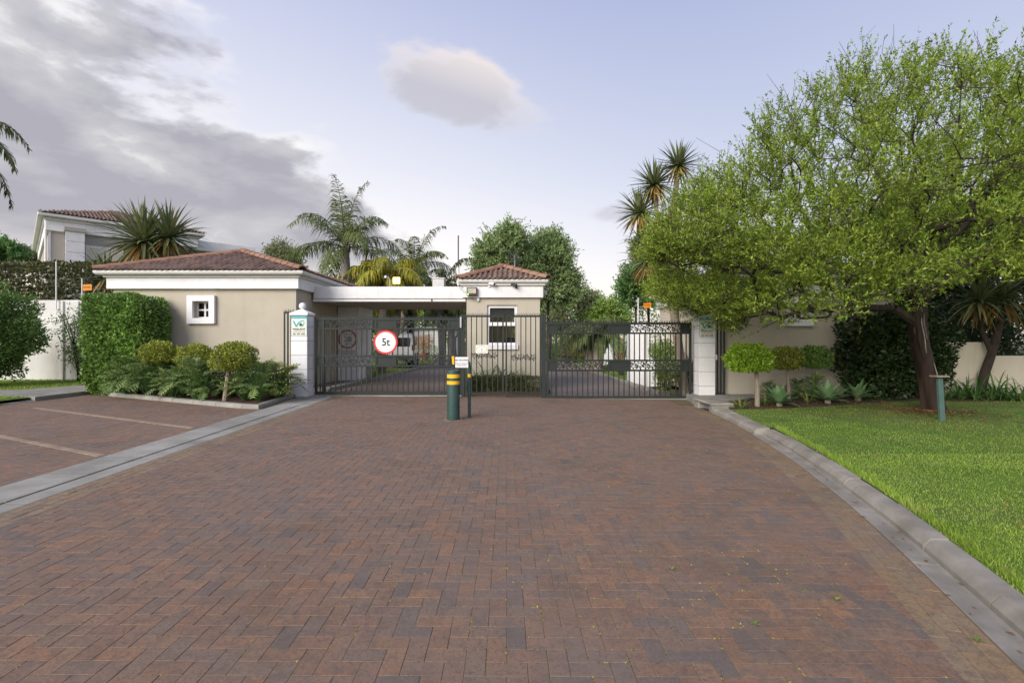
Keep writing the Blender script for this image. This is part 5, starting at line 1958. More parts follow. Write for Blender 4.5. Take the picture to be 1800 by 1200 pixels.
topiary('clipped yellowish dome topiary standing closest to the white ball-topped pillar', None, (X(395, 12.0), 12.0, .06), at_px(411, 630, 12.0), (.47, .47, .35), 12000, M['topiary'], seed=3, lean=(-.10, 0), tr=.055)
topiary('clipped yellowish dome topiary, middle one of the row before the unlit gatehouse', None, (X(344, 13.2), 13.2, .06), at_px(343, 629, 13.2), (.40, .42, .33), 9500, M['topiary'], seed=4)
topiary('clipped yellowish dome topiary nearest the tall box hedge', None, (X(284, 13.1), 13.1, .06), at_px(281, 623, 13.1), (.42, .42, .30), 9500, M['topiary'], seed=5)
topiary('bright lime dome topiary with leaning trunk closest to the leafy pillar', None, (X(1331, 11.3), 11.3, .02), at_px(1316, 632, 11.3), (.46, .46, .34), 12000, M['topiary2'], seed=6, lean=(.17, 0), tr=.05, L=.062, W=.038)
topiary('sparse brownish-green dome topiary, middle one of the row before the shaded gatehouse', None, (X(1387, 12.6), 12.6, .02), at_px(1381, 632, 12.6), (.38, .4, .31), 7000, M['topiary'], seed=7, lean=(.02, 0), tr=.04)
topiary('dull green dome topiary nearest the dark shrub behind the agaves', None, (X(1434, 12.9), 12.9, .02), at_px(1432, 630, 12.9), (.40, .4, .31), 8000, M['hedge'], seed=8, lean=(.08, 0), tr=.04)


# --- clipped hedges and bushes
def shrub(name, label, cat, base, C, rad, n, L, W, mat, p=2.0, rough=.12, ns=1.6, depth=.14, nst=14, r0=.03, seed=1, group=None, flat=None, up=.3, stem_mat='twig', leafname='foliage', jit=.7):
    g = np.random.default_rng(seed)
    t = thing(name, label, cat, base, group=group)
    stems('stems', g, base, C, rad, nst, r0, M[stem_mat], t)
    leafy(leafname, g, C, rad, n, L, W, mat, t, p=p, rough=rough, ns=ns, depth=depth, flat=flat, up=up, seed=seed, jit=jit)
    return t


shrub('box_hedge', 'tall bright green clipped hedge block at the gatehouse corner', 'hedge', (-11.0, 14.0, .05), (-11.02, 14.2, 1.40), (.86, .66, 1.38), 36000, .10, .058, M['hedge'], p=7, rough=.055, ns=3.4, depth=.08, nst=26, r0=.035, seed=21, up=.25)
shrub('round_bush', 'large loose green bush in front of the weathered white wall', 'bush', (-16.6, 15.6, .09), (-16.65, 15.7, 1.72), (1.35, 1.2, 1.42), 26000, .115, .055, M['bush'], rough=.24, ns=2.4, depth=.16, nst=22, r0=.04, seed=22)
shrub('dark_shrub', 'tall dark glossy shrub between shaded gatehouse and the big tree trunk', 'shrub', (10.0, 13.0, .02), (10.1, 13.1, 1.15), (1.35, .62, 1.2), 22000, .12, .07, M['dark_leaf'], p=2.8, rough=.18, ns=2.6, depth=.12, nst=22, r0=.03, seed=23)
shrub('low_hedge', 'low clipped dark hedge in front of the guard house wall', 'hedge', (-.25, 14.75, .05), (-.25, 14.75, .22), (1.22, .30, .24), 14000, .045, .026, M['creeper'], p=6, rough=.05, ns=4, depth=.09, nst=26, r0=.012, seed=24)
shrub('creeper_hedge', 'high brown-green creeper hedge behind the weathered white wall', 'hedge', (-22, 20.6, 0), (-22.3, 20.7, 2.35), (8.2, .8, 2.4), 42000, .17, .10, M['creeper'], p=8, rough=.02, ns=14, depth=.05, nst=30, r0=.05, seed=25)

# sapling by the left wall
g = np.random.default_rng(31)
t = thing('sapling', 'thin multi-stemmed sapling against the weathered white wall', 'shrub', (-15.4, 17.6, .09))
mb = MB(); P = []
for k in range(9):
    b = np.array([-15.35 + g.normal(0, .06), 17.6 + g.normal(0, .05), .05])
    e = b + np.array([g.normal(.05, .38), g.normal(-.1, .2), g.uniform(1.5, 2.6)])
    m1 = (b + e) / 2 + np.array([g.normal(0, .1), 0, 0])
    mb.tube([b, m1, e], [.028, .02, .008], 5, False)
    for j in range(60):
        f = g.uniform(.35, 1.05)
        P.append(b + (e - b) * f + g.normal(0, .17, 3))
mb.build('stems', M['bark'], t)
P = np.array(P); P = np.concatenate([P, P + g.normal(0, .09, P.shape), P + g.normal(0, .09, P.shape), P + g.normal(0, .12, P.shape)])
n = len(P)
V, F = leaf_arrays(P, unit(rdir(g, n) + np.array([0, 0, -.5])), rdir(g, n), .10 * g.uniform(.6, 1.2, n), .045)
np_mesh('foliage', V, F, M['tree_a'], t)


# --- lobed-leaf plants
def lobed_leaf(L=.25, W=.25, lobes=5):
    """flat pinnate leaf along +Y with cut lobes, slight droop"""
    mb = MB()
    mid = [(0, L * i / lobes, -.10 * L * (i / lobes) ** 2) for i in range(lobes + 1)]
    mb.add([(-.008, 0, 0), (.008, 0, 0), (.012, L * .5, -.02 * L), (0, L, -.1 * L), (-.012, L * .5, -.02 * L)], [(0, 1, 2, 3, 4)])
    for s in (-1, 1):
        for i in range(lobes):
            y0 = L * (i + .15) / lobes
            w = W / 2 * math.sin(PI * (i + 1.1) / (lobes + 1.3)) * (1 if i else .8)
            zz = -.10 * L * (y0 / L) ** 2
            tip = (s * w, y0 + L * .17, zz - .02)
            mb.add([(s * .004, y0, zz), (s * w * .55, y0 + L * .035, zz + .008), tip, (s * w * .5, y0 + L * .17, zz + .006), (s * .004, y0 + L * .125, zz)], [(0, 1, 2, 3, 4)] if s > 0 else [(4, 3, 2, 1, 0)])
    return mb


def philo_mesh(seed, n=58, R0=.47, H=.66):
    g = random.Random(seed)
    lf, st = MB(), MB()
    base = lobed_leaf()
    for k in range(n):
        a = 2 * PI * (k * .381966) + g.uniform(-.3, .3)
        f = (k + .5) / n
        rr = R0 * (.18 + .82 * f) * g.uniform(.8, 1.1)
        hh = H * (1.05 - .62 * f ** 1.5) * g.uniform(.82, 1.1)
        tip = Vector((rr * math.cos(a), rr * math.sin(a), hh))
        st.tube([(0.03 * math.cos(a), .03 * math.sin(a), 0), (tip.x * .45, tip.y * .45, hh * .72), tip], .007, 4, False)
        pitch = .35 - 1.25 * f + g.uniform(-.35, .35)
        sc = g.uniform(.75, 1.15)
        m4 = Matrix.Translation(tip) @ Matrix.Rotation(a - PI / 2, 4, 'Z') @ Matrix.Rotation(pitch + .45, 4, 'X') @ Matrix.Rotation(g.uniform(-.4, .4), 4, 'Y') @ Matrix.Scale(sc, 4)
        nv = len(lf.v)
        lf.v += [tuple(m4 @ Vector(v)) for v in base.v]
        lf.f += [tuple(i + nv for i in q) for q in base.f]
    return lf.mesh('leaves'), st.mesh('leaf_stalks')


PH = [philo_mesh(s) for s in (1, 2, 3)]
for lf, st in PH:
    lf.materials.append(M['philo']); st.materials.append(M['strap'])
PHY = []
for lf, st in PH[:1]:
    l2 = lf.copy(); l2.materials.clear(); l2.materials.append(M['philoy']); PHY.append((l2, st))
# along the bed, front and back row
spots = [(225, 13.3), (262, 13.0), (305, 12.6), (345, 12.3), (360, 12.35), (255, 13.9), (300, 13.6), (340, 13.3), (385, 12.8), (238, 13.75), (430, 12.1), (455, 12.0), (440, 12.7), (478, 12.9), (492, 12.6), (410, 13.2), (322, 12.9), (282, 13.2)]
for i, (px, d) in enumerate(spots):
    yel = px > 470
    lf, st = (PHY[0] if yel else PH[i % 3])
    if px > 470:
        lab = ('yellowing lobed-leaf plant leaning against the base of the ball-topped pillar' if px > 485 else 'yellowing lobed-leaf plant between the spiked fence panel and the dome topiary')
        grp = None
    else:
        lab = 'dark green lobed-leaf plant in the kerbed bed before the unlit gatehouse'
        grp = 'lobed-leaf plants in the kerbed bed'
    t = thing('philodendron', lab, 'plant', (X(px, d), d, .05), i * 1.7, group=grp)
    s = 1.05 + .12 * math.sin(i * 2.3)
    for nm, me in (('leaves', lf), ('leaf_stalks', st)):
        inst(nm, me, (0, 0, 0), t, scale=(s, s, s * (1.12 if i % 2 else .98)), world=False)


# --- rosettes: agave and yucca
def blade(mb, base, dirv, L, W, droop, seg=4, curl=.25, prof=(.55, 1.0, .85, .5, .04)):
    """strap or sword leaf as a folded strip"""
    d = Vector(dirv).normalized()
    side = d.cross(Vector((0, 0, 1)))
    side = side.normalized() if side.length > 1e-4 else Vector((1, 0, 0))
    p = Vector(base)
    vs = []
    for i in range(seg + 1):
        f = i / seg
        w = W / 2 * np.interp(f, np.linspace(0, 1, len(prof)), prof)
        up = side.cross(d).normalized()
        vs += [p - side * w + up * w * curl, p, p + side * w + up * w * curl]
        d = (d + Vector((0, 0, -droop / seg * (0.4 + 1.2 * f)))).normalized()
        p = p + d * (L / seg)
    fs = []
    for i in range(seg):
        a = i * 3
        fs += [(a, a + 1, a + 4, a + 3), (a + 1, a + 2, a + 5, a + 4)]
    mb.add(vs, fs)


def rosette(n, L, W, e0, e1, droop, seed, seg=4, prof=(.55, 1.0, .85, .5, .04), r0=.03, curl=.25):
    g = random.Random(seed)
    mb = MB()
    for k in range(n):
        a = 2 * PI * k * .381966 + g.uniform(-.15, .15)
        f = (k + .5) / n
        el = e0 + (e1 - e0) * f + g.uniform(-.12, .12)
        d = (math.cos(a) * math.cos(el), math.sin(a) * math.cos(el), math.sin(el))
        blade(mb, (r0 * math.cos(a), r0 * math.sin(a), 0), d, L * g.uniform(.8, 1.1), W * g.uniform(.85, 1.1), droop * g.uniform(.6, 1.4), seg, curl, prof)
    return mb


AG = rosette(22, .50, .15, 1.35, .12, .35, 5, 5, (.45, .8, 1.0, .85, .45, .02), .03, .35).mesh('leaves', smooth=True)
AG.materials.append(M['agave'])
for px, py, d, s, lab in ((1370, 716, 11.35, 1.0, 'grey-green agave rosette under the bright lime topiary'), (1455, 712, 11.85, 1.06, 'grey-green agave rosette in front of the dull green topiary'), (1508, 707, 12.4, 1.02, 'grey-green agave rosette beside the dark shrub')):
    t = thing('agave', lab, 'agave', (X(px, d), d, .02), px * .1)
    inst('leaves', AG, (0, 0, .06), t, scale=(s, s, s), world=False)
    q = MB().lathe([(.05, -.05), (.07, .04), (.05, .1)], (0, 0, 0), 10).build('stem', M['palebark'], t, world=False)

ST = [rosette(26, .62, .035, 1.35, .45, 1.5, s, 5, (.7, 1, 1, .8, .5, .05), .05, .3).mesh('leaves') for s in (11, 12)]
for me in ST:
    me.materials.append(M['strap'])
STY = [rosette(16, .30, .03, 1.3, .4, 1.0, s, 4, (.7, 1, .9, .6, .05), .03, .3).mesh('leaves') for s in (13,)]
STY[0].materials.append(M['strapy'])


def strap(label, group, px, d, z, me, s=1.0):
    t = thing('strap_leaf_plant', label, 'plant', (X(px, d), d, z), px * .37, group=group)
    inst('leaves', me, (0, 0, 0), t, scale=(s, s, s), world=False)


for i, px in enumerate((826, 842, 858, 874, 890, 906, 922)):
    strap('dark strap-leaf plant behind the low hedge at the guard house wall', 'strap-leaf plants at the guard house', px, 15.3 + .12 * (i % 2), .05, ST[i % 2], (1.6, 1.35, 1.7, 1.5, 1.55, 1.25, 1.1)[i])
for i, (px, d) in enumerate(((1662, 12.7), (1685, 12.9), (1715, 12.8), (1742, 12.6), (1768, 12.6), (1790, 12.4), (1805, 12.7), (1700, 13.2), (1750, 13.2))):
    strap('dark strap-leaf plant along the foot of the low cream wall', 'strap-leaf plants under the cream wall', px, d, .02, ST[i % 2], 1.0 + .15 * (i % 3))
for i, (px, d) in enumerate(((1302, 11.0), (1345, 11.6), (1420, 12.1))):
    strap(('pale variegated strap plant at the bed corner by the drain inlet', 'pale variegated strap plant behind the leaning lime topiary', 'pale variegated strap plant between two agaves')[i], None, px, d, .02, STY[0], 1.1)
for i, (px, d) in enumerate(((1400, 12.9), (1432, 12.5), (1352, 13.0))):
    t = thing('fern_plant', ('leafy green fern-like plant at the middle topiary trunk', 'leafy green fern-like plant at the dull green topiary trunk', 'sparse leafy plant against the shaded gatehouse wall')[i], 'plant', (X(px, d), d, .02), i * 2.0)
    s = (.62, .75, .5)[i]
    inst('leaves', PH[i][0], (0, 0, 0), t, scale=(s, s, s), world=False)
    inst('leaf_stalks', PH[i][1], (0, 0, 0), t, scale=(s, s, s), world=False)


# --- yucca and cabbage trees
def yucca_tree(label, base, trunks, heads, cat='yucca', dry=.25, tr=.12, bark='palebark'):
    """trunks: list of point lists with radii; heads: (centre, leaf length, n)"""
    t = thing('yucca_tree', label, cat, base)
    for pts, rads in trunks:
        MB().tube(pts, rads, 9).build('trunk', M[bark], t, smooth=True)
    for i, (c, L, n, drp) in enumerate(heads):
        mb = rosette(n, L, .085 * L, 1.5, -.55, .45 * drp, 40 + i, 4, (.7, 1, .85, .5, .03), .05, .35)
        mb.v = [(x + c[0], y + c[1], z + c[2]) for x, y, z in mb.v]
        mb.build('leaf_rosette', M['yucca'], t)
        if dry:
            md = rosette(int(n * dry), L * .9, .075 * L, -.45, -1.1, .5, 80 + i, 4, (.7, 1, .8, .5, .03), .05, .35)
            md.v = [(x + c[0], y + c[1], z + c[2] - .05) for x, y, z in md.v]
            md.build('dry_leaves', M['yuccadry'], t)
    return t


D = 20.6
yucca_tree('big spiky yucca tree behind the unlit gatehouse roof', (X(250, D), D, 0),
           [([(X(250, D), D, -.05), (X(252, D), D, 3), (X(256, D), D, Z(445, D))], [.22, .17, .14]), ([(X(256, D), D, 3.6), (X(275, D), D + .2, 4.5), (X(288, D), D + .3, Z(430, D))], [.13, .12, .11]),
            ([(X(248, D), D, 2.6), (X(215, D), D - .3, 3.2), (X(202, D), D - .4, Z(492, D))], [.1, .09, .08])],
           [((X(252, D), D, Z(425, D)), 1.85, 130, 1.0), ((X(287, D), D + .3, Z(415, D)), 1.6, 100, 1.0), ((X(203, D), D - .5, Z(490, D)), 1.35, 46, 1.0)])
D = 15.4
hd = [((X(1190, D), D - .1, Z(503, D)), .85, 60, 1.3), ((X(1142, D), D, Z(458, D)), 1.0, 85, 1.6), ((X(1127, D), D + .2, Z(372, D)), .88, 110, .9), ((X(1150, D), D, Z(325, D)), .84, 110, .7), ((X(1196, D), D + .2, Z(287, D)), .8, 100, .7), ((X(1135, D), D + .3, Z(425, D)), .8, 50, 1.6)]
yucca_tree('tall many-headed cabbage tree with bare trunk inside the right gate', (X(1203, D), D, 0),
           [([(X(1204, D), D, -.15), (X(1194, D), D, 1.2), (X(1184, D), D, 2.6), (X(1181, D), D, 4.2), (X(1186, D), D + .1, 5.6), (X(1195, D), D + .2, Z(300, D))], [.16, .14, .135, .12, .1, .08]),
            ([(X(1182, D), D, 2.5), (X(1172, D), D, 3.0), (X(1166, D), D, 3.35), (X(1150, D), D, Z(462, D))], [.09, .08, .07, .06]),
            ([(X(1181, D), D, 3.8), (X(1160, D), D, 4.8), (X(1150, D), D, Z(340, D))], [.09, .08, .06]),
            ([(X(1168, D), D, 4.4), (X(1140, D), D + .15, 5.0), (X(1130, D), D + .2, Z(385, D))], [.07, .06, .05]),
            ([(X(1183, D), D, 2.7), (X(1189, D), D - .1, Z(508, D))], [.08, .07])],
           hd, cat='tree', dry=.35)
D = 14.3
yucca_tree('leaning yucca with hanging strap leaves behind the low cream wall', (X(1722, 13.4), 13.5, 0),
           [([(X(1722, 13.4), 13.45, -.05), (X(1735, 13.4), 13.45, .7), (X(1752, 13.4), 13.5, 1.3), (X(1768, 13.4), 13.6, 1.9), (X(1790, 13.4), 13.8, 2.6)], [.13, .11, .1, .09, .08]),
            ([(X(1748, 13.4), 13.48, 1.2), (X(1738, 13.4), 13.6, 1.8), (X(1740, 13.4), 13.7, 2.5)], [.07, .06, .055])],
           [((X(1790, 13.4), 13.8, 2.7), 1.15, 70, 1.9), ((X(1740, 13.4), 13.7, 2.6), 1.05, 60, 1.9)], dry=.2, bark='bark')


# --- palms
def palm(label, base, h, crown, nf, fl, trunk_mat, seed, r=.16, mat='palm', droop=1.0, group=None, elev=(1.25, -.25), leaflet=.5, azs=None, name='palm_tree', lw=.05):
    g = np.random.default_rng(seed)
    t = thing(name, label, 'palm', base, group=group)
    x, y, z = base
    c = np.array(crown, float)
    b = np.array([x, y, z - .1])
    pts, rad = [], []
    for i in range(9):
        f = i / 8
        pts.append(b + (c - b) * f + np.array([.06 * math.sin(f * 3 + seed), 0, 0]))
        rad.append(r * (1.18 - .3 * f) * (1 + .04 * (i % 2)))
    MB().tube(pts, rad, 10).build('trunk', M[trunk_mat], t, smooth=True)
    bm_ = MB()
    for k in range(14):
        a = 2 * PI * k / 14 + g.uniform(-.2, .2)
        q = c + np.array([0, 0, -g.uniform(.1, .9)])
        e = q + np.array([math.cos(a) * .22, math.sin(a) * .22, .55])
        bm_.tube([q, (q + e) / 2 + np.array([math.cos(a) * .1, math.sin(a) * .1, 0]), e], [.06, .05, .02], 4, False)
    bm_.build('leaf_bases', M['palmtrunk'], t)
    for k in range(nf):
        f = (k + .5) / nf
        a = (2 * PI * k * .381966 + g.uniform(-.2, .2)) if azs is None else azs[k % len(azs)] + g.uniform(-.12, .12)
        el = elev[0] + (elev[1] - elev[0]) * f + g.uniform(-.1, .1)
        d = np.array([math.cos(a) * math.cos(el), math.sin(a) * math.cos(el), math.sin(el)])
        p = c.copy() + np.array([0, 0, .05])
        L = fl * g.uniform(.85, 1.1)
        N = 14
        rp = [p.copy()]
        rd = []
        for i in range(N):
            q = i / N
            rd.append(d.copy())
            p = p + d * L / N
            rp.append(p.copy())
            d = unit(d + np.array([0, 0, -droop * (.05 + .22 * q)]))
        rd.append(d.copy())
        rp, rd = np.array(rp), np.array(rd)
        fr = MB()
        fr.tube(rp, list(np.linspace(.03, .006, N + 1)), 4, False)
        m = 140
        s = np.sort(g.uniform(.10, 1.0, m))
        pos = np.stack([np.interp(s * N, np.arange(N + 1), rp[:, i]) for i in range(3)], 1)
        ax = unit(np.stack([np.interp(s * N, np.arange(N + 1), rd[:, i]) for i in range(3)], 1))
        side = unit(np.cross(ax, np.array([0, 0, 1.0]) + 1e-3))
        sg = np.where(np.arange(m) % 2, 1, -1)[:, None]
        upv = np.cross(side, ax)
        dl = unit(side * sg * g.uniform(.6, 1.0, (m, 1)) + ax * g.uniform(.3, .9, (m, 1)) + upv * g.uniform(-.45, .45, (m, 1)) + np.array([0, 0, -.25 * droop]))
        ll = leaflet * np.sin(np.clip(s * 1.0 + .12, 0, 1) * PI * .93)[:, None] * g.uniform(.8, 1.15, (m, 1)) + .08
        w = lw * .5
        wv = unit(np.cross(dl, upv)) * w
        mid = pos + dl * ll * .55 + np.array([0, 0, -.06]) * ll
        tip = mid + unit(dl * .5 + np.array([0, 0, -.8 * droop])) * ll * .55
        V = np.stack([pos - wv * .6, pos + wv * .6, mid + wv, mid - wv, tip], 1).reshape(-1, 3)
        fs = []
        for i in range(m):
            o = i * 5
            fs += [(o, o + 1, o + 2, o + 3), (o + 3, o + 2, o + 4)]
        fr.add(V.tolist(), fs)
        fr.build('frond', M[mat], t)
    return t


palm('tall feathery palm with grey trunk rising behind the canopy', (X(612, 24), 24, 0), 0, (X(607, 24), 24, Z(438, 24)), 16, 3.5, 'greytrunk', 51, r=.24, elev=(1.53, -.1), leaflet=.85, lw=.036)
palm('feathery palm behind the lit floodlight, leaning over the canopy', (X(690, 32), 32, 0), 0, (X(728, 32), 32, Z(470, 32)), 13, 3.3, 'palmtrunk', 52, r=.2, elev=(1.4, -.2), leaflet=.8, lw=.04)
palm('low yellow-green palm right behind the lit floodlight', (X(668, 22.5), 22.5, 0), 0, (X(680, 22.5), 22.5, Z(492, 22.5)), 15, 2.5, 'palmtrunk', 53, r=.2, mat='palmy', elev=(1.2, -.3), leaflet=.62, droop=1.5, lw=.06)
palm('yellow-green palm with fibrous trunk next to the tall feathery palm', (X(643, 25.5), 25.5, 0), 0, (X(648, 25.5), 25.5, Z(500, 25.5)), 14, 2.6, 'palmtrunk', 54, r=.22, mat='palmy', elev=(1.2, -.3), leaflet=.6, droop=1.4)
palm('short fibrous palm trunk with drooping fronds behind the round 5t sign', (X(692, 26), 26, 0), 0, (X(700, 26), 26, Z(505, 26)), 13, 2.3, 'palmtrunk', 55, r=.2, elev=(1.1, -.4), leaflet=.55, droop=1.5)
palm('slim palm by the guard house side of the left lane', (X(778, 33), 33, 0), 0, (X(781, 33), 33, Z(500, 33)), 12, 2.6, 'palmtrunk', 56, r=.17, elev=(1.2, -.3), leaflet=.5)
palm('palm with thick grey trunk between the car and the white house', (X(718, 27), 27, 0), 0, (X(722, 27), 27, Z(515, 27)), 11, 2.1, 'bark', 57, r=.2, elev=(1.0, -.4), leaflet=.5, droop=1.5)
palm('dark palm trunk pair member by the white house doorway', (X(776, 30), 30, 0), 0, (X(774, 30), 30, Z(535, 30)), 10, 2.0, 'greytrunk', 58, r=.18, elev=(1.0, -.4), leaflet=.5, droop=1.5)
palm('grey palm trunk nearest the guard house within the left lane view', (X(795, 31), 31, 0), 0, (X(797, 31), 31, Z(540, 31)), 10, 2.0, 'greytrunk', 59, r=.16, elev=(1.0, -.4), leaflet=.5, droop=1.5)
palm('stout-trunked palm before the white house wall inside the right gate', (X(1040, 27), 27, -.05), 0, (X(1040, 27), 27, Z(590, 27)), 16, 1.9, 'palebark', 60, r=.3, elev=(1.2, -.2), leaflet=.45, droop=1.2, mat='palm')
palm('second stout-trunked palm nearer the flowering shrubs of the right garden', (X(1052, 25), 25, -.05), 0, (X(1053, 25), 25, Z(588, 25)), 16, 1.8, 'palebark', 61, r=.26, elev=(1.2, -.2), leaflet=.45, droop=1.2, mat='palm')
palm('palm at the street edge with fronds hanging over the loose green bush', (X(-125, 14), 14, .09), 0, (X(-122, 14), 14, Z(245, 14)), 22, 2.6, 'greytrunk', 62, r=.2, elev=(1.3, -.5), leaflet=.55, droop=1.5)
t = thing('dry_shrub', 'dry orange shrub growing in the terracotta pot', 'shrub', (X(745, 36), 36, .65))
g = np.random.default_rng(63)
stems('stems', g, (X(745, 36), 36, .6), (X(745, 36), 36, 1.3), (.6, .5, .55), 16, .012, M['twig'], t)
leafy('foliage', g, (X(745, 36), 36, 1.35), (.75, .6, .7), 1500, .12, .05, M['dryshrub'], t, rough=.2, depth=.35, seed=3)


# --- broadleaf trees
def grow(g, start, pts, cost=.25, split=.9):
    """connect points to the nearest part of the growing tree; returns nodes, parents"""
    N = [np.array(p, float) for p in start]
    par = [-1] + list(range(len(start) - 1))
    cap = len(start) + 3 * len(pts) + 10
    A = np.zeros((cap, 3)); PLn = np.zeros(cap)
    for i, p in enumerate(N):
        A[i] = p
        PLn[i] = 0 if i == 0 else PLn[i - 1] + np.linalg.norm(A[i] - A[i - 1])
    n = len(N)
    s0 = max(1, len(start) - 3)
    order = np.argsort(np.linalg.norm(pts - A[n - 1], axis=1))
    for k in order:
        p = pts[k]
        d = np.linalg.norm(A[s0:n] - p, axis=1)
        j = int(np.argmin(d + cost * PLn[s0:n])) + s0
        L = np.linalg.norm(p - A[j])
        if L > split:
            q = A[j] + (p - A[j]) * .5 + g.normal(0, .07 * L, 3) + np.array([0, 0, .06 * L])
            A[n] = q; PLn[n] = PLn[j] + L * .5; par.append(j); j = n; n += 1
        A[n] = p; PLn[n] = PLn[j] + np.linalg.norm(p - A[j]); par.append(j); n += 1
    return A[:n], np.array(par)


def branch_mesh(A, par, r_tip, r_max, expo=2.4, fixed=None):
    n = len(A)
    acc = np.zeros(n)
    rad = np.zeros(n)
    for i in range(n - 1, -1, -1):
        rad[i] = max(r_tip, acc[i] ** (1 / expo)) if acc[i] > 0 else r_tip
        if par[i] >= 0:
            acc[par[i]] += rad[i] ** expo
    rad = np.minimum(rad, r_max)
    mb = MB()
    for i in range(n):
        j = par[i]
        if j < 0 or (fixed is not None and i < fixed):
            continue
        r0, r1 = min(rad[j], rad[i] * 1.5), rad[i]
        mb.tube([A[j], A[i]], [r0, r1], 7 if r1 > .05 else (5 if r1 > .02 else 3), False)
    return mb, rad


def twig_leaves(g, A, par, sel, ntw, tl, nl, L, W, mat, parent, center, up=.6, out=.5, twig_mat='twig', r=.004, spread=.6, bias=None):
    """sprays of leaves on short twigs around the chosen nodes"""
    idx = np.repeat(sel, ntw)
    m = len(idx)
    P0 = A[idx] + g.normal(0, .05, (m, 3))
    o = unit(A[idx] - np.array(center))
    d = unit(o * out + np.array([0, 0, up]) + rdir(g, m) * spread + (0 if bias is None else np.array(bias)))
    Lt = tl * g.uniform(.5, 1.3, m)
    s = unit(np.cross(d, rdir(g, m)))
    b = np.cross(d, s)
    tip = P0 + d * Lt[:, None] + rdir(g, m) * (.10 * Lt[:, None])
    V = np.stack([P0 + s * r, P0 - s * r * .5 + b * r * .8, P0 - s * r * .5 - b * r * .8, tip], 1).reshape(-1, 3)
    k = np.arange(m)[:, None] * 4
    F = np.concatenate([k + np.array([[0, 1, 3]]), k + np.array([[1, 2, 3]]), k + np.array([[2, 0, 3]])], 0)
    np_mesh('twigs', V, F, M[twig_mat], parent)
    f = g.uniform(.12, 1.02, (m, nl))
    pos = (P0[:, None, :] + (tip - P0)[:, None, :] * f[:, :, None]).reshape(-1, 3)
    dd = np.repeat(d, nl, 0)
    q = len(pos)
    ld = unit(dd * .75 + rdir(g, q) * .75)
    nn = unit(rdir(g, q) + np.array([0, 0, .8]))
    V, F = leaf_arrays(pos, ld, nn, L * g.uniform(.6, 1.25, q), W * g.uniform(.7, 1.2, q))
    return np_mesh('crown', V, F, mat, parent)


def tree(label, base, trunk, sampler, npts, leafmat, seed, r_tip=.012, r_max=.3, ntw=4, tl=.5, nl=10, L=.11, W=.05, bark='bark', group=None, cost=.25, up=.4, name='tree', spread=.7, tips=1.0):
    g = np.random.default_rng(seed)
    t = thing(name, label, 'tree', base, group=group)
    pts = sampler(g, npts)
    A, par = grow(g, trunk, pts, cost)
    mb, rad = branch_mesh(A, par, r_tip, r_max)
    mb.build('trunk', M[bark], t)
    sel = np.arange(len(trunk), len(A))
    sel = sel[rad[sel] < r_tip * 3.2]
    twig_leaves(g, A, par, sel, ntw, tl, nl, L, W, leafmat, t, trunk[-1], up=up, r=.006, spread=spread)
    return t


def blobs(*bl):
    """sampler over a union of ellipsoids (centre, radii, weight)"""
    def f(g, n):
        w = np.array([b[2] for b in bl], float)
        k = g.choice(len(bl), n, p=w / w.sum())
        C = np.array([b[0] for b in bl])[k]
        Rr = np.array([b[1] for b in bl])[k]
        u = rdir(g, n) * (g.uniform(.2, 1, (n, 1)) ** (1 / 2.2))
        P = C + u * Rr
        s = 2.4 / float(np.mean(Rr))
        nz = fnoise(P, s, 1.7)
        Q = P[nz > g.uniform(-.35, .12, n)]
        return Q
    return f


def ptree(label, px0, px1, pyt, pyb, d, leafmat, seed, lobes=5, n=260, base_px=None, L=.16, W=.08, bark='bark', depth=.8, ntw=6, nl=13, tl=.7, group=None, up=.3, tr=.2, spread=.8, zb=0.0):
    """tree whose crown spans a measured width and height at distance d"""
    g = random.Random(seed)
    x0, x1, z1, z0 = X(px0, d), X(px1, d), Z(pyt, d), Z(pyb, d)
    cx, cz, rx, rz = (x0 + x1) / 2, (z0 + z1) / 2, (x1 - x0) / 2, (z1 - z0) / 2
    bl = [((cx, d, cz - rz * .1), (rx * .75, rx * .75 * depth, rz * .7), 1.2)]
    for k in range(lobes):
        a = PI * (k + .5) / lobes + g.uniform(-.25, .25)
        bl.append(((cx + rx * .58 * math.cos(a), d + g.uniform(-.5, .5) * rx * depth, cz + rz * (.95 * math.sin(a) - .38)), (rx * g.uniform(.34, .46), rx * .42, rz * g.uniform(.36, .5)), .8))
    bx = X(base_px, d) if base_px is not None else cx
    tk = [(bx, d, zb - .1), (bx + .04 * rx, d, zb + (z0 - zb) * .5), (bx + (cx - bx) * .6, d, max(z0, zb + .4)), (cx, d, z0 + rz * .4)]
    return tree(label, (bx, d, zb), tk, blobs(*bl), n, leafmat, seed, r_max=tr, L=L, W=W, bark=bark, ntw=ntw, nl=nl, tl=tl, group=group, up=up, spread=spread)


ptree('large grey-green tree behind the guard house roof, left lobe', 828, 948, 396, 550, 35, M['tree_a'], 71, n=700, L=.24, W=.085, base_px=900, tl=.9, ntw=7, up=0.0, spread=1.0)
ptree('large drooping grey-green tree beside the guard house mesh antenna', 912, 1014, 402, 560, 36.5, M['tree_a'], 72, n=700, L=.24, W=.085, base_px=965, tl=.9, ntw=7, up=-.15, spread=1.0)
ptree('dull green weeping tree beyond the right lane', 962, 1062, 505, 600, 46, M['tree_b'], 73, n=330, L=.24, W=.09, base_px=985, up=-.5, tl=1.1, bark='palebark')
ptree('light green bushy tree beyond the right garden', 1030, 1112, 530, 606, 38, M['tree_c'], 74, n=300, L=.2, W=.1)
ptree('tall dull olive tree behind the cabbage tree heads', 1098, 1180, 412, 540, 31, M['tree_b'], 75, n=420, L=.16, W=.075, tl=.7, base_px=1140)
ptree('small dark green tree beside the tall olive tree', 1085, 1150, 470, 560, 29, M['tree_d'], 76, n=240, L=.16, W=.08)
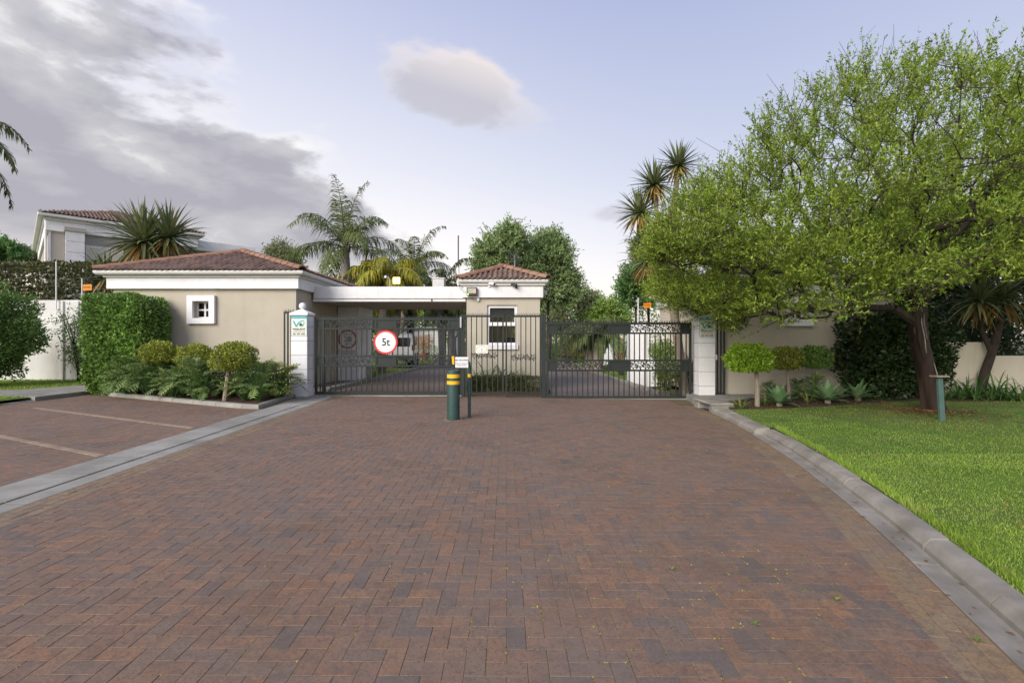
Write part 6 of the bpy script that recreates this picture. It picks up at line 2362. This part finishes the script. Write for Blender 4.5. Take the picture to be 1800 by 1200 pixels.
ptree('olive tree on the horizon behind the unlit gatehouse roof', 440, 535, 428, 520, 42, M['tree_b'], 77, n=300, L=.18, W=.09)
ptree('round green tree beyond the creeper hedge near the house', -60, 50, 420, 500, 38, M['tree_d'], 78, n=360, L=.2, W=.1)
ptree('low sunlit tree at the end of the house side', 40, 75, 440, 490, 50, M['tree_b'], 79, n=160, L=.2, W=.09)
ptree('lime green tree filling the gap right of the slim palms', 770, 830, 528, 610, 42, M['tree_c'], 80, n=260, L=.2, W=.1)
ptree('deep green tree behind the yellow-green palms', 600, 690, 505, 610, 40, M['tree_d'], 81, n=380, L=.22, W=.1)
ptree('mid green tree between palms and white house', 690, 780, 520, 600, 47, M['tree_c'], 82, n=320, L=.24, W=.1, zb=0)
ptree('tree behind the tiled roof of the distant house', 1000, 1080, 520, 590, 84, M['tree_d'], 83, n=260, L=.4, W=.2, tl=1.4)
ptree('pale-trunked tree on the far lawn of the right lane', 940, 990, 520, 600, 55, M['tree_a'], 84, n=220, L=.3, W=.12, bark='palebark', tl=1.0)
ptree('dense tree beyond the boundary at the far end of the left lane', 560, 640, 520, 600, 58, M['tree_d'], 85, n=300, L=.3, W=.14, tl=1.0)
# dark trees behind the low cream wall, under the big crown
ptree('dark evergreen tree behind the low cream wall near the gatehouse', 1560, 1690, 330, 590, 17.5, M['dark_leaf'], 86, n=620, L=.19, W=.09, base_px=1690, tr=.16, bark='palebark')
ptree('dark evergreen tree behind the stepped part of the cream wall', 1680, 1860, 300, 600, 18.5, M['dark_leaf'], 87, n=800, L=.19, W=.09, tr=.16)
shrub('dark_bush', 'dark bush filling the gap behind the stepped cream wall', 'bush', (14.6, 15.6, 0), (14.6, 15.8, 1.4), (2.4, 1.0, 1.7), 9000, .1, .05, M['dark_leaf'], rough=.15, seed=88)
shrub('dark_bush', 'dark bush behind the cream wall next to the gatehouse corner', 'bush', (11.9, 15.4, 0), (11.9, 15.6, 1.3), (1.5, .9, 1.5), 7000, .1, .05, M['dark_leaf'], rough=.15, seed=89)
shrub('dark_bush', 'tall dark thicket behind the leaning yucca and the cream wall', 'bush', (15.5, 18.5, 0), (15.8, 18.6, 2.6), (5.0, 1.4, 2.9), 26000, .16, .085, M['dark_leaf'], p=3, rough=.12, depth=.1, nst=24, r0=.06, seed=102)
# garden shrubs beyond the gates
shrub('round_shrub', 'brownish round clipped shrub on the far lawn of the right lane', 'shrub', (X(998, 34), 34, 0), (X(998, 34), 34, Z(613, 34)), (.75, .7, .75), 2600, .08, .045, M['creeper'], rough=.05, seed=90)
shrub('yellow_shrub', 'bright yellow upright shrub beside the round brownish shrub', 'shrub', (X(1012, 35), 35, 0), (X(1012, 35), 35, Z(613, 35)), (.5, .45, .65), 1600, .1, .05, M['yellowshrub'], rough=.15, seed=91)
shrub('round_shrub', 'tall round olive shrub behind the yellow shrub', 'shrub', (X(1026, 37), 37, 0), (X(1027, 37), 37, Z(606, 37)), (.9, .8, 1.2), 3000, .1, .05, M['topiary'], rough=.1, seed=92)
shrub('low_shrub', 'low green shrub on the lawn edge close to the guard house corner', 'shrub', (X(967, 42), 42, 0), (X(967, 42), 42, Z(619, 42)), (1.5, 1.0, .65), 2400, .12, .06, M['hedge'], rough=.1, seed=93)
shrub('garden_shrub', 'leafy shrub at the foot of the cabbage tree inside the right gate', 'shrub', (X(1172, 15.2), 15.2, 0), (X(1172, 15.2), 15.2, .5), (.42, .35, .55), 2200, .07, .035, M['strapy'], rough=.25, depth=.3, seed=94)
shrub('garden_shrub', 'tall green shrub between end wall and cabbage tree trunk', 'shrub', (X(1163, 16.2), 16.2, 0), (X(1163, 16.2), 16.2, 1.15), (.36, .35, .75), 2200, .09, .04, M['tree_c'], rough=.25, depth=.3, seed=95)
shrub('garden_shrub', 'dry brownish shrub behind the cabbage tree trunk by the side wall', 'shrub', (X(1205, 16.0), 16.0, 0), (X(1205, 16.0), 16.0, .55), (.35, .35, .5), 1600, .09, .03, M['litter'], rough=.3, depth=.4, seed=96)
shrub('garden_shrub', 'grey-green bush beside the white end wall on the inner lawn', 'shrub', (X(1092, 22), 22, 0), (X(1092, 22), 22, Z(612, 22)), (.5, .45, .95), 3000, .08, .025, M['tree_a'], rough=.2, depth=.25, seed=97)
shrub('clipped_hedge', 'clipped green hedge on the lawn below the white house', 'hedge', (X(775, 40), 40, 0), (X(768, 40), 40, .55), (1.4, .5, .6), 3000, .08, .045, M['hedge'], p=5, rough=.05, seed=98)
shrub('boundary_hedge', 'long green hedge at the end of the inner lawn behind the palms', 'hedge', (-19, 52.5, 0), (-20, 53, 2.2), (15, 1.4, 2.4), 16000, .3, .15, M['tree_d'], p=7, rough=.04, ns=9, depth=.06, seed=99)
shrub('boundary_hedge', 'long dark hedge across the far lawn in front of the distant house', 'hedge', (12, 69, 0), (10, 69, 1.0), (16, 1.2, 1.2), 14000, .3, .15, M['tree_d'], p=7, rough=.04, ns=9, depth=.06, seed=100)
shrub('boundary_hedge', 'tall hedge joining the inner white house and the right garden trees', 'hedge', (17, 30, 0), (17, 44, 2.4), (9, 1.5, 2.6), 12000, .25, .12, M['tree_d'], p=7, rough=.05, ns=9, depth=.06, seed=101)

# --- the big tree on the lawn
g = np.random.default_rng(5)
BX, BY = 9.12, 10.7
big = thing('acacia_tree', 'big spreading bright green tree with dark leaning trunk on the lawn', 'tree', (BX, BY, ZL))
tp = [(9.14, BY, -.08), (9.08, BY, .25), (8.98, BY, .8), (8.84, BY, 1.35), (8.76, BY, 1.9), (8.76, BY, 2.3), (8.80, BY, 2.55)]
tr_ = [.215, .192, .172, .162, .156, .16, .185]
mb = MB()
N_ = 22
pts_, rr_ = [], []
for i in range(25):
    f = i / 24 * (len(tp) - 1)
    pts_.append(tuple(np.interp(f, range(len(tp)), [p[k] for p in tp]) for k in range(3)))
    rr_.append(np.interp(f, range(len(tp)), tr_))
mb.tube(pts_, rr_, N_)
V = []
for i, v in enumerate(mb.v):
    k, a = divmod(i, N_)
    c = pts_[k]
    d = Vector(v) - Vector(c)
    ang = 2 * PI * a / N_
    f = 1 + .10 * math.sin(3 * ang + c[2] * 1.2) + .05 * math.sin(7 * ang + c[2] * 3) + .05 * mnoise.noise(Vector((math.cos(ang) * 2, math.sin(ang) * 2, c[2] * 3)))
    if c[2] < .35:
        f *= 1 + .2 * max(0, math.sin(5 * ang)) * (1 - c[2] / .35)
    V.append(tuple(Vector(c) + d * f))
mb.v = V
mb.build('trunk', M['wetbark'], big, smooth=True)
# resin streaks and the knot
m = MB()
for (ang, z0, z1, w) in ((-1.75, 1.25, 2.0, .013), (-1.45, 1.55, 2.1, .008), (-1.2, .55, 1.05, .012), (-2.0, 1.0, 1.35, .012), (-1.0, .35, .6, .014)):
    ps = []
    for i in range(9):
        z = z1 + (z0 - z1) * i / 8
        cx_ = np.interp(z, [p[2] for p in tp], [p[0] for p in tp]); rd_ = np.interp(z, [p[2] for p in tp], tr_) * 1.035
        a = ang + .05 * math.sin(z * 9)
        ps.append((cx_ + rd_ * math.cos(a), BY + rd_ * math.sin(a), z))
    m.tube(ps, [w * .3 + w * .7 * math.sin(PI * (i + .5) / 9) for i in range(9)], 6)
m.build('resin', pm('pale_resin', (.32, .29, .26), (.12, .09, .075), scale=14, rough=.3, spec=.6, stretch=(1, 1, .3)), big, smooth=True)
k = MB().lathe([(.09, 0), (.10, .05), (.07, .10), (.02, .12)], (0, 0, 0), 10)
k.v = [(8.60 - z * .5 + y * .2, BY - .14 - z * .35 + x * .2 * .5, 1.72 + x * .9) for x, y, z in k.v]
k.build('knot', M['bark'], big, smooth=True)

TOPX = [2.3, 2.7, 3.3, 4.2, 5.3, 6.3, 7.1, 8.2, 9.2, 10.3, 11.5, 13, 14.5, 15.6]
TOPZ = [3.3, 3.9, 4.55, 5.45, 6.45, 7.25, 7.85, 8.05, 8.0, 8.1, 7.9, 7.5, 6.7, 5.2]
BOTX = [2.3, 3.3, 4.3, 5.3, 6.4, 7.4, 8.5, 9.8, 12, 15.6]
BOTZ = [3.2, 2.35, 1.85, 1.66, 1.98, 1.98, 2.45, 2.85, 2.8, 3.2]


def crown_pts(g, n):
    """points in the crown: one-sided spreading dome, clumped, flat-bottomed"""
    out = []
    while len(out) < n:
        x = g.uniform(2.3, 15.6)
        hy = 3.9 * math.sqrt(max(.02, 1 - ((x - 9.2) / 7.2) ** 2))
        y = g.uniform(-1, 1)
        yy = BY + y * hy
        k = BY / yy
        xq = x * k
        if xq < 3.1:
            continue
        c = math.sqrt(max(0, 1 - y * y))
        zt, zb = np.interp(x, TOPX, TOPZ), np.interp(x, BOTX, BOTZ)
        zt = zb + .5 + (zt - zb - .5) * c ** .7
        zt = min(zt, 1.5 + (np.interp(xq, TOPX, TOPZ) - 1.5) / k) - .35
        zb = max(zb + (1 - c) * .3, 1.5 + (np.interp(xq, BOTX, BOTZ) - 1.5) / k)
        if zt < zb + .1:
            continue
        z = zb + (zt - zb) * g.uniform(0, 1) ** 1.12
        nz = mnoise.noise(Vector((x * .55, yy * .55, z * 2.1)))
        if nz < g.uniform(-.22, .14):
            continue
        out.append((x, yy, z))
    return np.array(out)


limbs = []
fork = [(9.12, BY, 0), (8.76, BY, 1.9), (8.80, BY, 2.45)]
pts = crown_pts(g, 3000)
A, par = grow(g, fork, pts, cost=.30, split=.8)
mb, rad = branch_mesh(A, par, .008, .17, 2.5, fixed=3)
mb.build('branches', M['bark'], big, smooth=False)
for lp_, lr_ in (([(8.80, BY, 2.38), (9.25, BY - .05, 2.85), (9.9, BY - .1, 3.25), (10.8, BY - .25, 3.9)], [.16, .14, .11, .07]),
                 ([(8.78, BY, 2.4), (8.45, BY - .15, 2.9), (7.8, BY - .4, 3.35), (6.9, BY - .7, 3.7), (6.0, BY - .9, 3.85)], [.15, .13, .105, .075, .05]),
                 ([(8.8, BY, 2.45), (8.9, BY + .1, 3.2), (8.7, BY + .2, 4.3), (8.95, BY + .3, 5.4)], [.15, .13, .10, .06])):
    MB().tube(lp_, lr_, 9).build('limb', M['bark'], big, smooth=True)
sel = np.arange(3, len(A))
sel = sel[rad[sel] < .03]
half = len(sel)
twig_leaves(g, A, par, sel, 7, .50, 19, .072, .0245, M['acacia'], big, (8.8, BY, 3.2), up=.50, out=.45, spread=.5, r=.003, bias=(.12, -.05, 0))
# bare shoots standing up out of the top
top = A[sel][A[sel][:, 2] > np.interp(A[sel][:, 0], TOPX, TOPZ) - 1.1]
top = top[g.permutation(len(top))[:420]]
m = MB()
for p in top:
    d = np.array([g.normal(.12, .25), g.normal(0, .2), 1.0])
    L_ = g.uniform(.4, 1.0)
    m.tube([p, p + unit(d) * L_ * .55, p + unit(d + np.array([g.normal(0, .25), 0, .1])) * L_], [.007, .005, .0025], 3, False)
m.build('bare_shoots', M['twig'], big, kind='stuff')
"""GRASS"""
# --- grass blades on the lawns
def in_poly(P, poly):
    poly = np.array(poly)
    x, y = P[:, 0], P[:, 1]
    c = np.zeros(len(P), bool)
    j = len(poly) - 1
    for i in range(len(poly)):
        xi, yi = poly[i]; xj, yj = poly[j]
        hit = ((yi > y) != (yj > y)) & (x < (xj - xi) * (y - yi) / (yj - yi + 1e-12) + xi)
        c ^= hit
        j = i
    return c


def grass(name, label, g, P, z, h, w, mat):
    n = len(P)
    a = g.uniform(0, 2 * PI, n)
    lean = g.uniform(.1, .8, n)
    H = h * g.uniform(.5, 1.25, n)
    side = np.stack([np.cos(a), np.sin(a), np.zeros(n)], 1) * (w * g.uniform(.7, 1.3, n))[:, None]
    b = np.stack([P[:, 0], P[:, 1], np.full(n, z)], 1)
    la = g.uniform(0, 2 * PI, n)
    tip = b + np.stack([np.cos(la) * lean * H, np.sin(la) * lean * H, H], 1)
    mid = b + (tip - b) * .55 + np.array([0, 0, 1]) * (H * .12)[:, None]
    V = np.stack([b - side, b + side, mid + side * .7, tip, mid - side * .7], 1).reshape(-1, 3)
    k = np.arange(n)[:, None] * 5
    F = np.concatenate([k + np.array([[0, 1, 2, 4]]), np.concatenate([k + 4, k + 2, k + 3, k + 3], 1)], 0)
    F2 = k + np.array([[0, 1, 2]]); F3 = k + np.array([[0, 2, 4]]); F4 = k + np.array([[4, 2, 3]])
    o = np_mesh(name, V, np.concatenate([F2, F3, F4], 0), mat, kind='stuff')
    o['label'] = label
    o['category'] = 'grass'
    return o


g = np.random.default_rng(77)
poly = [p for p in kout if p[1] < 10.7] + LB + [(30, -1.0)]
cand = []
for (x0, x1, y0, y1, dens) in ((2.5, 6.0, 2.0, 4.0, 7500), (3.0, 8.5, 4.0, 6.5, 3600), (3.5, 13, 6.5, 9.0, 1500), (3.8, 16, 9.0, 12.4, 900)):
    n = int((x1 - x0) * (y1 - y0) * dens)
    P = np.stack([g.uniform(x0, x1, n), g.uniform(y0, y1, n)], 1)
    P = P[in_poly(P, poly)]
    P = P[P[:, 0] / P[:, 1] < 1.2]
    cand.append(P)
P = np.concatenate(cand)
dt = np.hypot(P[:, 0] - BX, P[:, 1] - BY)
bare = fnoise(np.column_stack([P, np.zeros(len(P))]), 1.3, 2.0)
keep = (dt > 1.15 + .5 * bare) & ~((bare > .28) & (dt < 4.5) & (g.uniform(0, 1, len(P)) < .75)) & ~((dt < 3.2) & (g.uniform(0, 1, len(P)) < .45))
P = P[keep]
grass('grass', 'bright green mown grass on the lawn around the big tree', g, P, ZL - .004, .023, .0026, M['grass'])
# overgrown fringe along the kerb
S = g.uniform(.9, send, 5200)
E_ = np.array([kcurve.at(s, .345 + abs(g.normal(0, .05))) for s in S])
grass('grass_fringe', 'longer grass overhanging the curved concrete kerb', g, E_, ZL - .004, .06, .003, M['grass'])
P = np.stack([g.uniform(-22, -12.15, 26000), g.uniform(10.0, 18.1, 26000)], 1)
pp = [(-12.0, 12.45), (-12.0, 14.25), (-12.4, 16.4), (-13.6, 16.6), (-14.3, 14.3), (-22, 13.6), (-22, 12.95), (-13.8, 12.9)]
P = P[~in_poly(P, pp)]
grass('grass', 'green grass around the concrete path below the weathered wall', g, P, .085, .06, .006, M['grass'])
n = 26000
P = np.stack([g.uniform(-16, -5.2, n), g.uniform(20.7, 42, n)], 1)
P = P[P[:, 0] < -5.5]
grass('grass', 'green grass of the inner lawn under the palms', g, P, .075, .07, .012, M['grass'])
P = np.stack([g.uniform(4.3, 10, 16000), g.uniform(19.3, 40, 16000)], 1)
grass('grass', 'green grass of the inner lawn beside the white end wall', g, P, -.025, .07, .012, M['grass'])

# --- litter, moss and small weeds
def flakes(name, label, cat, g, P, zf, L, W, mat, flat=.25):
    n = len(P)
    pos = np.stack([P[:, 0], P[:, 1], np.array([zf(x) for x in P[:, 0]])], 1)
    a = g.uniform(0, 2 * PI, n)
    d = np.stack([np.cos(a), np.sin(a), g.uniform(-.05, flat, n)], 1)
    nn = np.tile(np.array([0, 0, 1.0]), (n, 1)) + rdir(g, n) * .25
    V, F = leaf_arrays(pos, d, nn, L * g.uniform(.4, 1.3, n), W * g.uniform(.5, 1.3, n), fold=.2)
    o = np_mesh(name, V, F, mat, kind='stuff')
    o['label'] = label; o['category'] = cat
    return o


r_ = np.abs(g.normal(0, 1, 2200)); th_ = g.uniform(0, 2 * PI, 2200)
P = np.stack([BX + r_ * .85 * np.cos(th_) - .3, BY - .25 + r_ * .7 * np.sin(th_)], 1)
flakes('leaf_litter', 'brown fallen leaf litter around the dark trunk', 'litter', g, P, lambda x: ZL + .012, .06, .028, M['litter'])
P = np.stack([g.uniform(4.9, 9.2, 1100), g.uniform(10.9, 13.6, 1100)], 1)
flakes('leaf_litter', 'brown leaf litter and mulch in the agave bed', 'litter', g, P, lambda x: ZL + .01, .06, .03, M['litter'])
P = np.stack([g.uniform(-9.5, -5.9, 500), g.uniform(11.5, 14, 500)], 1)
P = P[P[:, 1] > 11.2 + (-6.0 - P[:, 0]) * .5]
flakes('leaf_litter', 'dry leaves on the soil of the kerbed lobed-leaf bed', 'litter', g, P, lambda x: .07, .06, .03, M['litter'])
S = g.uniform(1.5, 9.5, 46)
P = np.array([kcurve.at(s, g.uniform(.02, .18)) for s in S])
flakes('fallen_leaves', 'scattered dry leaves lying in the concrete gutter', 'litter', g, P, lambda x: gz(x) + .006, .055, .02, M['litter'])
P = np.stack([g.uniform(3.2, 9, 160), g.uniform(3, 9, 160)], 1)
P = P[in_poly(P, poly)]
flakes('fallen_leaves', 'few pale dry leaves scattered on the bright lawn', 'litter', g, P, lambda x: ZL + .04, .05, .03, M['litter'])
# moss in the joints: little lumps along brick edges, thicker towards the right and the foreground
m_pts = []
for (x, y, a) in joint_pts:
    if y < 1.9:
        continue
    pr = .30 * max(0.1, min(1.0, (x + 1.6) / 2.4)) + .03
    pr *= max(0.15, .75 + 1.1 * mnoise.noise(Vector((x * .8, y * .8, 3.1))))
    for (u, v, al) in ((0, .05, a), (0, -.05, a), (.1, 0, a + PI / 2)):
        if rnd.random() < pr:
            ln = .10 if v else .05
            c0 = rnd.uniform(-.7, .7) * ln
            for q in range(rnd.randint(3, 12)):
                s_ = c0 + rnd.gauss(0, .022)
                uu, vv = (s_, v) if v else (u, s_)
                uu += rnd.gauss(0, .0012); vv += rnd.gauss(0, .0012)
                m_pts.append((x + uu * math.cos(a) - vv * math.sin(a), y + uu * math.sin(a) + vv * math.cos(a)))
P = np.array(m_pts)
n = len(P)
pos = np.stack([P[:, 0], P[:, 1], np.array([gz(x) - .004 for x in P[:, 0]])], 1)
d = unit(rdir(g, n) * np.array([1, 1, .15]) + np.array([0, 0, .25]))
V, F = leaf_arrays(pos, d, unit(rdir(g, n) + np.array([0, 0, 1.2])), .012 * g.uniform(.4, 1.2, n), .008 * g.uniform(.5, 1.4, n), fold=.5)
o = np_mesh('moss', V, F, M['moss'], kind='stuff')
o['label'] = 'yellowish moss lumps growing in the paver joints'; o['category'] = 'moss'
for i, (x, y) in enumerate(((1.98, 3.02), (2.46, 2.62), (1.35, 2.75), (1.1, 3.4), (2.9, 5.2))):
    tw = thing('weed', ('tiny green weed at the yellow edge bricks', 'tiny green weed against the gutter slab', 'tiny green weed in a foreground paver joint', 'tiny green weed further up the paver joints', 'tiny green weed by the bend of the gutter')[i], 'weed', (x, y, gz(x) - .003))
    mb = rosette(9, .035, .012, 1.2, .2, .6, 200 + i, 3, (.6, 1, .7, .05), .003)
    me_ = mb.mesh('leaves'); me_.materials.append(M['strapy'])
    inst('leaves', me_, (0, 0, 0), tw, world=False)
